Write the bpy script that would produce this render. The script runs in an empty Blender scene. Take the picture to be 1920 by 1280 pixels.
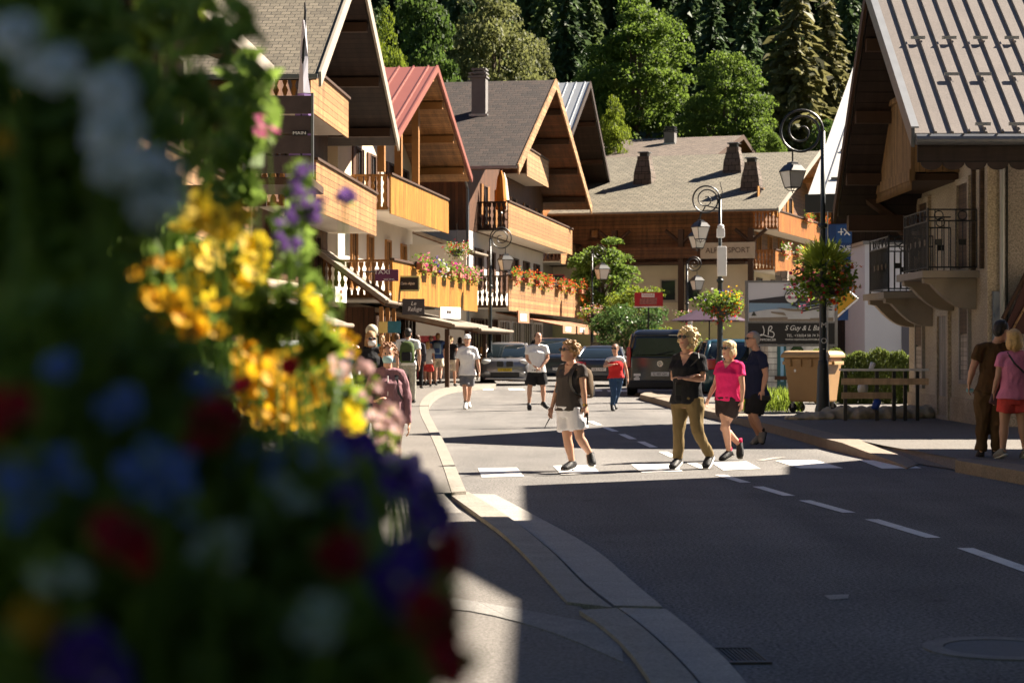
import bpy, bmesh, math, random
import numpy as np
from mathutils import Vector, Matrix, noise
R = math.radians
V = Vector
random.seed(7)
scn = bpy.context.scene
C = scn.collection
F, CH, HY = 3733.0, 1.47, 647.0        # focal length in photo pixels, eye height, horizon row

def at(px, py, d):
    return V(((px-960)*d/F, d, CH+(HY-py)*d/F))
def gp(px, py, z=0.0):
    d = F*(CH-z)/(py-HY)
    return V(((px-960)*d/F, d, z))

# ------------------------------------------------------------------ materials
class NT:
    def __init__(s, name):
        s.m = bpy.data.materials.new(name); s.m.use_nodes = True
        s.t = s.m.node_tree; s.t.nodes.clear()
        s.out = s.t.nodes.new('ShaderNodeOutputMaterial')
    def n(s, typ, **kw):
        nd = s.t.nodes.new('ShaderNode'+typ)
        for k, v in kw.items():
            if k.startswith('_'): setattr(nd, k[1:], v)
            else:
                key = int(k[1:]) if k[0] == 'i' and k[1:].isdigit() else k.replace('__', ' ')
                if hasattr(v, 'is_output') : s.t.links.new(v, nd.inputs[key])
                else: nd.inputs[key].default_value = v
        return nd
    def math(s, op, a, b=None, c=None):
        kw = {'i0': a}
        if b is not None: kw['i1'] = b
        if c is not None: kw['i2'] = c
        return s.n('Math', _operation=op, **kw).outputs[0]
    def mix(s, fac, a, b, blend='MIX'):
        nd = s.t.nodes.new('ShaderNodeMix'); nd.data_type = 'RGBA'; nd.blend_type = blend
        for i, v in ((0, fac), (6, a), (7, b)):
            if hasattr(v, 'is_output'): s.t.links.new(v, nd.inputs[i])
            else: nd.inputs[i].default_value = v
        return nd.outputs[2]
    def end(s, sh):
        s.t.links.new(sh, s.out.inputs[0]); return s.m

def c4(c, k=1.0):
    return (max(0, min(1, c[0]*k)), max(0, min(1, c[1]*k)), max(0, min(1, c[2]*k)), 1)

def M(name, col, rough=.7, var=.15, vs=5.0, bump=0.0, bs=60.0, metal=0.0, spec=.35, tex=None, w=.12, col2=None, coat=0, fine=0.0, fs=200.0):
    """principled material with noise variation; tex: pv / ph planks, brick shingles or blocks, stone"""
    k = NT(name)
    tc = k.n('TexCoord')
    ob, uv = tc.outputs['Object'], tc.outputs['UV']
    nz = k.n('TexNoise', Vector=ob, Scale=vs, Detail=5.0, Roughness=.6).outputs[0]
    col_o = k.mix(nz, c4(col, 1-var*1.6), c4(col, 1+var*1.6)); streak = tex in ('pv', 'ph')
    h = None
    if tex in ('pv', 'ph'):
        sx = k.n('SeparateXYZ', Vector=uv)
        a = sx.outputs[0] if tex == 'pv' else sx.outputs[1]
        b = sx.outputs[1] if tex == 'pv' else sx.outputs[0]
        q = k.math('DIVIDE', a, w); fl = k.math('FLOOR', q); fr = k.math('FRACT', q)
        wn = k.n('TexWhiteNoise', _noise_dimensions='1D', W=fl).outputs[0]
        cv = k.n('CombineXYZ', X=k.math('MULTIPLY', a, 14.0), Y=k.math('MULTIPLY', b, 1.2), Z=k.math('MULTIPLY', wn, 30.0)).outputs[0]
        gr = k.n('TexNoise', Vector=cv, Scale=1.6, Detail=4.0).outputs[0]
        br = k.math('MULTIPLY_ADD', wn, .42, k.math('MULTIPLY_ADD', gr, .7, .42))
        col_o = k.mix(1.0, col_o, k.n('CombineColor', Red=br, Green=br, Blue=br).outputs[0], 'MULTIPLY')
        gap = k.math('LESS_THAN', fr, .09)
        col_o = k.mix(k.math('MULTIPLY', gap, .85), col_o, c4(col, .12))
        st = k.n('TexNoise', Vector=k.n('CombineXYZ', X=k.math('MULTIPLY', sx.outputs[0], 3.0), Y=k.math('MULTIPLY', sx.outputs[1], .35)).outputs[0], Scale=1.3, Detail=5.0, Roughness=.65).outputs[0]
        st = k.n('MapRange', Value=st, From__Min=.30, From__Max=.62, To__Min=.50, To__Max=1.12).outputs[0]
        col_o = k.mix(1.0, col_o, k.n('CombineColor', Red=st, Green=st, Blue=st).outputs[0], 'MULTIPLY')
        h = k.math('SUBTRACT', k.math('MULTIPLY', gr, .15), gap)
    elif tex == 'brick':
        bt = k.n('TexBrick', Vector=uv, Color1=c4(col, 1+var*1.5), Color2=c4(col2 or col, 1-var*1.5), Mortar=c4(col, .22), Scale=1.0)
        bt.inputs['Brick Width'].default_value = w*1.0; bt.inputs['Row Height'].default_value = w*.8
        bt.inputs['Mortar Size'].default_value = w*.06; bt.inputs['Mortar Smooth'].default_value = .3; bt.inputs['Bias'].default_value = 0
        col_o = k.mix(.55, bt.outputs[0], col_o, 'OVERLAY') if False else k.mix(k.math('MULTIPLY', nz, .5), bt.outputs[0], c4(col, .75))
        sx = k.n('SeparateXYZ', Vector=uv)
        fr = k.math('FRACT', k.math('DIVIDE', sx.outputs[1], w*.8))
        h = k.math('SUBTRACT', k.math('MULTIPLY', fr, -.8), bt.outputs['Fac'])
    elif tex == 'stone':
        vo = k.n('TexVoronoi', Vector=ob, Scale=1/w, Randomness=.9)
        cr = k.n('TexVoronoi', _feature='DISTANCE_TO_EDGE', Vector=ob, Scale=1/w, Randomness=.9).outputs[0]
        sv = k.n('SeparateColor', Color=vo.outputs['Color']).outputs[0]
        br = k.math('MULTIPLY_ADD', sv, .7, .6)
        col_o = k.mix(1.0, col_o, k.n('CombineColor', Red=br, Green=br, Blue=br).outputs[0], 'MULTIPLY')
        e = k.math('LESS_THAN', cr, .05)
        col_o = k.mix(e, col_o, c4(col, .3)); h = k.math('SUBTRACT', 0.0, e)
    if fine:
        fz = k.n('TexNoise', Vector=ob, Scale=fs, Detail=2.0, Roughness=.7).outputs[0]
        fr2 = k.n('MapRange', Value=fz, From__Min=.35, From__Max=.65, To__Min=1-fine, To__Max=1+fine).outputs[0]
        col_o = k.mix(1.0, col_o, k.n('CombineColor', Red=fr2, Green=fr2, Blue=fr2).outputs[0], 'MULTIPLY')
    p = k.n('BsdfPrincipled', Base__Color=col_o, Roughness=rough, Metallic=metal)
    p.inputs['Specular IOR Level'].default_value = spec
    if coat: p.inputs['Coat Weight'].default_value = coat; p.inputs['Coat Roughness'].default_value = .06
    if bump or h is not None:
        hh = h
        if bump:
            bn = k.n('TexNoise', Vector=ob, Scale=bs, Detail=4.0).outputs[0]
            hh = bn if h is None else k.math('MULTIPLY_ADD', bn, bump, h)
        bp = k.n('Bump', Height=hh, Strength=(.7 if h is not None else bump), Distance=(.02 if h is not None else .01))
        k.t.links.new(bp.outputs[0], p.inputs['Normal'])
    return k.end(p.outputs[0])

def LEAF(name, col, col2, transl=.45, clump=.6, rough=.6):
    k = NT(name)
    g = k.n('NewGeometry')
    nz = k.n('TexNoise', Vector=g.outputs['Position'], Scale=clump, Detail=3.0).outputs[0]
    ri = g.outputs['Random Per Island']
    f = k.math('ADD', k.math('MULTIPLY', ri, .55), k.math('MULTIPLY_ADD', nz, 1.5, -.5))
    f = k.n('Clamp', Value=f).outputs[0]
    co = k.mix(f, c4(col), c4(col2))
    d = k.n('BsdfPrincipled', Base__Color=co, Roughness=rough); d.inputs['Specular IOR Level'].default_value = .25
    t = k.n('BsdfTranslucent', Color=k.mix(.5, co, c4(col2, 1.3)))
    mx = k.n('MixShader', Fac=transl, i1=d.outputs[0], i2=t.outputs[0])
    return k.end(mx.outputs[0])

def GLASS(name, col=(.02, .025, .03), rough=.06):
    k = NT(name)
    tc = k.n('TexCoord')
    nz = k.n('TexNoise', Vector=tc.outputs['Object'], Scale=1.3, Detail=2.0).outputs[0]
    p = k.n('BsdfPrincipled', Base__Color=k.mix(nz, c4(col, .5), c4(col, 1.8)), Roughness=rough)
    p.inputs['Specular IOR Level'].default_value = .7
    return k.end(p.outputs[0])

# ------------------------------------------------------------------ mesh building
class MB:
    def __init__(s): s.v = []; s.f = []
    def add(s, vs, fs):
        o = len(s.v); s.v += [V(p) for p in vs]; s.f += [tuple(i+o for i in f) for f in fs]; return s
    def box(s, c, sz, rot=None):
        x, y, z = sz[0]/2, sz[1]/2, sz[2]/2
        p = [V((a*x, b*y, e*z)) for e in (-1, 1) for a, b in ((-1, -1), (1, -1), (1, 1), (-1, 1))]
        if rot is not None: p = [rot @ q for q in p]
        return s.add([q+V(c) for q in p], [(3, 2, 1, 0), (4, 5, 6, 7), (0, 1, 5, 4), (1, 2, 6, 5), (2, 3, 7, 6), (3, 0, 4, 7)])
    def bx(s, x0, x1, y0, y1, z0, z1):
        return s.box(((x0+x1)/2, (y0+y1)/2, (z0+z1)/2), (abs(x1-x0), abs(y1-y0), abs(z1-z0)))
    def prism(s, poly, vec):
        n = len(poly); vec = V(vec); poly = [V(p) for p in poly]
        return s.add(poly+[p+vec for p in poly], [tuple(range(n))[::-1], tuple(range(n, 2*n))]+[(i, (i+1) % n, n+(i+1) % n, n+i) for i in range(n)])
    def quad(s, *p): return s.add(p, [tuple(range(len(p)))])
    def loft(s, rings, cap=True, closed=False):
        n = len(rings[0]); vs = [p for r in rings for p in r]; m = len(rings); fs = []
        for j in range(m if closed else m-1):
            for i in range(n):
                a, b = j*n, ((j+1) % m)*n
                fs.append((a+i, a+(i+1) % n, b+(i+1) % n, b+i))
        if cap and not closed: fs += [tuple(range(n))[::-1], tuple(range((m-1)*n, m*n))]
        return s.add(vs, fs)
    def tube(s, pts, r, n=8, cap=True):
        pts = [V(p) for p in pts]; rs = r if isinstance(r, (list, tuple)) else [r]*len(pts)
        rings = []; ref = None
        for i, p in enumerate(pts):
            t = (pts[min(i+1, len(pts)-1)]-pts[max(i-1, 0)])
            t = t.normalized() if t.length > 1e-9 else V((0, 0, 1))
            if ref is None:
                ref = V((0, 0, 1)) if abs(t.z) < .9 else V((0, 1, 0))
            a = ref-t*ref.dot(t)
            a = a.normalized() if a.length > 1e-6 else t.orthogonal().normalized()
            b = t.cross(a); ref = a
            rings.append([p+(a*math.cos(2*math.pi*k/n)+b*math.sin(2*math.pi*k/n))*rs[i] for k in range(n)])
        return s.loft(rings, cap)
    def lathe(s, prof, c=(0, 0, 0), n=16):
        c = V(c)
        return s.loft([[c+V((r*math.cos(2*math.pi*k/n), r*math.sin(2*math.pi*k/n), z)) for k in range(n)] for r, z in prof])
    def ell(s, c, rx, ry, rz, n=12, m=7, rot=None):
        c = V(c); rings = []
        for j in range(m+1):
            ph = -math.pi/2+math.pi*(j+.02)/(m+.04)
            rr = []
            for k in range(n):
                q = V((rx*math.cos(ph)*math.cos(2*math.pi*k/n), ry*math.cos(ph)*math.sin(2*math.pi*k/n), rz*math.sin(ph)))
                rr.append(c+(rot @ q if rot is not None else q))
            rings.append(rr)
        return s.loft(rings)
    def xf(s, mt):
        s.v = [mt @ p for p in s.v]; return s
    def mesh(s, name, recalc=True):
        me = bpy.data.meshes.new(name); me.from_pydata([tuple(p) for p in s.v], [], s.f)
        if recalc:
            b = bmesh.new(); b.from_mesh(me); bmesh.ops.recalc_face_normals(b, faces=b.faces[:]); b.to_mesh(me); b.free()
        uvmap(me); return me
    def build(s, name, m, parent=None, smooth=False, bevel=0, recalc=True):
        me = s.mesh(name, recalc)
        return link(name, me, m, parent, smooth, bevel)

def uvmap(me):
    uvl = me.uv_layers.new(name='UVMap'); Z = V((0, 0, 1)); vs = me.vertices
    for p in me.polygons:
        n = p.normal
        if abs(n.z) > .995: t, b = V((1, 0, 0)), V((0, 1, 0))
        else: t = Z.cross(n).normalized(); b = n.cross(t)
        for li in p.loop_indices:
            co = vs[me.loops[li].vertex_index].co
            uvl.data[li].uv = (co.dot(t), co.dot(b))

def link(name, me, m, parent=None, smooth=False, bevel=0):
    o = bpy.data.objects.new(name, me); C.objects.link(o)
    for mm in (m if isinstance(m, (list, tuple)) else [m]):
        me.materials.append(mm)
    if parent is not None: o.parent = parent
    if smooth: me.polygons.foreach_set('use_smooth', [True]*len(me.polygons))
    if bevel:
        bv = o.modifiers.new('bevel', 'BEVEL'); bv.width = bevel; bv.segments = 2; bv.limit_method = 'ANGLE'
    return o

def copies(mb, name, m, parent, locs):
    """the same small part at several places: one object each, sharing the mesh"""
    me = mb.mesh(name); me.materials.append(m)
    for p in locs:
        o = bpy.data.objects.new(name, me); C.objects.link(o); o.parent = parent; o.location = p
def smooth_line(pts, it=2):
    for _ in range(it):
        q = [pts[0]]
        for a, b in zip(pts, pts[1:]): q += [a.lerp(b, .25), a.lerp(b, .75)]
        pts = q+[pts[-1]]
    return pts
def tag(o, label=None, cat=None, group=None, kind=None):
    if label: o['label'] = label
    if cat: o['category'] = cat
    if group: o['group'] = group
    if kind: o['kind'] = kind
    return o
def thing(name, label, cat, loc=(0, 0, 0), rotz=0.0, group=None):
    o = bpy.data.objects.new(name, None); C.objects.link(o); o.location = loc; o.rotation_euler = (0, 0, rotz)
    o.empty_display_size = .2
    return tag(o, label, cat, group)
def kids(o): return [c for c in bpy.data.objects if c.parent == o]
def copy_tree(o, parent=None, ch=None):
    c = o.copy(); C.objects.link(c); c.parent = parent
    for k in kids(o): copy_tree(k, c)
    return c
def structure(o): o['kind'] = 'structure'; return o

def text(s, size, m, parent, mtx, name='lettering', sx=1.0, align='CENTER', shear=0.0, ext=.004):
    cu = bpy.data.curves.new(name, 'FONT'); cu.body = s; cu.size = size; cu.align_x = align; cu.align_y = 'CENTER'
    cu.extrude = ext; cu.shear = shear; cu.resolution_u = 3
    ob = bpy.data.objects.new(name, cu); C.objects.link(ob)
    dg = bpy.context.evaluated_depsgraph_get(); dg.update()
    me = bpy.data.meshes.new_from_object(ob.evaluated_get(dg))
    bpy.data.objects.remove(ob); bpy.data.curves.remove(cu)
    me.transform(mtx @ Matrix.Diagonal((sx, 1, 1, 1)))
    o = bpy.data.objects.new(name, me); C.objects.link(o); me.materials.clear(); me.materials.append(m); o.parent = parent
    return o
def facing(right, loc):
    """matrix whose X is the given horizontal direction, Y up, Z out towards the viewer"""
    x = V(right).normalized(); y = V((0, 0, 1)); z = x.cross(y).normalized()
    return Matrix(((x.x, y.x, z.x, loc[0]), (x.y, y.y, z.y, loc[1]), (x.z, y.z, z.z, loc[2]), (0, 0, 0, 1)))

# ------------------------------------------------------------------ palette
asphalt_old = M('asphalt_old', (.27, .235, .20), .9, .10, 1.2, .5, 90, spec=.2, fine=.28, fs=55)
asphalt_new = M('asphalt_new', (.115, .11, .11), .88, .12, .8, .7, 80, spec=.25, fine=.55, fs=45)
concrete = M('kerb_concrete', (.30, .28, .25), .85, .14, 3, .5, 40, fine=.2, fs=60)
granite = M('kerb_granite', (.235, .212, .178), .8, .2, 5, .6, 25, fine=.25, fs=70)
def worn_paint():
    k = NT('road_paint'); tc = k.n('TexCoord'); ob = tc.outputs['Object']
    a = k.n('TexNoise', Vector=ob, Scale=34.0, Detail=5.0, Roughness=.75).outputs[0]
    b = k.n('TexNoise', Vector=ob, Scale=3.2, Detail=3.0).outputs[0]
    f = k.n('MapRange', Value=k.math('MULTIPLY_ADD', b, .55, a), From__Min=.58, From__Max=.70, To__Min=1.0, To__Max=0.0).outputs[0]
    c = k.mix(b, (.60, .58, .54, 1), (.80, .79, .76, 1))
    p = k.n('BsdfPrincipled', Base__Color=k.mix(k.math('MULTIPLY', f, .8), c, (.20, .18, .16, 1)), Roughness=.7)
    return k.end(p.outputs[0])
paint = worn_paint()
dark_line = M('tar', (.025, .024, .024), .6, .2, 8)
honey = M('honey_wood', (.30, .135, .036), .55, .12, 3, tex='pv', w=.13)
honeyh = M('honey_boards', (.36, .185, .075), .55, .12, 3, tex='ph', w=.17)
goldw = M('golden_wood', (.40, .175, .026), .5, .12, 3, tex='pv', w=.14)
palew = M('pale_wood', (.38, .22, .105), .6, .1, 3, tex='ph', w=.2)
orangew = M('orange_wood', (.36, .125, .024), .5, .12, 3, tex='pv', w=.15)
orangeh = M('orange_planks', (.34, .14, .035), .5, .12, 3, tex='ph', w=.18)
brownw = M('brown_wood', (.10, .040, .016), .65, .15, 3, tex='pv', w=.16)
brownh = M('brown_planks', (.13, .052, .019), .65, .15, 3, tex='ph', w=.2)
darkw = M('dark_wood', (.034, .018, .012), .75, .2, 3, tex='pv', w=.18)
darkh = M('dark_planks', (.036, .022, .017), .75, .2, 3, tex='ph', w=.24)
beam = M('beam_wood', (.055, .026, .013), .7, .2, 4, .3, 30)
beam_l = M('light_beam', (.30, .14, .042), .6, .15, 4, .3, 30)
chalet_brown = M('chalet_brown', (.19, .088, .038), .65, .18, 3, tex='ph', w=.22)
verge_g = M('pale_verge', (.33, .29, .235), .6, .12, 3)
white = M('white_plaster', (.60, .55, .48), .9, .07, 1.5, .3, 50)
cream = M('cream_plaster', (.62, .52, .38), .9, .08, 1.5, .3, 50)
beige = M('beige_plaster', (.40, .34, .27), .9, .1, 1.5, .3, 50)
yellowp = M('yellow_plaster', (.58, .52, .26), .9, .08, 1.5, .3, 50)
rough_pl = M('roughcast_plaster', (.40, .335, .245), .95, .24, 1.1, 1.0, 40, fine=.32, fs=32)
rough_gr = M('roughcast_grey', (.33, .285, .25), .95, .2, 1.2, .9, 45, fine=.35, fs=30)
stone = M('field_stone', (.30, .25, .20), .9, .2, 3, .6, 20, tex='stone', w=.35)
slate = M('slab_roof', (.28, .24, .19), .85, .22, 2, .4, 20, tex='brick', w=.5, col2=(.30, .26, .22))
tiles_tan = M('tan_tiles', (.145, .122, .088), .85, .2, 1.5, .3, 20, tex='brick', w=.25)
tiles_br = M('brown_shingles', (.034, .021, .0155), .85, .28, 1.2, .3, 20, tex='brick', w=.42, col2=(.024, .015, .012))
tiles_far = M('grey_tan_tiles', (.155, .136, .098), .85, .16, .8, .3, 20, tex='brick', w=.42)
tiles_far2 = M('faded_tiles', (.125, .095, .075), .85, .2, .8, .3, 20, tex='brick', w=.42)
red_metal = M('red_metal', (.235, .075, .055), .45, .07, 1, spec=.5)
grey_metal = M('pale_metal', (.38, .40, .42), .4, .08, 1, spec=.5, metal=.3)
white_metal = M('white_metal_roof', (.60, .59, .57), .45, .08, 1.2, spec=.45)
taupe_metal = M('weathered_metal', (.205, .176, .158), .5, .14, 2.2, .2, 30, spec=.4, fine=.12, fs=40)
zinc = M('zinc', (.17, .175, .185), .4, .15, 4, metal=.6)
pale_zinc = M('pale_zinc', (.36, .37, .38), .4, .12, 4, metal=.35)
iron = M('black_iron', (.012, .013, .015), .45, .2, 6, spec=.5)
dkpaint = M('dark_green_paint', (.012, .018, .02), .4, .2, 6, spec=.5)
glass = GLASS('window_glass')
glass2 = GLASS('shop_glass', (.035, .03, .028), .1)
frost = M('lantern_glass', (.70, .68, .64), .3, .05, 4, spec=.5)
whitep = M('white_paint', (.78, .77, .75), .5, .05, 4)
blackp = M('black_sign', (.012, .012, .014), .5, .2, 4)
redp = M('red_sign', (.42, .02, .03), .5, .1, 4)
# ------------------------------------------------------------------ people
def SKIN(name, c):
    return M(name, c, .5, .06, 14, .1, 200, spec=.4)
skin = SKIN('skin', (.52, .285, .19)); skin_t = SKIN('tanned_skin', (.40, .20, .125)); skin_p = SKIN('fair_skin', (.60, .36, .265))
eye_m = M('eye_dark', (.03, .02, .018), .4, .05); lip_m = M('lips', (.36, .11, .09), .5, .05)
def CL(name, c, **k):
    kk = dict(rough=.85, var=.10, vs=7, bump=.35, bs=55, spec=.15, fine=.12, fs=160); kk.update(k)
    return M(name, c, **kk)
TMP = bpy.data.scenes.new('tmp')
def remesh(mb, vox, it=2, disp=0.0, fr=9.0, seed=0.0, fac=.5):
    me = mb.mesh('tmp', True)
    o = bpy.data.objects.new('tmp', me); TMP.collection.objects.link(o)
    r = o.modifiers.new('r', 'REMESH'); r.mode = 'VOXEL'; r.voxel_size = vox; r.use_smooth_shade = True
    if it:
        s = o.modifiers.new('s', 'SMOOTH'); s.factor = fac; s.iterations = it
    with bpy.context.temp_override(scene=TMP, view_layer=TMP.view_layers[0]):
        dg = bpy.context.evaluated_depsgraph_get(); dg.update()
    m2 = bpy.data.meshes.new_from_object(o.evaluated_get(dg))
    bpy.data.objects.remove(o); bpy.data.meshes.remove(me)
    if disp:
        n = len(m2.vertices); co = np.empty(n*3, np.float32); no = np.empty(n*3, np.float32)
        m2.vertices.foreach_get('co', co); m2.vertex_normals.foreach_get('vector', no); c3 = co.reshape(-1, 3)
        dv = np.array([noise.noise(V((p[0], p[1], p[2]+seed)))+.5*noise.noise(V((p[0]*2.3, p[1]*2.3, p[2]*2.3+seed))) for p in (c3*np.array((fr, fr, fr*.55))).tolist()])
        m2.vertices.foreach_set('co', (c3+no.reshape(-1, 3)*dv[:, None]*disp).ravel().astype(np.float32)); m2.update()
    m2.polygons.foreach_set('use_smooth', [True]*len(m2.polygons))
    while m2.materials: m2.materials.pop()
    return m2
def oval(c, a, b, n=16):
    return [c+a*math.cos(2*math.pi*k/n)+b*math.sin(2*math.pi*k/n) for k in range(n)]
Z3 = V((0, 0, 1))
class Person:
    """joints J (metres, relative to the ground point): head neck sl sr el er wl wr gl gr pl pr kl kr al ar tl tr"""
    def __init__(s, label, base, J, f, hf=None, sc=1.0, vox=.012, skin_m=None, fat=1.0, female=True, up=None, group=None, headz=None, seed=0):
        s.root = thing('person', label, 'person', base, 0, group); s.J = {k: V(v) for k, v in J.items()}
        s.f = V((f[0], f[1], 0)).normalized(); s.lat = V((s.f.y, -s.f.x, 0))     # lat: the person's right
        s.hf = V((hf[0], hf[1], hf[2] if hf and len(hf) > 2 else 0)).normalized() if hf else s.f.copy()
        s.sc, s.vox, s.fat, s.fem, s.skin = sc, vox, fat, female, skin_m or skin
        s.seed = random.random()*50
    def torso(s, g=0.0, zlo=None, top=True, wfac=1.0):
        """rings from the hips to the neck root, grown by g"""
        J, k, ft = s.J, s.sc, s.fat; hip = (J['pl']+J['pr'])/2; sh = (J['sl']+J['sr'])/2; nk = J['neck']
        sw = max((J['sl']-J['sr']).dot(s.lat), 0) if False else abs((J['sl']-J['sr']).dot(s.lat))/2
        sw = max(sw, .15*k)
        ax = (sh-hip); up = ax.normalized()
        F_ = (s.f-up*s.f.dot(up)).normalized(); L_ = up.cross(F_).normalized()
        W = [(-.16, .160*ft, .105*ft), (0, .172*ft, .118*ft), (.22, .150*ft, .108*ft), (.42, .140*ft, .105*ft), (.62, .155*ft, .118*(ft if not s.fem else max(ft, 1.08))), (.80, .165*ft, .115*ft), (.94, None, .088)]
        rings = []
        for t, w, d in W:
            c = hip+ax*t; w_ = (w if w else sw/k*.80)*k*wfac; off = F_*(.018*k if .5 < t < .9 else 0)
            if .2 < t < .5 and ft > 1.05: off = F_*.03*k
            rings.append(oval(c+off, L_*(w_+g), F_*(d*k*wfac+g)))
        if top:
            rings.append(oval(hip+ax*1.03, L_*(sw*.55+g), F_*(.066*k+g)))
            rings.append(oval(nk+Z3*.0, L_*(.056*k+g), F_*(.056*k+g)))
        return rings
    def cap_shoulder(s, b, q, g):
        """rounded deltoid and the slope from the shoulder up to the neck"""
        k = s.sc; p0 = s.J['s'+q]; nk = s.J['neck']; sh = (s.J['sl']+s.J['sr'])/2
        b.ell(p0, .056*k+g*.45, .056*k+g*.45, .056*k+g*.45, 12, 8)
        c = sh.lerp(nk, .45); r = [.056*k+g*.4, .058*k+g*.5, .056*k+g*.5]
        b.tube([p0, p0.lerp(c, .5)+Z3*.004*k, c-Z3*.012*k], r, 12)
    def foot(s, a, t, g=0.0):
        d = (t-a); h = V((d.x, d.y, d.z)); L = h.length; fw = h.normalized() if L > 1e-4 else s.f
        side = fw.cross(Z3); side = side.normalized() if side.length > .1 else s.lat
        upv = side.cross(fw).normalized(); k = s.sc
        rings = []
        for u, w, hh in ((-.28, .026, .03), (-.2, .034, .045), (.15, .036, .045), (.55, .044, .034), (.85, .042, .026), (1.0, .028, .018)):
            c = a+fw*L*u; rings.append(oval(c, side*(w*k+g), upv*(hh*k+g), 12))
        return rings
    def body(s):
        J, k = s.J, s.sc; b = MB()
        b.loft(s.torso(-.004))
        nk, hd = J['neck'], J['head']
        b.tube([nk-Z3*.05*k, nk, hd-Z3*.05*k], [.06*k, .054*k, .05*k], 12)
        # head: skull, jaw, nose, ears
        hf = s.hf; hu = (Z3-hf*hf.z).normalized(); hl = hf.cross(hu).normalized()
        for t, w, d, o in () : pass
        rings = []
        for z, w, d, o in ((-.118, .028, .030, .045), (-.105, .045, .052, .030), (-.07, .060, .078, .012), (-.03, .068, .090, .003), (.02, .074, .096, -.004), (.06, .072, .092, -.008), (.095, .055, .070, -.012), (.115, .025, .035, -.014)):
            rings.append(oval(hd+hu*z*k+hf*o*k, hl*w*k, hf*d*k))
        b.loft(rings)
        b.loft([oval(hd+hf*.082*k+hu*.012*k, hl*.010*k, hu*.008*k, 8), oval(hd+hf*.104*k-hu*.020*k, hl*.016*k, hu*.012*k, 8), oval(hd+hf*.08*k-hu*.034*k, hl*.015*k, hu*.006*k, 8)])
        for sd in (-1, 1):
            b.ell(hd+hl*sd*.074*k-hf*.005*k-hu*.012*k, .012*k, .02*k, .030*k, 8, 5, Matrix((hl, hf, hu)).transposed())
        for q in 'lr':
            sh, el, wr, ha = J['s'+q], J['e'+q], J['w'+q], J['g'+q]
            m = .92 if s.fem else 1.06
            b.tube([sh, sh.lerp(el, .35), sh.lerp(el, .8), el, el.lerp(wr, .3), el.lerp(wr, .75), wr], [.05*k*m, .049*k*m*s.fat**.5, .042*k*m, .038*k*m, .040*k*m, .030*k*m, .025*k*m], 12)
            s.cap_shoulder(b, q, -.006)
            s.hand(b, wr, ha, q)
            hp, kn, an = J['p'+q], J['k'+q], J['a'+q]
            b.tube([hp+Z3*.03, hp.lerp(kn, .25), hp.lerp(kn, .7), kn, kn.lerp(an, .3), kn.lerp(an, .65), an], [.088*k*s.fat, .088*k*s.fat, .066*k, .054*k, .057*k, .042*k, .035*k], 14)
            b.loft(s.foot(an-Z3*.03*k if False else an, J['t'+q], -.004))
        me = remesh(b, s.vox, 2, fac=.35)
        o = link('body', me, [s.skin, eye_m, lip_m], s.root, True)
        e1 = [hd+hf*.085*k+hu*.014*k+hl*sd*.030*k for sd in (-1, 1)]; mo = hd+hf*.09*k-hu*.058*k
        r1 = max(.013*k, s.vox*.75)
        for p in me.polygons:
            c = p.center
            if (c-hd).length < .16*k:
                if min((c-e).length for e in e1) < r1: p.material_index = 1
                elif abs((c-mo).dot(hu)) < max(.009*k, s.vox*.5) and abs((c-mo).dot(hl)) < .024*k and (c-hd).dot(hf) > .05*k: p.material_index = 2
        return o
    def hand(s, b, w, g, q):
        k = s.sc; d = (g-w); d = d.normalized() if d.length > 1e-4 else -Z3
        side = s.f-d*s.f.dot(d); side = side.normalized() if side.length > .1 else d.orthogonal().normalized()
        nrm = d.cross(side).normalized(); inn = ((s.J['pl']+s.J['pr'])/2-w); inn = inn-d*inn.dot(d)
        if inn.dot(nrm) < 0: nrm = -nrm                 # palm faces the body
        b.loft([oval(w-d*.005, side*.024*k, nrm*.016*k, 10), oval(w+d*.035*k, side*.037*k, nrm*.014*k, 10), oval(w+d*.085*k, side*.040*k, nrm*.012*k, 10)])
        for i, (o, L) in enumerate(((.030, .070), (.010, .080), (-.011, .074), (-.030, .058))):
            p0 = w+d*.078*k+side*o*k; p1 = p0+d*L*.45*k+nrm*.004*k; p2 = p1+(d*.85+nrm*.5).normalized()*L*.33*k; p3 = p2+(d*.5+nrm*.85).normalized()*L*.25*k
            b.tube([p0, p1, p2, p3], [.0095*k, .009*k, .0085*k, .007*k], 7)
        p0 = w+d*.025*k+side*.028*k; p1 = p0+(d*.6+side*.6+nrm*.25).normalized()*.035*k; p2 = p1+(d*.9+side*.15+nrm*.3).normalized()*.032*k
        b.tube([p0, p1, p2], [.012*k, .0105*k, .008*k], 7)
    def shirt(s, m, sleeve=.55, hem=-.05, g=.016, long=False, strap=False, name='shirt', wr=.012, vneck=0.0):
        J, k = s.J, s.sc; b = MB(); R_ = s.torso(g)
        hip = (J['pl']+J['pr'])/2; sh = (J['sl']+J['sr'])/2
        rings = s.torso(g); ax = sh-hip
        n = len(rings)
        # drop the bottom ring to the hem height
        c0 = hip+ax*(-.16); sft = ax*(hem+.16)
        rings[0] = [p+sft+(p-c0)*.15 for p in rings[0]]
        c1 = hip; rings[1] = [p+(p-c1)*.07 for p in rings[1]]
        if hem > -.03: rings = [rings[0]]+[r for r in rings[2:]]
        if strap: rings = rings[:-2]
        else:
            rings[-1] = [p-Z3*.012*k+s.f*.004 for p in rings[-1]]
            rings = rings
        b.loft(rings)
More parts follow.
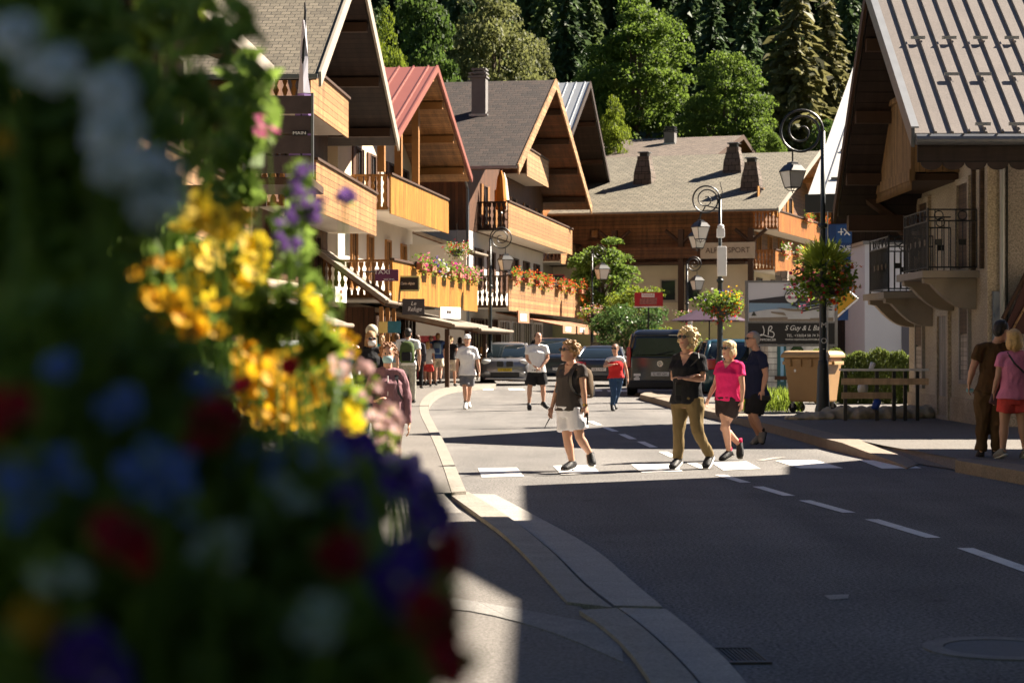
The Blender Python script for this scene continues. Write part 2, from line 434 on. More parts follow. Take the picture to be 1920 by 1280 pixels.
        if not strap:
            for q in 'lr':
                p0, p1, p2 = J['s'+q], J['e'+q], J['w'+q]
                if long: b.tube([p0, p0.lerp(p1, .4), p1, p1.lerp(p2, .5), p1.lerp(p2, .96)], [.058*k+g*.5, .058*k+g*.4, .05*k+g*.3, .045*k+g*.2, .036*k+g*.2], 12)
                else: b.tube([p0, p0.lerp(p1, sleeve*.6), p0.lerp(p1, sleeve)], [.057*k+g*.4, .060*k+g*.4, .064*k+g*.5], 12)
                s.cap_shoulder(b, q, g)
        me = remesh(b, s.vox*1.1, 2, wr, 11.0, s.seed)
        o = link(name, me, m if isinstance(m, list) else [m], s.root, True)
        if vneck:
            me.materials.append(s.skin); nk = J['neck']; idx = len(me.materials)-1
            for p in me.polygons:
                v = p.center-nk; dz = -v.z
                if v.dot(s.f) > 0 and -.05 < dz < vneck*k and abs(v.dot(s.lat)) < .075*k*(1-dz/(vneck*k))+.004: p.material_index = idx
        return o
    def pants(s, m, t=.6, g=.014, flare=.012, name='shorts', wr=.010, waist=.10):
        """t < 1: shorts ending on the thigh; t = 2 full length"""
        J, k = s.J, s.sc; b = MB(); hip = (J['pl']+J['pr'])/2; sh = (J['sl']+J['sr'])/2; ax = sh-hip
        rr = s.torso(g)[:3]; w0 = s.torso(g)[2]
        b.loft([[p for p in rr[0]], rr[1], [hip+ax*waist+(p-(hip+ax*.22)) for p in w0]])
        for q in 'lr':
            p0, p1, p2 = J['p'+q], J['k'+q], J['a'+q]
            if t <= 1: pts = [p0+Z3*.03, p0.lerp(p1, .25), p0.lerp(p1, t*.7), p0.lerp(p1, t)]; rs = [.09*k*s.fat+g, .094*k*s.fat+g, .084*k*s.fat+g+flare*.7, .076*k*s.fat+g+flare]
            else: pts = [p0+Z3*.03, p0.lerp(p1, .25), p0.lerp(p1, .7), p1, p1.lerp(p2, .3), p1.lerp(p2, .7), p1.lerp(p2, (t-1)*.97)]; rs = [.09*k*s.fat+g, .090*k*s.fat+g, .07*k+g, .06*k+g, .060*k+g, .049*k+g, .043*k+g+flare*.4]
            b.tube(pts, rs, 14)
        return link(name, remesh(b, s.vox*1.1, 2, wr, 10, s.seed+9), [m], s.root, True)
    def shoes(s, m, sole=None, sock=None):
        for q in 'lr':
            a, t = s.J['a'+q], s.J['t'+q]; k = s.sc
            b = MB().loft(s.foot(a-(Z3*.012*k), t, .010)); b.tube([a+Z3*.028*k, a-Z3*.02*k], [.043*k, .046*k], 12)
            o = link('shoe', remesh(b, max(.009, s.vox*.8), 2), [m], s.root, True)
            if sole:
                d = (t-a); fw = d.normalized(); side = fw.cross(Z3); side = side.normalized() if side.length > .1 else s.lat; up = side.cross(fw).normalized(); L = d.length
                rr = []
                for u, w in ((-.32, .026), (-.22, .040), (.15, .041), (.55, .051), (.9, .048), (1.06, .03)):
                    c = a-Z3*.012*k+fw*L*u-up*(.052-.030*max(0, u))*k
                    rr.append(oval(c, side*w*k, up*.013*k, 10))
                MB().loft(rr).build('sole', sole, o, True)
            if sock: MB().tube([a-Z3*.01, a+Z3*.06*k, a+(s.J['k'+q]-a)*.16], [.042*k, .041*k, .041*k], 12).build('sock', sock, s.root, True)
    def hair(s, m, style='short', vox=None, name='hair'):
        hd, k = s.J['head'], s.sc; hf = s.hf; hu = (Z3-hf*hf.z).normalized(); hl = hf.cross(hu).normalized(); rot = Matrix((hl, hf, hu)).transposed()
        b = MB(); rnd = random.Random(int(s.seed*100))
        def e(x, y, z, a, c, d): b.ell(hd+hl*x*k+hf*y*k+hu*z*k, a*k, c*k, d*k, 14, 9, rot)
        disp, fr = .006, 30
        if style == 'short': e(0, -.022, .035, .082, .098, .092); e(0, -.05, -.02, .072, .06, .07)
        elif style == 'crop': e(0, -.02, .028, .079, .098, .094); e(0, -.052, -.02, .068, .055, .06); disp = .002
        elif style == 'bald': e(0, -.045, .0, .0775, .075, .07); e(0, -.03, .03, .076, .078, .085); disp = .001
        elif style in ('curly', 'bigcurly'):
            big = style == 'bigcurly'; r0 = 1.28 if big else 1.12
            e(0, -.03, .035, .082*r0, .092*r0, .09*r0)
            if big: e(0, -.045, -.06, .105, .075, .085)
            else: e(0, -.05, -.01, .08, .065, .075)
            for i in range(150 if big else 90):
                th = rnd.uniform(0, 2*math.pi); z = rnd.uniform(-.9 if big else -.4, 1); rr = math.sqrt(max(0, 1-z*z))
                x, y = rr*math.cos(th), rr*math.sin(th)
                if y > .45 and z < (.42 if big else .5): continue
                q = (.022 if big else .017)*rnd.uniform(.7, 1.3)
                e(x*.088*r0, -.03+y*.1*r0, .03+z*(.115 if (big and z < 0) else .095)*r0, q, q, q)
            disp, fr = .012, 40
        elif style == 'bob':
            e(0, -.02, .04, .086, .104, .092)
            for sd in (-1, 1): e(sd*.062, -.02, -.04, .03, .07, .085)
            e(0, -.07, -.04, .07, .05, .09); e(0, .045, .085, .06, .05, .03); disp, fr = .007, 25
        elif style == 'long':
            e(0, -.02, .04, .086, .104, .09)
            for sd in (-1, 1): e(sd*.066, -.03, -.06, .026, .055, .12)
            e(0, -.08, -.09, .075, .045, .15); disp, fr = .007, 22
        elif style == 'pony':
            e(0, -.02, .035, .082, .1, .09); e(0, -.05, -.01, .074, .06, .07); e(0, -.125, -.06, .028, .035, .11)
        return link(name, remesh(b, vox or max(.007, s.vox*.75), 1, disp, fr, s.seed, .4), [m], s.root, True)
    def glasses(s, m=None, name='sunglasses'):
        hd, k = s.J['head'], s.sc; hf = s.hf; hu = (Z3-hf*hf.z).normalized(); hl = hf.cross(hu).normalized(); rot = Matrix((hl, hf, hu)).transposed()
        b = MB()
        for sd in (-1, 1):
            b.ell(hd+hl*sd*.034*k+hf*.097*k+hu*.012*k, .029*k, .008*k, .022*k, 10, 6, rot)
            b.tube([hd+hl*sd*.062*k+hf*.09*k+hu*.015*k, hd+hl*sd*.079*k-hf*.01*k+hu*.012*k], .004*k, 5)
        b.tube([hd-hl*.012*k+hf*.1*k+hu*.018*k, hd+hl*.012*k+hf*.1*k+hu*.018*k], .004*k, 5)
        return b.build(name, m or iron, s.root, True)
    def mask(s, m):
        hd, k = s.J['head'], s.sc; hf = s.hf; hu = (Z3-hf*hf.z).normalized(); hl = hf.cross(hu).normalized()
        b = MB()
        b.loft([oval(hd+hf*(.075)*k-hu*.015*k, hl*.052*k, hf*.038*k), oval(hd+hf*.072*k-hu*.055*k, hl*.066*k, hf*.050*k), oval(hd+hf*.06*k-hu*.10*k, hl*.052*k, hf*.045*k)])
        return b.build('face_mask', m, s.root, True)
    def cap(s, m):
        hd, k = s.J['head'], s.sc; hf = s.hf; hu = (Z3-hf*hf.z).normalized(); hl = hf.cross(hu).normalized(); rot = Matrix((hl, hf, hu)).transposed()
        b = MB().loft([oval(hd+hu*z*k-hf*.006*k, hl*w*k, hf*d*k) for z, w, d in ((.028, .088, .110), (.06, .087, .108), (.1, .074, .09), (.125, .045, .055), (.133, .012, .015))])
        o = b.build('cap', m, s.root, True)
        MB().prism([hd+hu*.034*k+hl*.075*math.cos(a)*k+hf*(.07+.115*math.sin(a))*k for a in [math.pi*t/10 for t in range(11)]], hu*.008*k-hf*.0).build('peak', m, o)
        return o

def px_joints(J, d, base):
    return {k: at(v[0], v[1], d+(v[2] if len(v) > 2 else 0))-base for k, v in J.items()}
def ppl(label, J, d, f, hf=None, gz=0.0, bx=None, **kw):
    b = at(bx if bx is not None else J['head'][0], HY, d); b.z = gz
    return Person(label, b, px_joints(J, d, b), f, hf, **kw)
def worn(name, label, cat, mbm, m, loc, group=None, bevel=0, smooth=False):
    """a separate thing carried by somebody: built in world space"""
    for i, p in enumerate(mbm.v): mbm.v[i] = p-V(loc)
    o = mbm.build(name, m, None, smooth, bevel); o.location = loc
    return tag(o, label, cat, group)
def backpack(P, label, m, m2, w=.28, h=.42, dp=.16, back=.125, drop=.0, straps=True):
    J = P.J; sh = (J['sl']+J['sr'])/2; base = P.root.location; k = P.sc
    c = base+sh-P.f*(back+dp*.45)-Z3*(h*.45+drop)
    t = thing('backpack', label, 'backpack', c)
    rr = []
    for z, a, b_ in ((-.5, .40, .40), (-.46, .48, .50), (-.1, .50, .55), (.25, .47, .48), (.42, .38, .38), (.5, .2, .2)):
        rr.append([V(p) for p in [Z3*h*z+P.lat*w*a*sx+P.f*dp*b_*sy for sx, sy in ((1, .9), (.8, 1), (0, 1), (-.8, 1), (-1, .9), (-1, -.6), (-.7, -1), (0, -1.08), (.7, -1), (1, -.6))]])
    o = MB().loft(rr).build('bag_body', m, t, True)
    MB().loft([[Z3*h*z-P.f*dp*.55+P.lat*w*.36*sx*q-P.f*.05*sy*q for sx, sy in ((1, 0), (.8, 1), (-.8, 1), (-1, 0))] for z, q in ((-.42, .9), (-.3, 1), (-.08, 1), (.0, .85))]).build('pocket', m2, t)
    MB().tube([Z3*h*.49+P.lat*.04, Z3*h*.57, Z3*h*.49-P.lat*.04], .008, 5).build('handle', m2, t)
    if straps:
        for q, sd in (('r', 1), ('l', -1)):
            s_ = base+J['s'+q]-c; s_ = s_-P.lat*sd*.055*k
            pts = [P.lat*sd*w*.3+Z3*h*.36+P.f*dp*.3, s_+Z3*.062*k-P.f*.02, s_+P.f*.105*k-Z3*.03, s_+P.f*.135*k-Z3*.17, s_+P.f*.105*k-Z3*.3+P.lat*sd*.07, P.lat*sd*w*.46-Z3*h*.4+P.f*dp*.2]
            b = MB(); L = smooth_line([V(p) for p in pts], 2)
            b.loft([[p+P.lat*.022+P.f*.004, p-P.lat*.022+P.f*.004, p-P.lat*.022-P.f*.004-Z3*.004, p+P.lat*.022-P.f*.004-Z3*.004] for p in L])
            b.build('strap', m2, t)
    return t
black_c = CL('black_cloth', (.018, .018, .020)); char_c = CL('charcoal_cloth', (.060, .050, .046)); white_c = CL('white_cloth', (.74, .73, .72)); offw = CL('pale_shorts', (.70, .69, .72))
khaki = CL('khaki_cloth', (.19, .135, .062)); pink_c = CL('hot_pink_cloth', (.70, .025, .14)); navy_c = CL('navy_cloth', (.018, .022, .052)); dshort = CL('dark_shorts', (.032, .022, .022))
brown_c = CL('brown_cloth', (.085, .045, .018)); brown_p = CL('brown_trousers', (.10, .058, .026)); rose_c = CL('rose_cloth', (.66, .21, .34)); coral_c = CL('coral_cloth', (.62, .07, .06))
red_c = CL('red_cloth', (.55, .03, .03)); denim = CL('denim', (.035, .07, .14)); grey_c = CL('grey_cloth', (.15, .15, .16)); beige_c = CL('beige_cloth', (.48, .40, .31)); blue_c = CL('blue_cloth', (.05, .10, .26)); green_c = CL('green_cloth', (.07, .10, .035)); cream_c = CL('cream_cloth', (.62, .55, .42)); lblue_c = CL('light_denim', (.22, .32, .42)); pat_c = CL('patterned_cloth', (.34, .33, .28), var=.45, vs=30)
plum_c = CL('plum_blouse', (.22, .115, .13), var=.4, vs=95); taupe_c = CL('taupe_trousers', (.13, .10, .08)); maskb = CL('mask_blue', (.36, .54, .56), bump=.1)
rubber_w = M('white_sole', (.72, .70, .66), .6, .05, 5); shoe_b = M('black_shoe', (.015, .015, .017), .6, .15, 30, .4, 60); shoe_g = M('grey_shoe', (.20, .19, .17), .7, .2, 30, .4, 60); shoe_w = M('white_shoe', (.66, .64, .60), .7, .1, 30, .3, 60); sock_r = CL('red_sock', (.5, .02, .07)); sock_b = CL('black_sock', (.015, .015, .015))
H = lambda n, a, v=.35: M(n, a, .55, v, 60, .6, 160, spec=.4)
h_blond = H('blond_hair', (.56, .35, .14)); h_straw = H('straw_hair', (.58, .43, .22)); h_lbrown = H('light_brown_hair', (.30, .17, .07)); h_brown = H('brown_hair', (.085, .045, .022)); h_auburn = H('auburn_hair', (.23, .095, .032)); h_dark = H('dark_hair', (.016, .012, .010)); h_grey = H('grey_hair', (.27, .25, .23), .2)
phone_m = M('phone_black', (.012, .012, .014), .25, .05)

# woman in white shorts, walking to the left
P = ppl('woman in charcoal top and white shorts walking left on the crossing', dict(head=(1066, 659), neck=(1073, 682), sr=(1055, 692, .14), sl=(1090, 692, -.13), er=(1046, 727, .16), wr=(1035, 763, .1), gr=(1029, 787, .05), el=(1094, 730, -.18), wl=(1097, 759, -.18), gl=(1101, 783, -.2),
    pr=(1061, 769, .08), pl=(1079, 769, -.07), kr=(1064, 823, .02), kl=(1087, 820, -.1), ar=(1073, 868, .05), al=(1107, 851, .02), tr=(1055, 879, -.07), tl=(1111, 871, -.06)), 23.4, (-.72, -.7), (-.8, -.55, .12), vox=.009, fat=1.1)
P.body(); P.hair(h_lbrown, 'curly'); P.glasses(); P.shirt(char_c, .42, -.02, vneck=.13); P.pants(offw, .72, flare=.02); P.shoes(shoe_b, rubber_w)
backpack(P, 'small brown backpack on the woman in white shorts', CL('brown_canvas', (.10, .07, .045)), iron, .26, .36, .14)
w_ = P.root.location
worn('smartphone', 'dark phone in the lowered hand of the woman in white shorts', 'phone', MB().box(w_+P.J['gl']-Z3*.01, (.02, .07, .14)), phone_m, w_+P.J['gl'])
worn('sunglasses_case', 'slim dark stick held by the woman in white shorts', 'stick', MB().tube([w_+P.J['gr']+V((.01, 0, .02)), w_+P.J['gr']+V((-.05, -.02, -.09))], [.008, .004], 6), phone_m, w_+P.J['gr'])
MB().tube([P.J['wl']-Z3*.012, P.J['wl']+Z3*.012], .033, 10).build('wristwatch', M('gold', (.5, .33, .1), .3, .05, metal=1), P.root)

# woman in black, arms folded
P = ppl('curly blonde woman in black top and khaki trousers with folded arms', dict(head=(1287, 636), neck=(1288, 661), sr=(1268, 673, .1), sl=(1314, 674, -.09), er=(1262, 709, .02), wr=(1291, 707, -.16), gr=(1309, 701, -.19), el=(1318, 711, -.12), wl=(1284, 709, -.22), gl=(1266, 706, -.19),
    pr=(1276, 752, .07), pl=(1303, 752, -.06), kr=(1273, 808, .0), kl=(1308, 808, -.12), ar=(1271, 861, .06), al=(1331, 854, .1), tr=(1259, 876, -.1), tl=(1322, 875, -.04)), 23.6, (-.42, -.9), (-.62, -.75, .18), vox=.009, fat=1.08)
P.body(); P.hair(h_straw, 'bigcurly'); P.glasses(); P.shirt(black_c, .62, -.06, vneck=.15, wr=.012, g=.022); P.pants(khaki, 2, g=.010, name='trousers', wr=.014); P.shoes(shoe_b, rubber_w)
w_ = P.root.location; q = w_+P.J['pr']+V((.03, -.16, .10))
bag = thing('shoulder_bag', 'black shoulder bag worn by the curly blonde woman', 'bag', q)
MB().box((0, 0, 0), (.22, .07, .20)).build('bag_body', black_c, bag, bevel=.02)
MB().box((0, -.04, .04), (.215, .012, .12)).build('flap', M('black_leather', (.02, .02, .02), .4, .1, 20), bag, bevel=.005)
MB().tube([V((-.1, 0, .09)), P.J['pr']+V((-.06, -.15, .26))-(q-w_), P.J['sl']+V((-.03, -.1, .02))-(q-w_), P.J['sl']+V((-.03, .0, .075))-(q-w_)], .009, 6).build('strap', iron, bag)

# woman in hot pink
P = ppl('short blonde woman in hot pink shirt and dark shorts mid-stride', dict(head=(1366, 655), neck=(1368, 677), sr=(1351, 686, .12), sl=(1387, 687, -.12), er=(1341, 720, .16), wr=(1329, 745, .12), gr=(1323, 761, .1), el=(1392, 722, -.17), wl=(1391, 751, -.18), gl=(1390, 772, -.2),
    pr=(1357, 750, .07), pl=(1377, 750, -.07), kr=(1361, 800, -.08), kl=(1357, 803, -.02), ar=(1367, 848, .0), al=(1387, 833, .12), tr=(1351, 861, -.1), tl=(1388, 856, .06)), 25.4, (-.65, -.76), (-.75, -.65, .05), vox=.009, sc=.95, fat=1.14)
P.body(); P.hair(h_straw, 'bob'); P.glasses(); P.shirt(pink_c, .5, -.02, vneck=.09); P.pants(dshort, .55, flare=.014); P.shoes(shoe_b, shoe_g, sock_r)

# man in navy polo, walking left behind
P = ppl('grey cropped man in navy polo and dark shorts walking left', dict(head=(1411, 636), neck=(1418, 656), sr=(1412, 668, .2), sl=(1430, 670, -.2), er=(1403, 700, .24), wr=(1408, 728, .2), gr=(1405, 742, .18), el=(1436, 703, -.25), wl=(1430, 731, -.26), gl=(1430, 748, -.28),
    pr=(1417, 742, .1), pl=(1422, 743, -.1), kr=(1409, 783, .08), kl=(1414, 780, -.1), ar=(1424, 818, .12), al=(1429, 812, -.05), tr=(1408, 833, .1), tl=(1427, 830, -.06)), 29.4, (-.94, -.34), (-.97, -.2), vox=.010, female=False, fat=1.28, sc=1.02)
P.body(); P.hair(h_grey, 'crop'); P.glasses(); P.shirt(navy_c, .62, -.06); P.pants(black_c, .85, flare=.02); P.shoes(shoe_g, shoe_b, sock_b)
w_ = P.root.location
worn('smartphone', 'dark phone in the hand of the man in navy polo', 'phone', MB().box(w_+P.J['gl']+V((.05, -.03, .02)), (.13, .03, .07)), phone_m, w_+P.J['gl'], bevel=.004)

# the couple on the right pavement, seen from behind
P = ppl('dark haired man in brown T-shirt and trousers seen from behind', dict(head=(1878, 620, -.02), neck=(1868, 643), sl=(1838, 654), sr=(1893, 655), el=(1824, 690, -.02), wl=(1817, 719, .1), gl=(1816, 737, .14), er=(1904, 692, .1), wr=(1893, 722, .25), gr=(1885, 736, .3),
    pl=(1845, 737), pr=(1872, 737), kl=(1843, 792, .02), kr=(1870, 790, -.02), al=(1839, 846, .0), ar=(1868, 844, .0), tl=(1836, 857, .17), tr=(1880, 852, .18)), 23.9, (.2, .98), (.75, .6, -.35), gz=.14, vox=.009, female=False, sc=1.03, fat=1.0)
P.body(); P.hair(h_dark, 'short'); P.shirt(brown_c, .6, -.04); P.pants(brown_p, 2, g=.02, flare=.03, name='trousers', wr=.022); P.shoes(shoe_b, shoe_b)
w_ = P.root.location
worn('face_mask', 'pale blue face mask held in the hand of the man in brown', 'face mask', MB().loft([oval(w_+P.J['gl']+V((-.035+i*.022, -.03, .035)), V((0, .012, 0)), V((0, 0, .028-.004*abs(i-2)))) for i in range(5)]), maskb, w_+P.J['gl'])
P = ppl('blonde woman in pink T-shirt and coral shorts seen from behind', dict(head=(1900, 637), neck=(1902, 660), sl=(1878, 671), sr=(1928, 669), el=(1871, 706, -.02), wl=(1863, 737, .05), gl=(1860, 755, .08), er=(1938, 704, .05), wr=(1930, 735, .2), gr=(1925, 750, .22),
    pl=(1888, 746), pr=(1913, 746), kl=(1883, 795, .02), kr=(1917, 795, .0), al=(1880, 845, .0), ar=(1923, 845, .0), tl=(1866, 855, .13), tr=(1918, 857, .16)), 23.5, (-.1, .99), (-.25, .95), gz=.14, vox=.009, fat=1.04)
P.body(); P.hair(h_blond, 'bob'); P.shirt(rose_c, .5, -.03); P.pants(coral_c, .55, flare=.02); P.shoes(shoe_g, rubber_w)
w_ = P.root.location
q = w_+P.J['gl']+V((.03, -.02, .06)); bg = thing('handbag', 'small dark purse in the hand of the woman in pink T-shirt', 'bag', q)
MB().box((0, 0, 0), (.10, .05, .16), Matrix.Rotation(R(18), 3, 'Y')).build('bag_body', CL('purse', (.12, .07, .075)), bg, bevel=.012)
MB().tube([V((0, 0, .08)), V((.02, 0, .13)), V((.04, 0, .07))], .007, 6).build('strap', iron, bg)
worn('bag_strap', 'dark shoulder strap across the back of the woman in pink T-shirt', 'strap', MB().tube([w_+P.J['sl']+V((.06, -.03, .065)), w_+P.J['sl']+V((.12, -.125, -.06)), w_+P.J['sr']+V((0.02, -.15, -.28)), w_+P.J['pr']+V((.08, -.16, .12))], .012, 6), iron, w_+P.J['sl'])

# mask woman on the left pavement
P = ppl('curly auburn woman in plum blouse wearing a pale face mask', dict(head=(727, 664), neck=(727, 690), sr=(702, 702), sl=(752, 703), er=(690, 740, .0), wr=(704, 752, -.22), gr=(718, 745, -.26), el=(763, 746, .0), wl=(767, 795, -.04), gl=(766, 819, -.05),
    pr=(715, 782), pl=(741, 782), kr=(713, 838, -.05), kl=(741, 836, .1), ar=(712, 882, .0), al=(742, 880, .2), tr=(710, 895, -.16), tl=(744, 893, .05)), 23.8, (.08, -1), (.05, -1, -.06), gz=.1, vox=.009, fat=1.12)
P.body(); P.hair(h_auburn, 'curly'); P.mask(maskb); P.shirt(plum_c, 1, -.13, long=True, wr=.018, g=.022); P.pants(taupe_c, 2, name='trousers'); P.shoes(shoe_b)
MB().tube([P.J['neck']+V((.01, -.135, -.09)), P.J['neck']+V((.012, -.165, -.25)), P.J['neck']+V((.012, -.15, -.55))], .006, 5).build('button_band', white_c, P.root)
backpack(P, 'dark backpack on the masked woman, its straps over her shoulders', black_c, CL('strap_grey', (.05, .05, .055)), .3, .44, .16)

# white tee man, cap man, red top woman
P = ppl('bearded man in white T-shirt and black shorts with clasped hands', dict(head=(1009, 633), neck=(1007, 645), sr=(991, 652), sl=(1023, 652), er=(988, 673, -.02), wr=(1004, 688, -.16), gr=(1011, 692, -.18), el=(1027, 672, -.02), wl=(1014, 689, -.17), gl=(1008, 693, -.19),
    pr=(999, 697), pl=(1014, 697), kr=(993, 728, -.05), kl=(1018, 727, .0), ar=(992, 757, .0), al=(1019, 755, .0), tr=(993, 766, -.18), tl=(1028, 764, -.1)), 45.0, (.1, -1), (.45, -.9), vox=.013, female=False, sc=1.02, fat=1.12)
P.body(); P.hair(h_dark, 'crop'); P.shirt(white_c, .6, -.02); P.pants(black_c, .8, flare=.025); P.shoes(shoe_b, shoe_g)
P = ppl('man in white cap, white T-shirt and grey shorts walking towards us', dict(head=(876, 637), neck=(876, 649), sr=(863, 656), sl=(890, 656), er=(858, 678, .02), wr=(857, 697, -.05), gr=(857, 707, -.06), el=(896, 679, .0), wl=(899, 697, -.06), gl=(899, 707, -.08),
    pr=(870, 701), pl=(882, 701), kr=(872, 729, -.12), kl=(880, 729, .12), ar=(873, 756, -.1), al=(878, 754, .3), tr=(872, 767, -.3), tl=(880, 764, .15)), 45.6, (-.05, -1), (-.1, -1), vox=.013, female=False, sc=1.0)
P.body(); P.hair(h_dark, 'crop'); P.cap(white_c); P.shirt(white_c, .75, -.06, g=.03); P.pants(grey_c, .75, flare=.02); P.shoes(shoe_w, None, sock_b)
P = ppl('woman in red top and jeans with crossed arm striding between the cars', dict(head=(1153, 654), neck=(1154, 667), sr=(1141, 675), sl=(1167, 674), er=(1133, 686, -.1), wr=(1147, 684, -.2), gr=(1155, 682, -.2), el=(1174, 692, .05), wl=(1177, 709, .0), gl=(1178, 719, .0),
    pr=(1149, 708), pl=(1161, 708), kr=(1151, 737, -.1), kl=(1158, 735, .12), ar=(1148, 760, -.05), al=(1152, 756, .35), tr=(1150, 770, -.2), tl=(1155, 766, .2)), 44.6, (-.05, -1), (-.3, -.9), vox=.013, sc=.97)
P.body(); P.hair(h_brown, 'pony'); P.glasses(); P.shirt(white_c, .3, .1, name='undershirt', g=.010); P.shirt(red_c, .0, -.02, strap=True, g=.022, name='red_top'); P.pants(denim, 2, g=.010, name='jeans'); P.shoes(shoe_b)

def walker(label, px, d, Hh, f, ph, gz=.1, female=True, sway=1.0, vox=.018, fat=1.0, hf=None, skin_m=None, arms=None):
    f = V((f[0], f[1], 0)).normalized(); la = V((f.y, -f.x, 0)); b = V(((px-960)*d/F, d, gz)); k = Hh
    J = dict(head=f*.02*k+Z3*.925*k, neck=Z3*.85*k)
    s = .11 if female else .125
    for q, sd in (('r', 1), ('l', -1)):
        a = ph*sd*sway
        J['s'+q] = la*sd*s*k+Z3*.805*k; J['e'+q] = la*sd*(s+.03)*k+Z3*.635*k-f*.06*k*a; J['w'+q] = la*sd*(s+.025)*k+Z3*.50*k-f*.06*k*a+f*.05*k; J['g'+q] = J['w'+q]-Z3*.055*k+f*.02*k
        J['p'+q] = la*sd*.05*k+Z3*.515*k; J['k'+q] = la*sd*.055*k+Z3*.285*k+f*(.07*a+.03)*k; J['a'+q] = la*sd*.055*k+Z3*(.045+(.05 if a < -.5 else 0))*k+f*(.13*a)*k; J['t'+q] = J['a'+q]+f*.10*k-Z3*.03*k
        if arms and q in arms:
            J['e'+q] = la*sd*(s+.03)*k+Z3*.65*k+f*.02*k; J['w'+q] = la*sd*.06*k+Z3*.72*k+f*.17*k; J['g'+q] = J['w'+q]+Z3*.05*k-la*sd*.02*k
    return Person(label, b, J, f, hf, sc=k/1.7, vox=vox, female=female, fat=fat, skin_m=skin_m)
P = walker('man with green rucksack and white T-shirt walking away', 765, 47, 1.78, (.05, 1), .8, female=False, vox=.014); P.body(); P.hair(h_dark, 'short'); P.shirt(white_c); P.pants(pat_c, 2, name='trousers'); P.shoes(shoe_b)
backpack(P, 'dark green rucksack carried by the man in white', green_c, black_c, .34, .5, .2)
P = walker('woman in black top and beige skirt walking away by the far kerb', 845, 66, 1.68, (.2, 1), .9); P.body(); P.hair(h_straw, 'pony'); P.shirt(black_c, .3, .05); P.pants(beige_c, .8, flare=.05, name='skirt'); P.shoes(shoe_b)
P = walker('man in blue vest and pale shorts walking away', 821, 68, 1.8, (.1, 1), -.7, female=False, skin_m=skin_p); P.body(); P.hair(h_lbrown, 'crop'); P.shirt(blue_c, .05, -.02, g=.02); P.pants(cream_c, .7, flare=.03); P.shoes(shoe_b, None, sock_b)
backpack(P, 'light blue daypack on the man in blue vest', lblue_c, blue_c, .28, .4, .14)
P = walker('blonde child in white top and coral skirt walking away', 802, 66, 1.5, (0, 1), .6); P.body(); P.hair(h_blond, 'long'); P.shirt(white_c, .4); P.pants(coral_c, .75, flare=.05, name='skirt'); P.shoes(shoe_b)
P = walker('woman in dark jacket and trousers in the far group of walkers', 783, 63, 1.7, (.1, 1), .5); P.body(); P.hair(h_brown, 'bob'); P.shirt(CL('slate_jacket', (.05, .05, .065)), 1, -.1, long=True, name='jacket'); P.pants(black_c, 2, name='trousers'); P.shoes(shoe_b)
P = walker('tall grey haired man in blue shirt farthest along the pavement', 757, 74, 1.92, (.2, -1), .4, female=False); P.body(); P.hair(h_grey, 'short'); P.shirt(blue_c, .6); P.pants(taupe_c, 2, name='trousers'); P.shoes(shoe_b)
P = walker('brown haired man in light shirt behind the masked woman', 744, 58, 1.72, (0, 1), -.5, female=False); P.body(); P.hair(h_brown, 'short'); P.shirt(lblue_c, .6); P.pants(beige_c, .8); P.shoes(shoe_b)
P = walker('woman in pink vest half hidden between the far walkers', 808, 72, 1.72, (0, -1), .5, skin_m=skin_p); P.body(); P.hair(h_brown, 'pony'); P.shirt(rose_c, .2); P.pants(grey_c, .6); P.shoes(shoe_w)
P = walker('woman with sunglasses and white mask just behind the masked woman', 695, 29, 1.58, (.2, -1), .3, vox=.012, hf=(.3, -1, -.1)); P.body(); P.hair(h_lbrown, 'long'); P.glasses(); P.mask(white_c); P.shirt(black_c, 1, long=True, name='jacket'); P.pants(denim, 2, name='trousers'); P.shoes(shoe_b)
P = walker('blonde woman in cream top standing by the shopfront', 646, 43, 1.66, (.4, 1), .3, vox=.014); P.body(); P.hair(h_blond, 'long'); P.shirt(cream_c, .6); P.pants(beige_c, 2, name='trousers'); P.shoes(shoe_w)
P = walker('dark haired child in light denim jacket by the shopfront', 668, 40, 1.38, (.3, -1), .3, vox=.014, hf=(.8, -.6)); P.body(); P.hair(h_brown, 'short'); P.shirt(lblue_c, 1, long=True, name='jacket'); P.pants(denim, 2, name='trousers'); P.shoes(shoe_b)
P = walker('person in dark clothes looking into the shop by the red display', 775, 78, 1.75, (-.9, .3), .2, female=False); P.body(); P.hair(h_dark, 'short'); P.shirt(black_c, .6); P.pants(navy_c, 2, name='trousers'); P.shoes(shoe_b)
P = walker('woman in white vest and dark skirt beside the far kerb', 862, 76, 1.68, (.1, 1), .7); P.body(); P.hair(h_brown, 'bob'); P.shirt(white_c, .1); P.pants(navy_c, .8, flare=.05, name='skirt'); P.shoes(shoe_w)
P = walker('man in grey T-shirt far along the shops', 733, 82, 1.78, (.1, -1), .5, female=False); P.body(); P.hair(h_dark, 'short'); P.shirt(grey_c); P.pants(denim, 2, name='jeans'); P.shoes(shoe_b)
P = walker('woman in red T-shirt far along the shops', 790, 86, 1.66, (0, -1), -.5); P.body(); P.hair(h_dark, 'bob'); P.shirt(red_c); P.pants(beige_c, .7); P.shoes(shoe_w)
P = walker('woman in turquoise top between the rucksack man and the masked woman', 716, 52, 1.64, (.1, 1), .5, vox=.014); P.body(); P.hair(h_lbrown, 'pony'); P.shirt(CL('turquoise_cloth', (.05, .30, .33))); P.pants(white_c, .6); P.shoes(shoe_w)
P = walker('man in straw coloured shirt by the shopfront behind the white car', 622, 46, 1.76, (.4, -1), .3, female=False, vox=.014); P.body(); P.hair(h_grey, 'short'); P.shirt(cream_c, .6); P.pants(taupe_c, 2, name='trousers'); P.shoes(shoe_b)
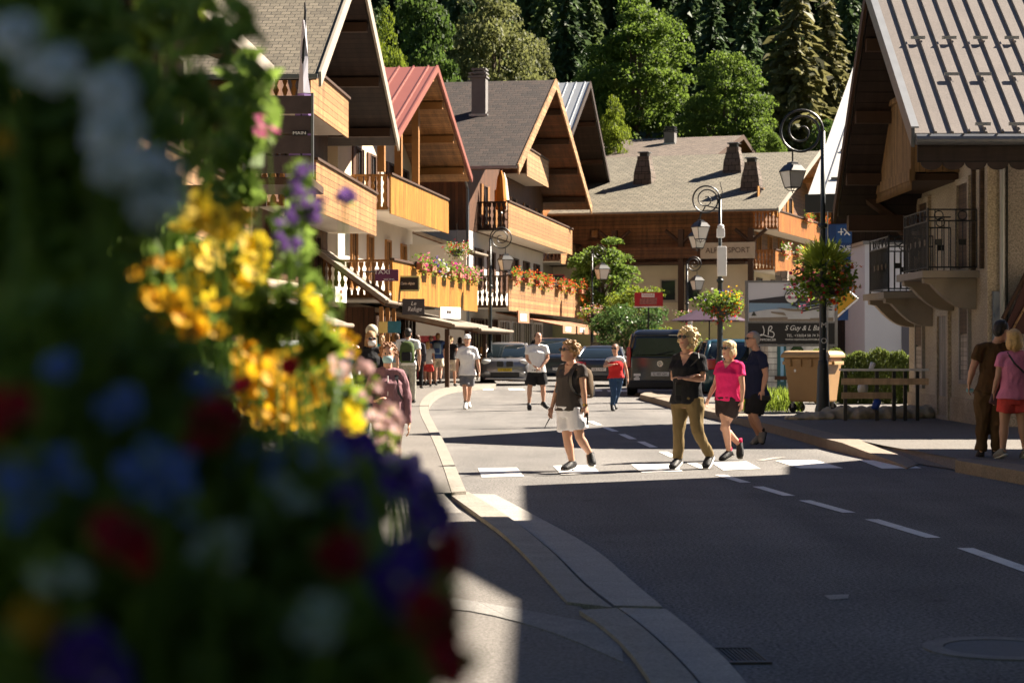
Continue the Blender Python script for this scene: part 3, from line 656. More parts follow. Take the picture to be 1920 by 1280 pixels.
# ------------------------------------------------------------------ ground, road, pavements, kerbs, markings
grassy = M('meadow', (.05, .075, .02), .95, .3, .5, .3, 10, fine=.3, fs=6)
structure(MB().quad((-400, -60, -.09), (500, -60, -.09), (500, 500, -.09), (-400, 500, -.09)).build('ground', grassy, recalc=False))
def road_mat():
    k = NT('road_asphalt'); tc = k.n('TexCoord'); ob = tc.outputs['Object']
    mp = k.n('Mapping', Vector=ob, Scale=(1.1, .09, 1)).outputs[0]
    tr_ = k.n('TexNoise', Vector=mp, Scale=1.0, Detail=3.0).outputs[0]          # tyre-polished tracks along the road
    bl_ = k.n('TexNoise', Vector=ob, Scale=.55, Detail=6.0, Roughness=.65).outputs[0]
    fi = k.n('TexNoise', Vector=ob, Scale=44.0, Detail=3.0, Roughness=.8).outputs[0]
    st = k.n('TexNoise', Vector=ob, Scale=2.3, Detail=2.0).outputs[0]
    c = k.mix(k.n('MapRange', Value=tr_, From__Min=.35, From__Max=.65).outputs[0], (.122, .117, .112, 1), (.165, .156, .147, 1))
    v = k.math('MULTIPLY', k.n('MapRange', Value=bl_, From__Min=.3, From__Max=.7, To__Min=.80, To__Max=1.18).outputs[0], k.n('MapRange', Value=fi, From__Min=.36, From__Max=.64, To__Min=.30, To__Max=1.70).outputs[0])
    v = k.math('MULTIPLY', v, k.n('MapRange', Value=st, From__Min=.24, From__Max=.34, To__Min=.72, To__Max=1.0).outputs[0])
    c = k.mix(1.0, c, k.n('CombineColor', Red=v, Green=v, Blue=v).outputs[0], 'MULTIPLY')
    p = k.n('BsdfPrincipled', Base__Color=c, Roughness=.88); p.inputs['Specular IOR Level'].default_value = .2
    bp = k.n('Bump', Height=fi, Strength=.8, Distance=.008); k.t.links.new(bp.outputs[0], p.inputs['Normal'])
    return k.end(p.outputs[0])
road_m = road_mat()
pave_m = M('pavement_asphalt', (.155, .143, .13), .9, .12, .7, .6, 70, spec=.18, fine=.3, fs=50)
def sheet(name, pts, z, m):
    return structure(MB().add([V((p[0], p[1], z)) for p in pts], [tuple(range(len(pts)))]).build(name, m, recalc=False))
sheet('road', [(-9, -8), (30, -8), (30, 70), (40, 150), (-5, 150), (-9, 60)], 0, road_m)

def resample(pts, n):
    L = [0]
    for a, b in zip(pts, pts[1:]): L.append(L[-1]+(b-a).length)
    out = []
    for i in range(n):
        t = L[-1]*i/(n-1); j = 0
        while j < len(L)-2 and L[j+1] < t: j += 1
        f = (t-L[j])/max(1e-6, L[j+1]-L[j]); out.append(pts[j].lerp(pts[j+1], f))
    return out
def ribbon(name, left, right, ztop, m, n=60, zbot=-.06, bevel=.012, joints=1.0):
    """raised strip of kerb stones between two ground lines, with open joints between the stones"""
    L, Rr = resample(smooth_line(left), n), resample(smooth_line(right), n)
    b = MB(); z = ztop if callable(ztop) else (lambda i: ztop)
    acc = 0; start = 0
    for i in range(n-1):
        acc += ((L[i+1]-L[i]).length+(Rr[i+1]-Rr[i]).length)/2
        if acc > joints or i == n-2:
            rings = []
            for j in range(start, i+2):
                k = .006/max(.05, (L[min(j+1, n-1)]-L[max(j-1, 0)]).length)
                l, r = L[j], Rr[j]
                if j == start: l, r = l.lerp(L[j+1], k*2), r.lerp(Rr[j+1], k*2)
                zt = z(j/(n-1))
                rings.append([V((l.x, l.y, zbot)), V((r.x, r.y, zbot)), V((r.x, r.y, zt)), V((l.x, l.y, zt))])
            if len(rings) > 1: b.loft(rings)
            start = i+1; acc = 0
    return structure(b.build(name, m, bevel=0))
KZ = .10
# left kerb: far bend to the crossing, then the flush double strip to the near gutter
kl = [(930, 719), (880, 721), (845, 724), (815, 731), (797, 742), (786, 757), (787, 775), (800, 800), (815, 832), (830, 870), (840, 900), (847, 922)]
kr = [(930, 723), (885, 726), (855, 729), (830, 735), (812, 746), (803, 760), (804, 775), (818, 800), (835, 832), (850, 865), (863, 895), (874, 920)]
KL = [gp(x, y, KZ) for x, y in kl]; KR = [gp(x, y, KZ) for x, y in kr]
ribbon('kerb', KL, KR, KZ, granite, 70)
nl = [(836, 925), (905, 972), (955, 1010), (1000, 1055), (1063, 1124)]
nm = [(878, 925), (960, 973), (1040, 1037), (1092, 1092), (1148, 1134)]
nr = [(928, 926), (1000, 964), (1115, 1025), (1187, 1090), (1242, 1136)]
NZ = .05
P_ = lambda l, z=NZ: [gp(x, y, z) for x, y in l]
ribbon('kerb', P_(nl), P_(nm), lambda t: .07-.03*t, granite, 30, joints=1.5)
ribbon('gutter', [p+V((.012, 0, 0)) for p in P_(nm, .03)], P_(nr, .03), .03, concrete, 30, joints=1.2)
nl2 = [(1085, 1142), (1130, 1172), (1172, 1210), (1200, 1245), (1235, 1300), (1300, 1420)]
nm2 = [(1155, 1138), (1200, 1170), (1250, 1215), (1290, 1255), (1350, 1330), (1430, 1430)]
nr2 = [(1248, 1140), (1300, 1180), (1340, 1215), (1375, 1248), (1440, 1330), (1540, 1440)]
ribbon('kerb', P_(nl2, .05), P_(nm2, .05), .05, granite, 24, joints=1.5)
ribbon('gutter', [p+V((.012, 0, 0)) for p in P_(nm2, .03)], P_(nr2, .03), .03, concrete, 24, joints=1.2)
# pale concrete edging of the driveway on the near left
de = [(500, 1095), (700, 1105), (860, 1120), (940, 1135), (1040, 1152), (1100, 1165), (1165, 1178)]
db = [(500, 1135), (700, 1132), (860, 1140), (930, 1153), (1020, 1178), (1090, 1205), (1168, 1240)]
ribbon('driveway_edging', P_(de, .03), P_(db, .03), .03, M('worn_edging', (.20, .19, .175), .9, .25, 5, .5, 40, fine=.25, fs=60), 14, joints=1.5)
# a pale strip across the pavement where the kerb drops
sy0 = gp(838, 924, KZ).y
structure(MB().quad((gp(836, 925, KZ).x-.02, sy0-.02, KZ-.006), (-9, sy0-.02, KZ-.006), (-9, sy0-1.3, .026), (gp(872, 951, NZ).x-.02, sy0-1.3, .026)).build('driveway_edging', concrete, recalc=False))
# left pavement, behind the kerb
pl = [(p.x+.035, p.y) for p in KL]
sheet('pavement', [(-1.9, 130)]+[(V(p)).to_tuple() if False else p for p in pl]+[(-9, gp(838, 924, KZ).y), (-9, 130)], KZ-.006, pave_m)
sheet('pavement', [(gp(836, 925, NZ).x, gp(838, 924, KZ).y-.02)]+[(p.x+.06, p.y) for p in P_(nl)]+[(p.x+.06, p.y) for p in P_(nl2, .05)]+[(gp(1310, 1440).x-.3, -8), (-9, -8), (-9, gp(838, 924, KZ).y-.02)], .024, pave_m)
# right kerb, dropped part and raised part under the standing couple
rt = [(1205, 741), (1230, 738), (1290, 737), (1340, 741), (1400, 752), (1455, 770)]
rl = [(1207, 741), (1235, 745), (1300, 757), (1350, 768), (1400, 779), (1450, 793)]
rk_o = [(1200, 739), (1225, 745), (1290, 762), (1400, 786), (1470, 801), (1530, 818), (1590, 832), (1640, 843), (1680, 851), (1700, 857)]
rk_i = [(1212, 734), (1240, 738), (1310, 752), (1420, 776), (1490, 794), (1548, 809), (1612, 823), (1660, 833), (1700, 843), (1722, 851)]
RO = [gp(x, y, .14) for x, y in rk_o]; RI = [gp(x, y, .14) for x, y in rk_i]
brk = M('kerb_brown', (.21, .17, .13), .85, .2, 5, .5, 25, fine=.25, fs=60)
def kz(t): return .14 if t < .88 else .14-.12*(t-.88)/.12
ribbon('kerb', RI, RO, kz, brk, 60)
_a, _b, _c, _d = gp(1650, 831, .14), gp(1796, 858, .14), gp(1792, 880, .012), gp(1680, 862, .012)
structure(MB().quad((_a.x, _a.y+.05, .131), (_b.x, _b.y+.05, .131), (_c.x, _c.y, .012), (_d.x, _d.y, .012)).build('dropped_kerb', pave_m, recalc=False))
ro3 = [(1790, 862), (1850, 872), (1920, 884), (2000, 898), (2100, 920)]; ri3 = [(1795, 858), (1850, 862), (1920, 871), (2000, 882), (2100, 900)]
ribbon('kerb', [gp(x, y, .14) for x, y in ri3], [gp(x, y, .14) for x, y in ro3], .14, brk, 16)
sheet('pavement', [(p.x-.04, p.y-.04) for p in RI[:-2]]+[(gp(x, y, .14).x, gp(x, y, .14).y+.005) for x, y in ri3]+[(25, 19.5), (25, 58), (gp(1212, 734, .14).x, 58)], .132, pave_m)
# zebra crossing and centre line
def mark(name, quads, m=paint, z=.006):
    b = MB()
    for q in quads: b.quad(*[V((p.x, p.y, z)) for p in [gp(x, y, z) for x, y in q]])
    return structure(b.build(name, m, recalc=False))
for q in [[(903, 894), (983, 892.5), (969, 876), (896, 877)], [(1052, 889.5), (1126, 886), (1109, 871), (1037, 872.5)],
          [(1203, 885), (1280, 882.5), (1262, 868.5), (1183, 870)], [(1356, 881), (1426, 878), (1400, 864.5), (1333, 866)],
          [(1500, 877.5), (1581, 877), (1528, 861.5), (1453, 863)], [(1654, 878), (1728, 877), (1682, 861), (1612, 862.5)]]:
    mark('crossing_stripe', [q])
def dash(a, b, w=.12):
    p, q = gp(*a), gp(*b); t = (q-p).normalized(); s = V((t.y, -t.x, 0))*w/2; z = V((0, 0, .006))
    structure(MB().quad(p-s+z, p+s+z, q+s+z, q-s+z).build('centre_line', paint, recalc=False))
for d in [((1350, 890.5), (1398, 905)), ((1421, 912.5), (1480, 930)), ((1509, 938.5), (1592, 961.5)), ((1634, 974), (1751, 1009)), ((1809, 1028), (1985, 1090)), ((2080, 1122), (2300, 1210)),
          ((1243, 847), (1264, 857)), ((1201, 828), (1226, 839)), ((1166, 814), (1187, 823.5)), ((1134, 801), (1154, 809)), ((1106, 789.5), (1124, 797)), ((1296, 868), (1322, 879))]:
    dash(*d)
for q in [[(955, 731), (985, 731), (980, 728), (952, 728)], [(925, 731), (905, 731), (908, 728), (925, 728)], [(1080, 733), (1130, 733), (1127, 730), (1080, 730)], [(1140, 734), (1180, 734), (1178, 731), (1138, 731)]]:
    mark('stop_line', [q])
mark('worn_marking', [[(1417, 862), (1450, 857), (1475, 856), (1432, 863)]], concrete)
# seams, cracks and other thin dark lines across the road
def thin_line(pts, w=.02):
    L0 = smooth_line([gp(x, y) for x, y in pts], 1); L = [None]*len(L0); b = MB()
    for i, p in enumerate(L0):
        t = (L0[min(i+1, len(L)-1)]-L0[max(0, i-1)]).normalized(); s = V((t.y, -t.x, 0))*w*(.5+random.random()*.6)
        L[i] = (p-s, p+s)
    for a, c in zip(L, L[1:]): b.quad(*[V((p.x, p.y, .0095)) for p in (a[0], a[1], c[1], c[0])])
    structure(b.build('tar_seam', dark_line, recalc=False))
thin_line([(872, 893), (930, 891), (1030, 889), (1120, 886), (1180, 884), (1260, 881), (1340, 879)], .03)
thin_line([(1000, 893), (1120, 888), (1190, 884)], .025)
thin_line([(1130, 872), (1180, 868), (1260, 867), (1340, 864)], .025)
thin_line([(1160, 884), (1190, 882.5), (1215, 883.5)], .05)
thin_line([(880, 840), (905, 841), (915, 840)], .02)
thin_line([(820, 771), (880, 772), (960, 770)], .03); thin_line([(940, 750), (970, 750)], .03)
thin_line([(1050, 783), (1130, 782), (1240, 786)], .03); thin_line([(985, 783), (1040, 781)], .03)
thin_line([(1365, 1122), (1450, 1116), (1520, 1112), (1590, 1114)], .006)
thin_line([(1070, 1125), (1130, 1129), (1185, 1134)], .015)
# patch of old paint, manhole ring, gutter grate
mark('road_patch', [[(1545, 1115), (1592, 1113), (1590, 1121), (1556, 1123)]], bpy.data.materials['manhole_ring'] if 'manhole_ring' in bpy.data.materials else concrete, .004)
mh = MB(); mc = gp(1875, 1216)
ringp = lambda r, z: [V((mc.x+r*math.cos(a*math.pi/16), mc.y+r*math.sin(a*math.pi/16), z)) for a in range(32)]
mh.loft([ringp(.37, .0), ringp(.37, .008), ringp(.27, .008), ringp(.27, .0)], cap=False)
mo = tag(mh.build('manhole', M('manhole_ring', (.19, .18, .17), .9, .25, 8, .5, 40, fine=.3)), 'round concrete manhole ring set in the shaded road', 'manhole')
cv = MB(); cv.add(ringp(.265, .005), [tuple(range(32))]); cv.build('cover', M('manhole_iron', (.08, .075, .07), .6, .3, 30, .6, 60), mo, recalc=False)
GW = .55
gr = thing('drain_grate', 'slotted iron drain grate in the gutter beside the shaded road', 'drain grate', gp(1388, 1230))
fr = MB(); fr.bx(-.19, .19, -.24, -.2, -.01, .018).bx(-.19, .19, .2, .24, -.01, .018).bx(-.19, -.16, -.2, .2, -.01, .018).bx(.16, .19, -.2, .2, -.01, .018)
gi = M('grate_iron', (.06, .055, .05), .6, .3, 30)
fr.build('frame', gi, gr)
for i in range(9):
    MB().box((-.14+i*.035, 0, .004), (.016, .4, .02)).build('bar', gi, gr)
MB().quad((-.16, -.2, .003), (.16, -.2, .003), (.16, .2, .003), (-.16, .2, .003)).build('pit', iron, gr, recalc=False)
gr.rotation_euler.z = R(4); gr.scale = (.55, 1, 1); gr.location.z = -.006
# ------------------------------------------------------------------ chalets
def wp(h, x, y, z):
    return Matrix.Rotation(h.rotation_euler.z, 3, 'Z') @ V((x, y, z))+h.location
def bars(r, u, o, c, w, h, t, dp):
    """rectangular frame of four bars; r right, u up, o out"""
    b = MB(); rot = Matrix((r, o, u)).transposed()
    b.box(c+u*(h/2-t/2), (w, dp, t), rot).box(c-u*(h/2-t/2), (w, dp, t), rot)
    b.box(c+r*(w/2-t/2), (t, dp, h-2*t), rot).box(c-r*(w/2-t/2), (t, dp, h-2*t), rot)
    return b, rot
def window(par, c, w, h, out, fm=None, sh=None, gm=None, mull=1, name='window', sill=True):
    c = V(c); o = V(out); r = V((0, 0, 1)).cross(o); u = V((0, 0, 1)); fm = fm or beam_l
    b, rot = bars(r, u, o, c+o*.03, w, h, .07, .1)
    for i in range(mull):
        b.box(c+o*.025+r*(w*((i+1)/(mull+1)-.5)), (.05, .06, h-.14), rot)
    f = b.build(name, fm, par)
    MB().box(c+o*.012, (w-.13, .02, h-.13), rot).build('pane', gm or glass, f)
    if sill: MB().box(c-u*(h/2+.035)+o*.06, (w+.16, .2, .065), rot).build('sill', fm, f)
    if sh:
        for s in (-1, 1):
            MB().box(c+r*s*(w/2+w*.26)+o*.035, (w*.48, .05, h), rot).build('shutter', sh, par)
    return f
def balusters(p0, p1, z0, z1, step=.19):
    """flat cut-out balusters between two local points with rails"""
    p0, p1 = V(p0), V(p1); t = p1-p0; n = max(2, int(t.length/step)); t.normalize(); s = V((t.y, -t.x, 0))*.015
    b = MB(); h = z1-z0
    prof = [(.075, 0), (.075, .1), (.03, .2), (.075, .38), (.03, .52), (.065, .66), (.03, .8), (.075, .9), (.075, 1)]
    for i in range(n):
        c = p0.lerp(p1, (i+.5)/n)
        poly = [c+t*a+V((0, 0, z0+h*k)) for a, k in prof]+[c-t*a+V((0, 0, z0+h*k)) for a, k in prof[::-1]]
        b.prism([q-s for q in poly], s*2)
    m = (p0+p1)/2; L = (p1-p0).length; rot = Matrix((t, V((t.y, -t.x, 0)), V((0, 0, 1)))).transposed()
    b.box(m+V((0, 0, z0-.04)), (L, .07, .1), rot).box(m+V((0, 0, z1+.04)), (L, .1, .07), rot)
    return b
def balcony(par, x0, x1, z0, z1, yf, yb, fm, em, cap=None, fl=None, end='bal', label=None):
    root = MB().bx(x0, x1, yf+.02, yb, z0-.14, z0-.01).build('balcony', fl or white, par)
    MB().bx(x0-.02, x1+.02, yf-.03, yf+.02, z0-.22, z1).build('front_panel', fm, root)
    MB().bx(x0-.06, x1+.06, yf-.09, yf+.06, z1+.002, z1+.07).build('hand_rail', cap or beam, root)
    if end == 'bal':
        balusters((x0, yf+.07, 0), (x0, yb-.02, 0), z0, z1-.05).build('balustrade', em, root)
    else:
        MB().bx(x0-.03, x0+.02, yf+.025, yb-.02, z0-.1, z1-.01).build('end_panel', em, root)
    return root
def chalet(name, label, E0, E1, ax, ay, rl, roof_m, verge_m, soff_m, wall_lo, wall_up, zs=3.0, ov=2.0, xw=(1.2, 1.2), metal=False, purl=None, group=None, cat='chalet', vw=.30, flat=None):
    e0, e1 = at(*E0), at(*E1); ze = (e0.z+e1.z)/2
    d = V((e1.x-e0.x, e1.y-e0.y, 0)); L = d.length; u = d/L
    k = (ax-960)/F                                     # apex: where the verge line crosses column ax
    t = (e0.x-k*e0.y)/(k*u.y-u.x); za = CH+(HY-ay)*(e0.y+t*u.y)/F
    h = thing(name, label, cat, (e0.x, e0.y, 0), math.atan2(u.y, u.x), group)
    h['_d'] = 0; del h['_d']
    s0, s1 = (za-ze)/t, (za-ze)/(L-t)
    zr = lambda x: za-(t-x)*s0 if x < t else za-(x-t)*s1
    th = .10
    for x0, s in ((0, 1), (L, -1)):
        r = MB().prism([(x0, 0, ze), (t, 0, za), (t, 0, za-th), (x0, 0, ze-th)], (0, rl, 0)).build('roof', roof_m, h)
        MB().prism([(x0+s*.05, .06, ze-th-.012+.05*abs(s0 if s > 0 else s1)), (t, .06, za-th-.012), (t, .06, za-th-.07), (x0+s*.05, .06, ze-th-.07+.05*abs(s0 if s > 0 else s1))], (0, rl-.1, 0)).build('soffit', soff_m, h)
        sl = V((t-x0, 0, za-ze)).normalized(); up = V((-sl.z, 0, sl.x))*(1 if sl.x > 0 else -1)
        MB().prism([V((x0, -.07, ze))+up*.05, V((t, -.07, za))+up*.05, V((t, -.07, za-vw)), V((x0, -.07, ze-vw*.9))], (0, .065, 0)).build('verge_board', verge_m, h)
        if metal and s > 0:                            # standing seams on the slope that faces the street's near end
            b = MB(); y = .25
            while y < rl:
                b.prism([V((x0, y, ze+.002)), V((t, y, za+.002)), V((t, y, za+.05)), V((x0, y, ze+.05))], (0, .05, 0)); y += .52
            b.build('standing_seams', roof_m, r)
            b = []
            for row, f in enumerate((.25, .42, .6)):
                for q in range(2 if row else 3):
                    y = .9+q*.85+row*.3; x = t*f; b.append((x, y+.19, zr(x)+.065))
            copies(MB().box((0, 0, 0), (.1, .38, .07)), 'snow_guard', beam, r, b)
        else:
            MB().prism([V((x0, .0, ze-th-.02)), V((x0-s*.14, 0, ze-th-.02)), V((x0-s*.14, 0, ze-.02)), V((x0-s*.0, 0, ze-.02))], (0, rl, 0)).build('gutter', zinc, h)
    xa, xb = xw[0], L-xw[1]
    MB().bx(xa-.004, xb+.004, ov-.004, rl, 0, zs).build('wall', wall_lo, h)
    pts = [(xa, ov, zs+.002), (xb, ov, zs+.002), (xb, ov, zr(xb)-th-.08), (t, ov, za-th-.08), (xa, ov, zr(xa)-th-.08)]
    MB().prism(pts, (0, rl-ov-.2, 0)).build('gable_wall', wall_up, h)
    for f in (purl if purl is not None else (.12, .42, .72)):
        for x in (t*f, L-(L-t)*f):
            z = zr(x)-th-.075
            MB().bx(x-.11, x+.11, .1, ov, z-.28, z-.02).build('purlin', beam if soff_m in (darkh, darkw, brownh) else beam_l, h)
    MB().bx(t-.12, t+.12, .1, ov, za-th-.42, za-th-.1).build('purlin', beam if soff_m in (darkh, darkw, brownh) else beam_l, h)
    return h, dict(L=L, t=t, za=za, ze=ze, zr=zr, xa=xa, xb=xb, ov=ov)
oldtrim = M('weathered_trim', (.22, .17, .125), .8, .25, 5)
def pent(par, x0, x1, y0, y1, z0, z1, roof_m, name='pent_roof', gut=True):
    """lean-to roof: low edge at y0 (street) height z0, high edge at y1 height z1"""
    s = MB().prism([(x0, y0, z0), (x0, y1, z1), (x0, y1, z1-.1), (x0, y0, z0-.1)], (x1-x0, 0, 0)).build(name, roof_m, par)
    MB().prism([(x0-.05, y0-.02, z0-.12), (x0-.05, y1, z1-.12), (x0-.05, y1, z1+.03), (x0-.05, y0-.02, z0+.03)], (.045, 0, 0)).build('verge_board', oldtrim, s)
    MB().prism([(x0+.05, y0+.03, z0-.108), (x0+.05, y1-.02, z1-.108), (x0+.05, y1-.02, z1-.17), (x0+.05, y0+.03, z0-.17)], (x1-x0-.1, 0, 0)).build('soffit', brownh, s)
    if gut:
        MB().tube([(x0-.1, y0-.07, z0-.05), (x1+.1, y0-.07, z0-.05)], .055, 10).build('gutter', oldtrim, s)
    return s

CH_G = 'gabled chalets along the left side of the street'
# the nearest chalet, mostly behind the flowers
e_ = at(507, 125, 38)
h0 = thing('chalet', 'nearest house behind the flowers with long eave along the street and slatted dark balcony screen', 'chalet', (e_.x-.0236*21.5, 16.5, 0), math.atan2(1, .0236), CH_G)
MB().bx(0.2, 21.2, 1.604, 11, 0, 3.0).build('wall', cream, h0); MB().bx(0.2, 21.2, 1.604, 11, 3.002, 6.85).build('upper_wall', brownw, h0)
rf0 = MB().prism([(0, 0, e_.z), (0, 6.3, e_.z+2.6), (0, 6.3, e_.z+2.45), (0, 0, e_.z-.15)], (21.5, 0, 0)).build('roof', tiles_tan, h0)
MB().prism([(.1, .05, e_.z-.16), (.1, 2.5, e_.z+.85), (.1, 2.5, e_.z+.75), (.1, .05, e_.z-.26)], (21.3, 0, 0)).build('soffit', brownh, h0)
MB().prism([(0, 12.6, e_.z), (0, 6.3, e_.z+2.6), (0, 6.3, e_.z+2.45), (0, 12.6, e_.z-.15)], (21.5, 0, 0)).build('roof', tiles_tan, h0)
MB().bx(0, 21.55, -.06, -.005, e_.z-.24, e_.z+.03).build('fascia', verge_g, h0)
MB().prism([(21.56, -.06, e_.z-.3), (21.56, 6.3, e_.z+2.4), (21.56, 6.3, e_.z+2.66), (21.56, -.06, e_.z+.06)], (.05, 0, 0)).build('verge_board', verge_g, h0)
for x in range(1, 21, 2): MB().bx(x-.07, x+.07, .1, 1.6, e_.z-.12, e_.z+.05).build('rafter', beam, h0)
for x in (8.5, 12.5, 16.5):
    window(h0, (x, 1.6, 1.75), 1.6, 1.9, (0, -1, 0), gm=glass2)
    window(h0, (x, 1.6, 4.3), 1.0, 1.2, (0, -1, 0), sh=honey)
balcony(h0, 10.5, 20.6, 3.35, 4.4, .3, 1.6, palew, beam)
pent(h0, 10, 21.2, -.9, 1.58, 2.45, 3.05, slate)
# chalet 1: tan tiled roof, dark far soffit
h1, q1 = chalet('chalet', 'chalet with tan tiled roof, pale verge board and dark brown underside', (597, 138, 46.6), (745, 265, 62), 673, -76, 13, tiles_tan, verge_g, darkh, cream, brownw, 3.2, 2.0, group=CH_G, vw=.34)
balcony(h1, 3.2, 14.75, 5.05, 6.1, .6, 2.0, honeyh, honey)
balcony(h1, 2.4, 8.8, 7.45, 8.3, .6, 2.0, honeyh, honey)
for x in (4, 6.4, 9, 11.6): window(h1, (x, 2.0, 6.3), .9, 1.5, (0, -1, 0), fm=beam, sh=brownw)
for x in (4.5, 8, 12): window(h1, (x, 1.996, 4.1), .9, 1.2, (0, -1, 0), fm=beam)
for x in (3, 6, 9, 12): window(h1, (x, 1.96, 1.35), 2.4, 2.3, (0, -1, 0), fm=beam, gm=glass2, mull=2, sill=False)
pent(h1, 11.2, 14.9, -.15, 1.99, 2.78, 4.35, slate)
pent(h1, -3.5, 2.2, -.4, 1.99, 2.0, 2.95, slate)
for x in (11.6, 13.1, 14.6): MB().bx(x-.06, x+.06, -.05, .07, .1, 2.6).build('porch_post', beam_l, h1)
MB().bx(11.3, 14.8, .1, .16, 1.75, 2.35).build('shop_fascia', beam, h1)
MB().bx(12.3, 12.42, .3, 1.99, .0, 2.6).build('shop_partition', brownw, h1)
# snow-light dormer strip on the near slope
h1r = [o for o in kids(h1) if o.name.startswith('roof')][0]
# chalet 2: red metal roof, golden soffit
h2, q2 = chalet('chalet', 'chalet with red ribbed metal roof and golden boarded underside', (742, 255, 62), (883, 333, 77.5), 818, 125, 11, red_metal, red_metal, honeyh, white, cream, 5.9, 2.1, metal=True, group=CH_G, vw=.2, purl=(.15, .45, .75))
balcony(h2, 3.2, 14.95, 6.0, 7.05, .8, 2.1, goldw, honey)
lb = balcony(h2, -2.2, 15.15, 2.98, 4.02, -.3, 2.1, goldw, honey)
for x in (4.2, 6.6, 10, 12.6): window(h2, (x, 2.1, 7.05), .9, 2.0, (0, -1, 0), fm=beam, sh=brownw, sill=False)
for x in (3.5, 6.2, 9.4, 12.4): window(h2, (x, 2.096, 4.3), .95, 1.9, (0, -1, 0), fm=beam_l, gm=glass, sill=False)
for x in (2.4, 5.2, 8, 10.8, 13.4): window(h2, (x, 2.06, 1.35), 2.3, 2.3, (0, -1, 0), fm=beam, gm=glass2, mull=2, sill=False)
MB().bx(13.5, 13.58, -.15, 2.05, 4.0, 5.3).build('privacy_screen', white, h2)
MB().bx(1.6, 13.9, 2.06, 2.09, .05, 2.85).build('shopfront', brownw, h2)
MB().bx(1.3, 14.1, 1.96, 1.99, .05, 2.9).build('shopfront', brownw, h1)
for x in (2.6, 5.6, 8.9): MB().bx(x-.12, x+.12, .85, 1.09, 7.1, q2['zr'](x)-.35).build('roof_post', beam_l, h2)
pent(h2, 2.6, 7.4, -1.35, 2.05, 2.15, 2.85, slate)
pent(h2, 7.5, 16, -1.5, 2.05, 2.05, 2.75, slate)
for x in (3, 7.2, 11.5, 15.6): MB().bx(x-.07, x+.07, -1.2, -1.06, .1, 2.0).build('porch_post', beam, h2)
# chalet 3: brown shingles, big brown gable
h3, q3 = chalet('chalet', 'broad chalet with brown shingled roof and pale verge board', (970, 310, 80), (1108, 388, 104), 1041, 150, 14, tiles_br, palew, brownh, white, brownw, 6.2, 2.3, group=CH_G, vw=.42, xw=(1.6, 1.6), purl=(.12, .36, .6, .82))
balcony(h3, 3.7, 24.2, 6.4, 7.5, 1.0, 2.3, honeyh, darkw)
balcony(h3, 1.4, 24.4, 3.1, 4.3, .6, 2.3, honeyh, beam, end='bal')
balcony(h3, 10.1, 16.9, 9.35, 10.4, 1.2, 2.3, palew, brownw, end='panel')
for x in (5.4, 9, 13, 17, 21): window(h3, (x, 2.3, 7.4), 1.0, 1.9, (0, -1, 0), fm=beam, sh=honey, sill=False)
for x in (4, 7, 10.2, 13.6, 17, 20.4): window(h3, (x, 2.296, 4.7), 1.0, 1.7, (0, -1, 0), fm=beam, sh=brownw, sill=False)
for x in (3.6, 7, 10.4, 13.8, 17.2, 20.6): window(h3, (x, 2.296, 1.4), 2.8, 2.4, (0, -1, 0), fm=whitep if x > 9 else beam, gm=glass2, mull=3, sill=False)
window(h3, (13.5, 2.3, 10.6), 1.0, 1.6, (0, -1, 0), fm=beam_l, sill=False)
for y, z in ((4.5, 7.4), (7.5, 7.4)): window(h3, (1.6, y, z), 1.0, 1.2, (-1, 0, 0), fm=beam)
pent(h3, -1.2, 1.55, 1.6, 5.5, 5.2, 6.6, tiles_br)
MB().tube([(.2, 2.2, 8.3), (1.4, 2.3, 7.9), (1.42, 2.28, .1)], .06).build('downpipe', zinc, h3)
aw = M('awning_cloth', (.33, .155, .085), .8, .08, 4)
for x0, x1 in ((8.2, 12.6), (13.2, 19), (19.5, 23.8)):
    a = MB().prism([(x0, -.7, 2.35), (x0, 2.28, 2.95), (x0, 2.28, 2.90), (x0, -.7, 2.30)], (x1-x0, 0, 0)).build('awning', aw, h3)
    MB().bx(x0, x1, -.73, -.70, 2.0, 2.36).build('valance', aw, a)
    MB().bx(x0+.8, x0+2.6, -.745, -.732, 2.08, 2.29).build('name_strip', whitep, a)
MB().bx(3.4, 6.4, .5, .56, 2.42, 2.92).build('shop_fascia', aw, h3)
MB().bx(3.9, 5.6, .485, .498, 2.5, 2.8).build('name_strip', whitep, h3)
def chimney(h, q, x, y, hgt, w, d, m, capm, name='chimney'):
    z = q['zr'](x); b = MB().bx(x-w/2, x+w/2, y-d/2, y+d/2, z-.8, z+hgt).build(name, m, h)
    c = MB()
    for i in range(3): c.bx(x-w/2-.05+i*.02, x+w/2+.05-i*.02, y-d/2-.05+i*.02, y+d/2+.05-i*.02, z+hgt+.004+i*.17, z+hgt+.08+i*.17)
    for sx in (-1, 1):
        for sy in (-1, 1): c.box((x+sx*w*.38, y+sy*d*.38, z+hgt+.2), (.07, .07, .4))
    c.build('chimney_cap', capm, b)
    MB().bx(x-w/2-.1, x+w/2+.1, y-d/2-.1, y+d/2+.1, q['zr'](x-w/2)-.16, q['zr'](x-w/2)+.06).build('flashing', pale_zinc, b)
    return b
brickm = M('chimney_render', (.17, .16, .155), .9, .15, 3)
chimney(h3, q3, 6.5, 2.7, 1.5, .62, .62, brickm, brickm)
chimney(h3, q3, 13.2, 4.0, 1.1, .75, .75, M('chimney_brick', (.25, .13, .075), .9, .2, 3, tex='brick', w=.25), concrete)
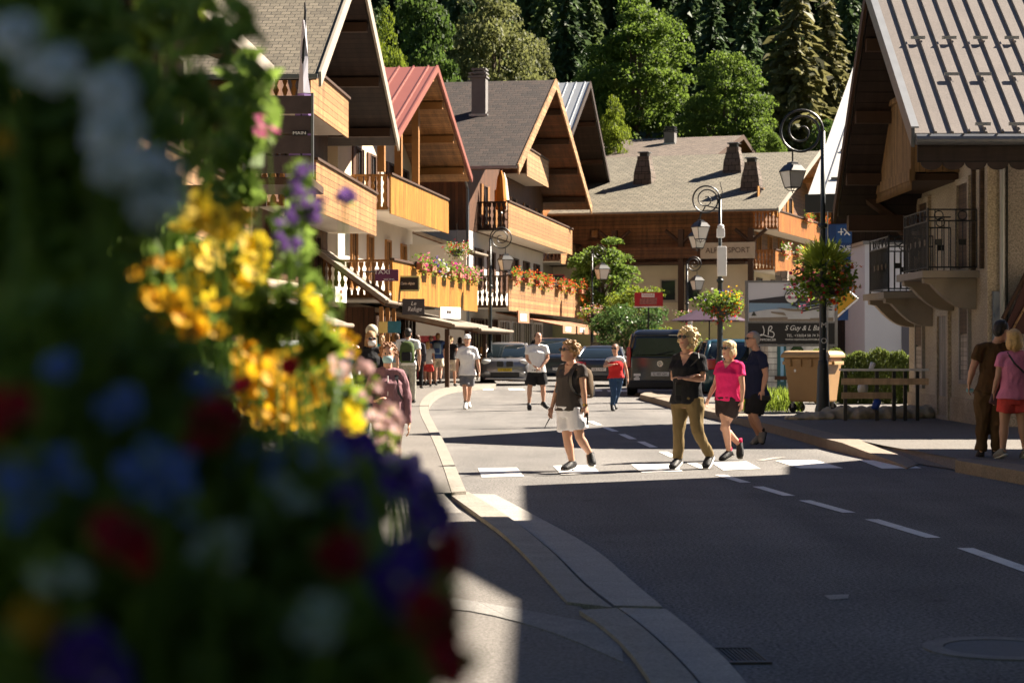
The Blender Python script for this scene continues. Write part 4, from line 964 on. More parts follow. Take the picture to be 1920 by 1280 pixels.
# chalet 4: pale metal roof behind it
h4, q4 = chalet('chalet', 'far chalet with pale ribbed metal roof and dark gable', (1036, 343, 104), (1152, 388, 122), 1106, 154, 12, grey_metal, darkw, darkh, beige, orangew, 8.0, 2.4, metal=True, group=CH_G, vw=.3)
balcony(h4, 6, 17.5, 6.2, 7.2, .8, 2.4, honeyh, brownw)
for x in (5, 9, 13): window(h4, (x, 2.396, 4.4), 1.1, 1.5, (0, -1, 0), fm=beam)
# chalet 5: the long tiled roof across the end of the street
h5, q5 = chalet('chalet', 'long chalet with grey tan tiles closing the end of the street', (1458, 416, 110), (1600, 416, 134), 1537, 283, 17.5, tiles_far, verge_g, orangeh, cream, chalet_brown, 6.1, 1.7, xw=(1.5, 1.5), cat='chalet', vw=.28)
for y, z in ((5.2, 4.6), (6.6, 4.6), (9.2, 4.6), (10.6, 4.6), (13, 4.6), (14.2, 4.6)): window(h5, (1.496, y, z), .95, 1.25, (-1, 0, 0), fm=beige, mull=0)
for y in (4, 8.5, 12, 15): window(h5, (1.496, y, 1.5), 1.9, 1.5, (-1, 0, 0), fm=beam, mull=1)
window(h5, (1.5, 11.0, 7.9), .55, .55, (-1, 0, 0), fm=beam, mull=0)
MB().bx(1.30, 1.49, 1.9, 17.2, 0, 2.75).build('plinth', yellowp, h5)
b5 = MB().bx(.4, 1.48, 1.9, 17.2, 6.02, 6.16).build('gallery_floor', beam, h5)
MB().bx(.2, .3, 1.5, 17.2, 6.35, 7.0).build('gallery_rail', brownh, h5)
for y in (1.6, 5.6, 9.5, 13.6, 16.8):
    MB().bx(.32, .62, y-.15, y+.15, 2.8, 8.0).build('post', beam, h5)
    for s in (-1, 1): MB().tube([(.47, y, 7.2), (.47, y+s*.9, 7.95)], .1, 6).build('brace', beam, h5)
MB().bx(.1, .2, 1.3, 4.4, 6.3, 7.2).build('name_board', M('pale_board', (.46, .36, .26), .7, .1, 3), h5)
for yy, tx in ((3.7, 'ALPI'), (2.2, 'SPORT')):
    text(tx, .42, beam, h5, facing((0, -1, 0), (.09, yy, 6.75)) , 'lettering')
balcony(h5, 1.2, 24, 8.05, 8.95, .2, 1.7, orangew, orangew)
balcony(h5, .5, 22, 5.75, 6.75, .25, 1.7, orangew, orangew)
for x in (3.5, 6, 9, 12): window(h5, (x, 1.7, 9.8), 1.0, 1.4, (0, -1, 0), fm=beam, sh=goldw, sill=False)
for x in (3, 6, 9, 12): window(h5, (x, 1.696, 7.3), 1.0, 1.1, (0, -1, 0), fm=beam_l, sill=False)
for x in (3, 7, 11): window(h5, (x, 1.696, 4.3), 1.4, 2.0, (0, -1, 0), fm=beam, sill=False)
MB().prism([(.6, -.4, 0), (1.3, -.4, 0), (1.1, -.4, 5.6), (.8, -.4, 5.6)], (0, .7, 0)).build('stone_pier', stone, h5)
for x, y, hh in ((4.4, 2.4, 1.3), (8.6, 4.4, 1.2), (6.6, 9.4, 1.3)):
    z = q5['zr'](x)
    r_ = lambda w, zz: [V((x+a*w, y+b_*w, zz)) for a, b_ in ((-1, -1), (1, -1), (1, 1), (-1, 1))]
    c5 = MB().loft([r_(.60, z-.6), r_(.52, z+.5), r_(.36, z+hh), r_(.36, z+hh+.2)]).build('chimney', tiles_far2, h5)
    MB().loft([r_(.24, z+hh+.202), r_(.24, z+hh+.42)]).build('chimney_pot', iron, c5)
    MB().loft([r_(.38, z+hh+.42), r_(.3, z+hh+.48)]).build('chimney_cap', iron, c5)
# chalet behind it, roof ridge with two chimneys
h8, q8 = chalet('chalet', 'brown shingled roof with small chimneys rising behind the long chalet', (1330, 330, 140), (1460, 330, 165), 1393, 254, 22, tiles_far2, beam, brownh, cream, brownw, 6, 1.5)
for x, y in ((9, 5), (11, 12)): chimney(h8, q8, x, y, .8, .8, .8, brickm, iron)
# house 6: white metal roof behind the right-hand corner house, with a white wall and the bank sign
e = at(1515, 365, 60); e2 = at(1600, 125, 70); dd = V((e2.x-e.x, e2.y-e.y, 0)); L6 = dd.length
h6 = thing('house', 'house with pale white metal roof half hidden by the corner house', 'house', (e.x, e.y, 0), math.atan2(dd.y, dd.x))
ze, za = e.z, e2.z
rf = MB().prism([(0, 0, ze), (L6, 0, za), (L6, 0, za-.12), (0, 0, ze-.12)], (0, -12, 0)).build('roof', white_metal, h6)
MB().prism([(2*L6, 0, ze), (L6, 0, za), (L6, 0, za-.12), (2*L6, 0, ze-.12)], (0, -12, 0)).build('roof', white_metal, h6)
sb = MB(); sg = []; y = -.45; i = 0
while y > -12:
    sb.prism([(0, y, ze+.002), (L6, y, za+.002), (L6, y, za+.035), (0, y, ze+.035)], (0, -.03, 0))
    for f in (.1, .3, .5, .7):
        x = L6*(f+(.07 if i % 2 else 0)); zz = ze+(za-ze)*x/L6; sg.append((x, y-.25, zz+.04))
    y -= .55; i += 1
sb.build('standing_seams', M('seam_grey', (.25, .25, .25), .5, .1, 3), rf); copies(MB().box((0, 0, 0), (.08, .3, .06)), 'snow_guard', zinc, rf, sg)
MB().bx(-.25, -.02, .05, -12, ze-.55, ze-.01).build('fascia', iron, h6)
MB().bx(.7, 2*L6-1, -.6, -12, 0, ze-.1).build('wall', darkw, h6)
MB().prism([(.72, -.602, ze-.1), (2*L6-1, -.602, ze-.1), (L6, -.602, za-.5)], (0, -11, 0)).build('gable_wall', darkw, h6)
def world_box(name, m, par, x0, x1, y0, y1, z0, z1):
    o = MB().bx(x0, x1, y0, y1, z0, z1).build(name, m, par); return o
ws = thing('shop', 'plain white flat-roofed shop block with dark window panel behind the hedge', 'shop', (10.1, 57, 0))
greyw = M('white_render', (.62, .62, .66), .85, .06, 1)
MB().bx(0, 6, 0, 3.5, 0, 4.35).build('wall', greyw, ws)
MB().bx(-.06, 6.1, -.06, 3.6, 4.352, 4.45).build('coping', zinc, ws)
dp = MB().bx(1.05, 3.2, -.04, -.004, .2, 2.22).build('window_panel', M('panel_grey', (.10, .10, .13), .4, .1, 2), ws)
text('L', .5, M('magenta', (.42, .01, .12), .5, .05), dp, facing((1, 0, 0), (1.42, -.045, 1.75)))
text('QUIN', .34, whitep, dp, facing((1, 0, 0), (1.75, -.045, .75)), align='CENTER')
# ------------------------------------------------------------------ the corner house on the right
hr = thing('corner_house', 'corner house with weathered ribbed metal roof and roughcast walls', 'house', (7.83, 32.7, 0))
ox, oy = 7.83, 32.7
def lx(x): return x-ox
def ly(y): return y-oy
Yn, Yf, Yr, Zn, Zf, Zr_ = 31.0, 38.5, 35.0, 4.77, 4.05, 7.75
X0, X1 = 6.27, 20.0
MB().bx(.012, 10, 0, 6.55, 0, 4.7).build('wall', rough_gr, hr)
MB().bx(0, .02, -.02, 6.56, 0, 4.9).build('street_wall', rough_pl, hr)
MB().bx(-.03, .22, -.035, -.0, 0, 4.7).build('corner_render', rough_pl, hr)
MB().prism([(.3, .02, 4.702), (.3, 6.5, 4.4), (.3, ly(Yr), Zr_-.4)], (9, 0, 0)).build('gable_wall', darkw, hr)
MB().bx(-.03, 0, -.03, 6.57, 0, .55).build('plinth', M('stained_plinth', (.34, .275, .195), .95, .3, 2.4, .9, 30, fine=.3, fs=30), hr)
for n_, (ya, za_, yb, zb) in enumerate(((Yn, Zn, Yr, Zr_), (Yf, Zf, Yr, Zr_))):
    p = [(lx(X0), ly(ya), za_), (lx(X0), ly(yb), zb), (lx(X0), ly(yb), zb-.09), (lx(X0), ly(ya), za_-.09)]
    rr = MB().prism(p, (X1-X0, 0, 0)).build('roof', taupe_metal, hr)
    MB().prism([(x+.03, y, z-.1) for x, y, z in ((lx(X0), ly(ya)+(.05 if n_ == 0 else -.05), za_), (lx(X0), ly(yb), zb), (lx(X0), ly(yb), zb-.05), (lx(X0), ly(ya)+(.05 if n_ == 0 else -.05), za_-.05))], (X1-X0-.1, 0, 0)).build('soffit', darkh, hr)
    MB().prism([(lx(X0)-.06, ly(ya)-(.03 if n_ == 0 else -.03), za_+.07), (lx(X0)-.06, ly(yb), zb+.07), (lx(X0)-.06, ly(yb), zb-.22), (lx(X0)-.06, ly(ya)-(.03 if n_ == 0 else -.03), za_-.22)], (.055, 0, 0)).build('verge_board', zinc if n_ == 0 else beam, hr)
    if n_ == 0:
        MB().prism([(lx(X0)-.06, ly(ya)-.03, za_+.074), (lx(X0)-.06, ly(yb), zb+.074), (lx(X0)-.06, ly(yb), zb+.1), (lx(X0)-.06, ly(ya)-.03, za_+.1)], (.12, 0, 0)).build('verge_trim', pale_zinc, hr)
        sl = V((0, yb-ya, zb-za_)); nrm = V((0, -sl.z, sl.y)).normalized()
        rb = MB(); x = X0+.30
        while x < X1:
            q = [V((lx(x), ly(ya), za_))+nrm*.002, V((lx(x)+.05, ly(ya), za_))+nrm*.002, V((lx(x)+.04, ly(ya), za_))+nrm*.034, V((lx(x)+.012, ly(ya), za_))+nrm*.034]
            rb.prism(q, sl); x += .262
        rb.build('roof_ribs', taupe_metal, rr)
        sg = []
        for row, (f, off) in enumerate(((.03, .55), (.35, .35), (.6, .0))):
            x = X0+.50+off
            while x < X1:
                c = V((lx(x)+.03, ly(ya), za_))+sl*f+nrm*.075; sg.append(c); x += .524
        copies(MB().box((0, 0, 0), (.24, .035, .05)).box(V((0, -.03, 0))-nrm*.02, (.16, .02, .02)), 'snow_guard', pale_zinc, rr, sg)
gt = MB(); gy, gz = ly(Yn)-.1, Zn-.11
gt.tube([(lx(X0)+.0, gy, gz), (lx(X1), gy, gz)], .085, 12); x = X0+.2
while x < X1: gt.box((lx(x), gy, gz+.075), (.02, .2, .03)); x += .52
gt.build('gutter', zinc, hr)
MB().bx(lx(X0)+.05, lx(X1), ly(Yn)+.02, ly(Yn)+.06, Zn-.45, Zn-.14).build('eave_board', darkh, hr)
sc = MB(); x = X0+.1
while x < X1:                                        # scalloped trim under the eave
    sc.prism([V((lx(x)+.17+.17*math.cos(a), ly(Yn)+.02, Zn-.45+.12*math.sin(a))) for a in [math.pi+math.pi*k/8 for k in range(9)]], (0, .035, 0)); x += .345
sc.build('scalloped_trim', darkh, hr)
for y in (31.4, 32.5, 33.6, 34.7, 35.6, 36.7, 37.7):  # rafters under the verge
    z = (Zn+(Zr_-Zn)*(y-Yn)/(Yr-Yn) if y < Yr else Zf+(Zr_-Zf)*(Yf-y)/(Yf-Yr))-.18
    MB().bx(lx(X0)+.06, .3, ly(y)-.09, ly(y)+.09, z-.22, z).build('rafter', beam, hr)
for y in (38.2,):
    MB().tube([(.0, ly(y), 3.2), (-.5, ly(y), 3.9), (-1.3, ly(y), 4.5)], .1, 6).build('brace', beam, hr)
MB().bx(-1.4, .0, ly(38.0), ly(38.25), 3.65, 3.95).build('rafter', beam, hr)
# wooden balcony in the gable, with a slatted front and fringed hem
wb = MB().bx(lx(7.02), .3, ly(34.9), ly(38.1), 4.36, 4.48).build('gable_balcony', beam, hr)
oldw = M('weathered_slats', (.26, .15, .065), .8, .25, 4, tex='pv', w=.10)
MB().bx(lx(6.98), lx(7.02), ly(34.85), ly(38.1), 4.55, 5.85).build('front_panel', oldw, wb)
MB().bx(lx(7.02), .3, ly(34.83), ly(34.87), 4.5, 5.8).build('end_panel', oldw, wb)
MB().bx(lx(6.93), lx(7.06), ly(34.8), ly(38.1), 5.853, 5.95).build('hand_rail', oldw, wb)
MB().bx(lx(6.95), lx(7.05), ly(34.82), ly(38.1), 4.35, 4.547).build('hem_board', oldw, wb)
fg = MB(); y = 34.85
while y < 38.1:
    fg.prism([(lx(6.97), ly(y), 4.35), (lx(6.97), ly(y)+.07, 4.35), (lx(6.97), ly(y)+.035, 4.18)], (.03, 0, 0)); y += .085
fg.build('fringe', oldw, wb)
# two iron balconies on curved concrete brackets
def iron_balcony(y0, y1, z0, xf=7.0):
    cc = M('balcony_concrete', (.30, .255, .205), .9, .15, 3, .6, 30)
    s = MB().bx(lx(xf)-.12, -.004, ly(y0)-.14, ly(y1)+.14, z0-.12, z0).build('iron_balcony', cc, hr)
    for y in (y0+.05, y1-.25):
        n = 10; pts = [(-.005, ly(y), z0-.122), (lx(xf)-.05, ly(y), z0-.122), (lx(xf)-.05, ly(y), z0-.2)]
        for k in range(n+1):
            t = k/n; pts.append((lx(xf)*(1-t)*.92-.005*t, ly(y), z0-.22-.42*t-.13*math.sin(t*math.pi*1.0)))
        MB().prism(pts, (0, .22, 0)).build('bracket', cc, s)
    b = MB(); h = 1.03
    def bar(a, c, r=.011): b.tube([a, c], r, 5)
    xs, xe = lx(xf), -.01
    A, B, D, E = V((xe, ly(y0), z0)), V((xs, ly(y0), z0)), V((xs, ly(y1), z0)), V((xe, ly(y1), z0))
    for p, q in ((A, B), (B, D), (D, E)):
        L = (q-p).length
        for zz in (.06, .84, h): bar(p+V((0, 0, zz)), q+V((0, 0, zz)), .014)
        n = max(3, int(L/.105))
        for i in range(n+1):
            r = p.lerp(q, i/n); bar(r+V((0, 0, .06)), r+V((0, 0, .84 if i % 3 else h)), .010)
        for i in range(int(L/.4)):
            c = p.lerp(q, (i+.6)/(L/.4))+V((0, 0, .935)); t = (q-p).normalized()
            b.tube([c+t*.075*math.cos(a)+V((0, 0, .075*math.sin(a))) for a in [math.pi*k/6 for k in range(13)]], .009, 4)
            b.box(c-V((0, 0, .45)), (.12 if abs(t.x) > .5 else .012, .012 if abs(t.x) > .5 else .12, .1))
    for r in (B, D): bar(r, r+V((0, 0, h+.03)), .02)
    b.build('railing', iron, s)
    return s
iron_balcony(33.5, 35.5, 2.72)
iron_balcony(37.0, 38.9, 2.46)
# openings in the street wall
W_ = (-1, 0, 0)
louv = M('louvred_shutter', (.10, .065, .042), .7, .15, 4, tex='ph', w=.07)
def shut(y, z, w, h):
    f = bars(V((0, 1, 0)), V((0, 0, 1)), V(W_), V((-.03, ly(y), z)), w+.1, h+.1, .07, .06)[0].build('window_surround', concrete, hr)
    MB().bx(-.05, -.004, ly(y)-w/2, ly(y)+w/2, z+.02, z+h/2).build('shutter', louv, f)
    MB().bx(-.035, -.004, ly(y)-w/2, ly(y)+w/2, z-h/2, z).build('shutter', M('pale_shutter', (.40, .34, .27), .7, .1, 3, tex='ph', w=.08), f)
shut(38.1, 1.45, .62, 1.5); shut(34.3, 1.65, .62, 1.6)
def door(y, z0, z1, w, m):
    f = bars(V((0, 1, 0)), V((0, 0, 1)), V(W_), V((-.03, ly(y), (z0+z1)/2)), w+.22, z1-z0+.12, .11, .07)[0].build('door_frame', rough_pl, hr)
    dd_ = MB().bx(-.025, -.003, ly(y)-w/2, ly(y)+w/2, z0, z1).build('door', m, f)
    return f
door(36.0, .15, 2.05, .8, M('faded_door', (.30, .27, .23), .7, .12, 3, tex='pv', w=.2))
door(34.4, 2.74, 4.3, .8, louv); door(37.7, 2.5, 4.2, .8, louv)
MB().bx(-.07, -.004, ly(33.9)-.3, ly(33.9)-.22, 2.74, 4.5).build('shutter', louv, hr)
MB().bx(-.07, -.004, ly(33.0), ly(33.08), 2.74, 4.6).build('shutter', louv, hr)
MB().tube([(.20, -.09, 4.5), (.20, -.09, 1.2), (.20, -.09, .3)], .045, 10).build('downpipe', pale_zinc, hr)
MB().bx(.05, .17, -.10, -.037, .9, 2.35).build('meter_box', M('blue_grey_box', (.16, .19, .23), .5, .1, 3), hr)
MB().tube([(.30, -.02, 4.6), (.30, -.02, .2)], .012, 6).build('cable', iron, hr)
window(hr, (2.2, -.002, 3.4), .9, 1.3, (0, -1, 0), fm=beam, sh=louv)
# dark wooden sign hung on the gable end
sg = thing('shop_sign', 'dark red wooden roof-shaped sign hung on the roughcast wall', 'sign', (8.25, 32.45, 0))
dr = M('dark_red_wood', (.05, .012, .012), .6, .2, 4)
MB().prism([(-.22, 0, 1.72), (.7, 0, 1.52), (.7, 0, 2.9), (.12, 0, 2.55)], (0, .04, 0)).build('board', dr, sg)
MB().tube([(-.26, -.03, 1.9), (.18, -.03, 2.75)], .035, 6).build('edge', beam, sg)
MB().tube([(-.1, -.03, 1.72), (.3, -.03, 2.45)], .02, 6).build('edge', palew, sg)
text('CAFE', .2, palew, sg, facing((1, 0, 0), (.36, -.005, 1.78)))
MB().box((.3, .12, 2.4), (.05, .25, .05)).build('bracket', iron, sg)
# the building beside the camera, outside the frame, its eave, hip and top storey shaped to shade road and flowers
nb = thing('roadside_building', 'tall hip-roofed building beside the near road on the right', 'building', (0, 0, 0))
ep = [(6.86, -8), (7.18, 17.6), (6.6, 17.6), (6.6, 20.2), (7.25, 20.2), (7.27, 24.8), (10.8, 26.9), (12.6, 27.1), (10.5, 28.1), (11.7, 29.5), (14, 29.4), (16, 24), (22, 24), (22, -8)]
wallp = [(8.3, -7), (8.3, 23.6), (11, 25.4), (15, 23), (21, 23), (21, -7)]
MB().prism([V((x, y, 0)) for x, y in wallp], (0, 0, 6.6)).build('wall', cream, nb)
MB().prism([V((x, y, 6.85)) for x, y in ep], (0, 0, .16)).build('roof', tiles_br, nb)
cx, cyy = 14, 10
MB().loft([[V((x, y, 7.012)) for x, y in ep], [V((cx+.5+(x-cx)*.25, cyy+(y-cyy)*.55, 11.6)) for x, y in ep]]).build('roof_hip', tiles_br, nb)
MB().bx(6.6, 21, -6, 6.2, 7.0, 13.0).build('upper_storey', cream, nb)  # added above the eave, out of view, to keep the near flowers shaded
for y in (2, 6, 10, 14, 18, 21.5):
    window(nb, (8.3, y, 1.6), 1.6, 2.0, (-1, 0, 0), gm=glass2); window(nb, (8.3, y, 4.6), 1.0, 1.4, (-1, 0, 0), sh=honey)
# ------------------------------------------------------------------ vehicles (local x forwards, y left)
def PAINT(n, c, metal=.3): return M(n, c, .28, .04, 2, metal=metal, spec=.5, coat=.8)
tyre_m = M('tyre_rubber', (.012, .012, .012), .8, .2, 20); rim_m = M('alloy_rim', (.42, .42, .43), .3, .1, 8, metal=.8)
chrome = M('chrome', (.6, .6, .62), .12, .05, 4, metal=1.0); lampg = M('headlamp_glass', (.72, .72, .70), .08, .1, 25, spec=.8, coat=.6); redl = M('tail_lamp', (.38, .012, .012), .15, .15, 20, spec=.7, coat=.5)
plastic = M('bumper_plastic', (.022, .022, .024), .6, .1, 10); yplate = M('yellow_plate', (.72, .50, .03), .4, .04, 5); carglass = GLASS('car_glass', (.012, .018, .022), .03)
def rrect(xf, xr, w, z, r, n=4):
    out = []; r = min(r, (xf-xr)/2*.95, w*.95)
    for cx, cy, a0 in ((xf-r, w-r, 0), (xr+r, w-r, 90), (xr+r, -w+r, 180), (xf-r, -w+r, 270)):
        for i in range(n+1):
            a = R(a0+90*i/n); out.append(V((cx+r*math.cos(a), cy+r*math.sin(a), z)))
    return out
def wheel(par, x, y, r, w=.22):
    s = 1 if y > 0 else -1
    prof = [(r*.62, -w/2), (r*.93, -w/2), (r, -w/2+.03), (r, w/2-.03), (r*.93, w/2), (r*.62, w/2)]
    rot = Matrix.Rotation(R(90), 4, 'X')
    o = MB().lathe(prof, (0, 0, 0), 20).xf(rot).build('tyre', tyre_m, None, True)
    wr = bpy.data.objects.new('wheel', None); C.objects.link(wr); wr.parent = par; wr.location = (x, y, r); o.parent = wr
    b = MB().lathe([(.03, s*-w*.36), (r*.64, s*-w*.40), (r*.64, s*-w*.47), (.05, s*-w*.44)], (0, 0, 0), 20)
    for k in range(5):
        a = 2*math.pi*k/5; b.tube([V((.04*math.cos(a), .04*math.sin(a), s*-w*.48)), V((r*.6*math.cos(a), r*.6*math.sin(a), s*-w*.48))], .03, 6)
    b.xf(rot).build('rim', rim_m, wr)
def vehicle(name, label, cat, loc, head, L, W, H, paint_m, zh, gh, wb=.58, r=.33, nose=.22, group='cars and vans on the road'):
    """gh: greenhouse rings (z, xfront, xrear, halfwidth) from the belt to the roof"""
    t = thing(name, label, cat, loc, head, group); w = W/2; f, b_ = L/2, -L/2
    body = MB().loft([rrect(f-.12, b_+.1, w*.9, .2, .2), rrect(f-.03, b_+.02, w*.97, .34, .26), rrect(f, b_, w, .55, .3), rrect(f-.02, b_+.01, w, .78, .34), rrect(f-.06, b_+.03, w*.985, zh-.12, .38), rrect(f-nose*.8, b_+.06, w*.955, zh-.03, .42), rrect(f-nose-.1, b_+.12, w*.90, zh, .42)])
    bo = body.build('body', paint_m, t, True)
    md = bo.modifiers.new('e', 'EDGE_SPLIT'); md.split_angle = R(40)
    g = MB().loft([rrect(xf, xr, hw, z, .14) for z, xf, xr, hw in gh[:-1]]).build('windows', carglass, t, True)
    g.modifiers.new('e', 'EDGE_SPLIT').split_angle = R(40)
    z, xf, xr, hw = gh[-2]; z2, xf2, xr2, hw2 = gh[-1]
    MB().loft([rrect(xf+.03, xr-.03, hw+.012, z-.05, .15), rrect(xf+.01, xr-.01, hw+.012, z+.004, .16), rrect(xf2, xr2, hw2, z2, .2), rrect(xf2-.25, xr2+.25, hw2*.7, z2+.025, .2)]).build('roof', paint_m, t, True)
    n = len(gh)-1
    for s in (-1, 1):
        ps = lambda k: [V((gh[i][k]+(-.09 if k == 1 else .09), s*(gh[i][3]-.035), gh[i][0])) for i in range(n)]
        MB().tube(ps(1), .045, 6).build('pillar', paint_m, t, True); MB().tube(ps(2), .07, 6).build('pillar', paint_m, t, True)
        xm = (gh[0][1]+gh[0][2])/2-.05
        MB().tube([V((xm, s*(gh[0][3]-.005), gh[0][0])), V((xm-.03, s*(gh[n-1][3]-.005), gh[n-1][0]))], .04, 6).build('pillar', plastic, t)
        MB().ell((gh[0][1]-.42, s*(w+.09), zh+.08), .10, .09, .075, 10, 6).build('wing_mirror', paint_m if name != 'van' else plastic, t, True)
        for x in (f-.88, f-.88-L*wb):
            MB().lathe([(r+.09, -.015), (r+.09, .015), (r-.1, .015)], (0, 0, 0), 20).xf(Matrix.Translation((x, s*(w-.005), r)) @ Matrix.Rotation(R(90), 4, 'X')).build('wheel_arch', plastic, t)
            wheel(t, x, s*(w-.10), r)
        MB().box((0, s*w*.985, .26), (L*.55, .06, .14)).build('side_sill', plastic, t, bevel=.02)
    return t
def plate(t, x, z, s, txt, m):
    o = MB().box((x, 0, z), (.02, .52, .115)).build('number_plate', m, t, bevel=.004)
    text(txt, .095, iron, o, facing((0, s, 0), (x+s*.0125, 0, z)), ext=.002)
    return o
def ring_logo(par, x, y, z, r, s, m, inner=None):
    b = MB().lathe([(r, 0), (r, .012), (r*.84, .012), (r*.84, 0)], (0, 0, 0), 24)
    b.xf(Matrix.Translation((x, y, z)) @ Matrix.Rotation(R(90*s), 4, 'Y'))
    o = b.build('badge', m, par)
    return o
CAR_SUV = [(1.02, .78, -2.05, .86), (1.1, .70, -2.02, .85), (1.38, .15, -1.80, .74), (1.50, -.15, -1.55, .68), (1.56, -.3, -1.4, .58)]
# grey SUV coming towards us
p = gp(950, 723); p.y += 2.2
suv = vehicle('suv', 'grey sport utility car with yellow number plate facing us', 'car', (-.18, p.y, 0), R(-90-2), 4.45, 1.82, 1.56, PAINT('graphite_paint', (.24, .24, .25), .5), 1.0, CAR_SUV)
f = 4.45/2
for s in (-1, 1):
    MB().ell((f-.17, s*.66, .86), .16, .22, .10, 14, 8, Matrix.Rotation(R(-s*18), 3, 'Z')).build('headlight', lampg, suv, True)
    MB().ell((f-.04, s*.64, .47), .05, .11, .06, 10, 6).build('fog_lamp', lampg, suv, True)
    k = MB().prism([V((f-.005, s*.175+y, z)) for y, z in ((-.135, .73), (-.105, .68), (.105, .68), (.135, .73), (.13, .86), (.10, .89), (-.10, .89), (-.13, .86))], (.03, 0, 0)).build('grille', zinc, suv)
    MB().prism([V((f+.026, s*.175+y, z)) for y, z in ((-.124, .735), (-.098, .69), (.098, .69), (.124, .735), (.12, .858), (.094, .882), (-.094, .882), (-.12, .858))], (.008, 0, 0)).build('grille_insert', iron, k)
    MB().prism([V((f-.45-i*.3, s*(.42+.05*i), .985+.012*i)) for i in range(4)]+[V((f-.45-i*.3, s*(.46+.05*i), .985+.012*i)) for i in (3, 2, 1, 0)], (0, 0, .02)).build('bonnet_crease', bpy.data.materials['graphite_paint'], suv)
MB().box((f-.02, 0, .40), (.08, 1.05, .17)).build('lower_grille', iron, suv, bevel=.02)
MB().box((f-.03, 0, .255), (.08, 1.45, .07)).build('bumper_lip', rim_m, suv, bevel=.02)
plate(suv, f+.03, .58, 1, '17 KB 64', yplate)
bd = ring_logo(suv, f-.27, 0, .955, .055, 1, iron)
MB().lathe([(.045, 0), (.045, .016)], (0, 0, 0), 16).xf(Matrix.Translation((f-.265, 0, .955)) @ Matrix.Rotation(R(70), 4, 'Y')).build('badge_centre', M('badge_blue', (.1, .25, .5), .3, .05), bd)
# dark blue SUV behind it
p = gp(1050, 712)
s2 = vehicle('suv', 'tall dark blue sport utility car behind the bearded man', 'car', (1.75, 83.5, 0), R(-90+4), 4.7, 1.9, 1.72, PAINT('midnight_paint', (.012, .02, .035), .3), 1.12, [(1.12, .8, -2.2, .9), (1.2, .72, -2.2, .88), (1.52, .25, -2.1, .78), (1.68, -.1, -2.0, .72), (1.76, -.25, -1.8, .62)], r=.37)
for s in (-1, 1):
    MB().ell((2.2, s*.7, .92), .14, .2, .10, 12, 7).build('headlight', lampg, s2, True)
MB().box((2.34, 0, .86), (.05, .8, .18)).build('grille', iron, s2, bevel=.02); plate(s2, 2.37, .5, 1, 'EX 502 LN', whitep)
# dark saloon seen from behind
p = gp(1128, 722)
s3 = vehicle('saloon_car', 'dark grey saloon car seen from behind in the far lane', 'car', (3.35, 72.6, 0), R(83), 4.7, 1.82, 1.43, PAINT('slate_paint', (.045, .05, .062), .5), .98, [(.98, .95, -1.75, .85), (1.05, .85, -1.68, .83), (1.28, .25, -1.22, .72), (1.38, -.05, -.95, .66), (1.44, -.2, -.7, .56)], r=.32, nose=.3)
b_ = -4.7/2
for s in (-1, 1):
    MB().box((b_+.06, s*.66, .80), (.14, .42, .15)).build('tail_light', redl, s3, bevel=.04)
    MB().tube([(b_-.03, s*.55, .26), (b_+.1, s*.55, .26)], .05, 10).build('exhaust', chrome, s3)
MB().box((b_+.02, 0, .30), (.1, 1.5, .2)).build('bumper', plastic, s3, bevel=.03)
plate(s3, b_-.02, .62, -1, 'CB 114 RT', whitep)
MB().box((b_+.13, 0, .93), (.04, .9, .02)).build('boot_trim', chrome, s3)
# black van seen from behind
def van(label, loc, head, pm, marks=True):
    t = vehicle('van', label, 'van', loc, head, 4.9, 1.92, 1.92, pm, 1.12, [(1.12, 1.55, -2.36, .93), (1.2, 1.45, -2.35, .92), (1.62, .95, -2.30, .84), (1.78, .75, -2.24, .80), (1.9, .4, -2.1, .70)], r=.34, nose=.5)
    b = -4.9/2
    MB().bx(b-.01, b+.06, -.84, .84, .36, 1.14).build('tailgate', pm, t, bevel=.04)
    wn = MB().prism([(b+.005, -.74, 1.2), (b+.005, .74, 1.2), (b+.08, .68, 1.68), (b+.08, -.68, 1.68)], (.03, 0, 0)).build('rear_window', carglass, t)
    MB().tube([(b-.02, .1, 1.2), (b+.0, -.4, 1.3)], .012, 5).build('wiper', iron, wn)
    for s in (-1, 1): MB().box((b+.07, s*.90, 1.12), (.14, .13, .60)).build('tail_light', redl, t, bevel=.03)
    MB().bx(b-.08, b+.2, -.92, .92, .22, .46).build('bumper', plastic, t, bevel=.05)
    return t, b
vn, b_ = van('black van seen from behind with round badge and plate', (4.48, 59.8, 0), R(85), PAINT('black_paint', (.012, .013, .015), .2))
plate(vn, b_-.03, .64, -1, 'EJ 487 QA', whitep)
lg = ring_logo(vn, b_-.014, 0, .94, .085, -1, chrome)
zz = MB()
for pts in ([(-.045, .062), (0, .0), (.045, .062)], [(-.068, .02), (-.032, -.062), (0, -.005), (.032, -.062), (.068, .02)]):
    zz.tube([V((b_-.02, y, .94+z)) for y, z in pts], .009, 6)
zz.build('badge_strokes', chrome, lg)
for i, (y, z, ww) in enumerate(((.66, .62, .20), (.67, .50, .17), (.66, .56, .1))):
    MB().box((b_-.016, y, z), (.008, ww, .07 if i < 2 else .03)).build('sticker', whitep, vn)
MB().box((b_-.016, -.45, 1.03), (.008, .26, .03)).build('name_strip', chrome, vn)
MB().box((b_+.10, -.4, 1.76), (.02, .3, .03)).build('high_lettering', rim_m, vn)
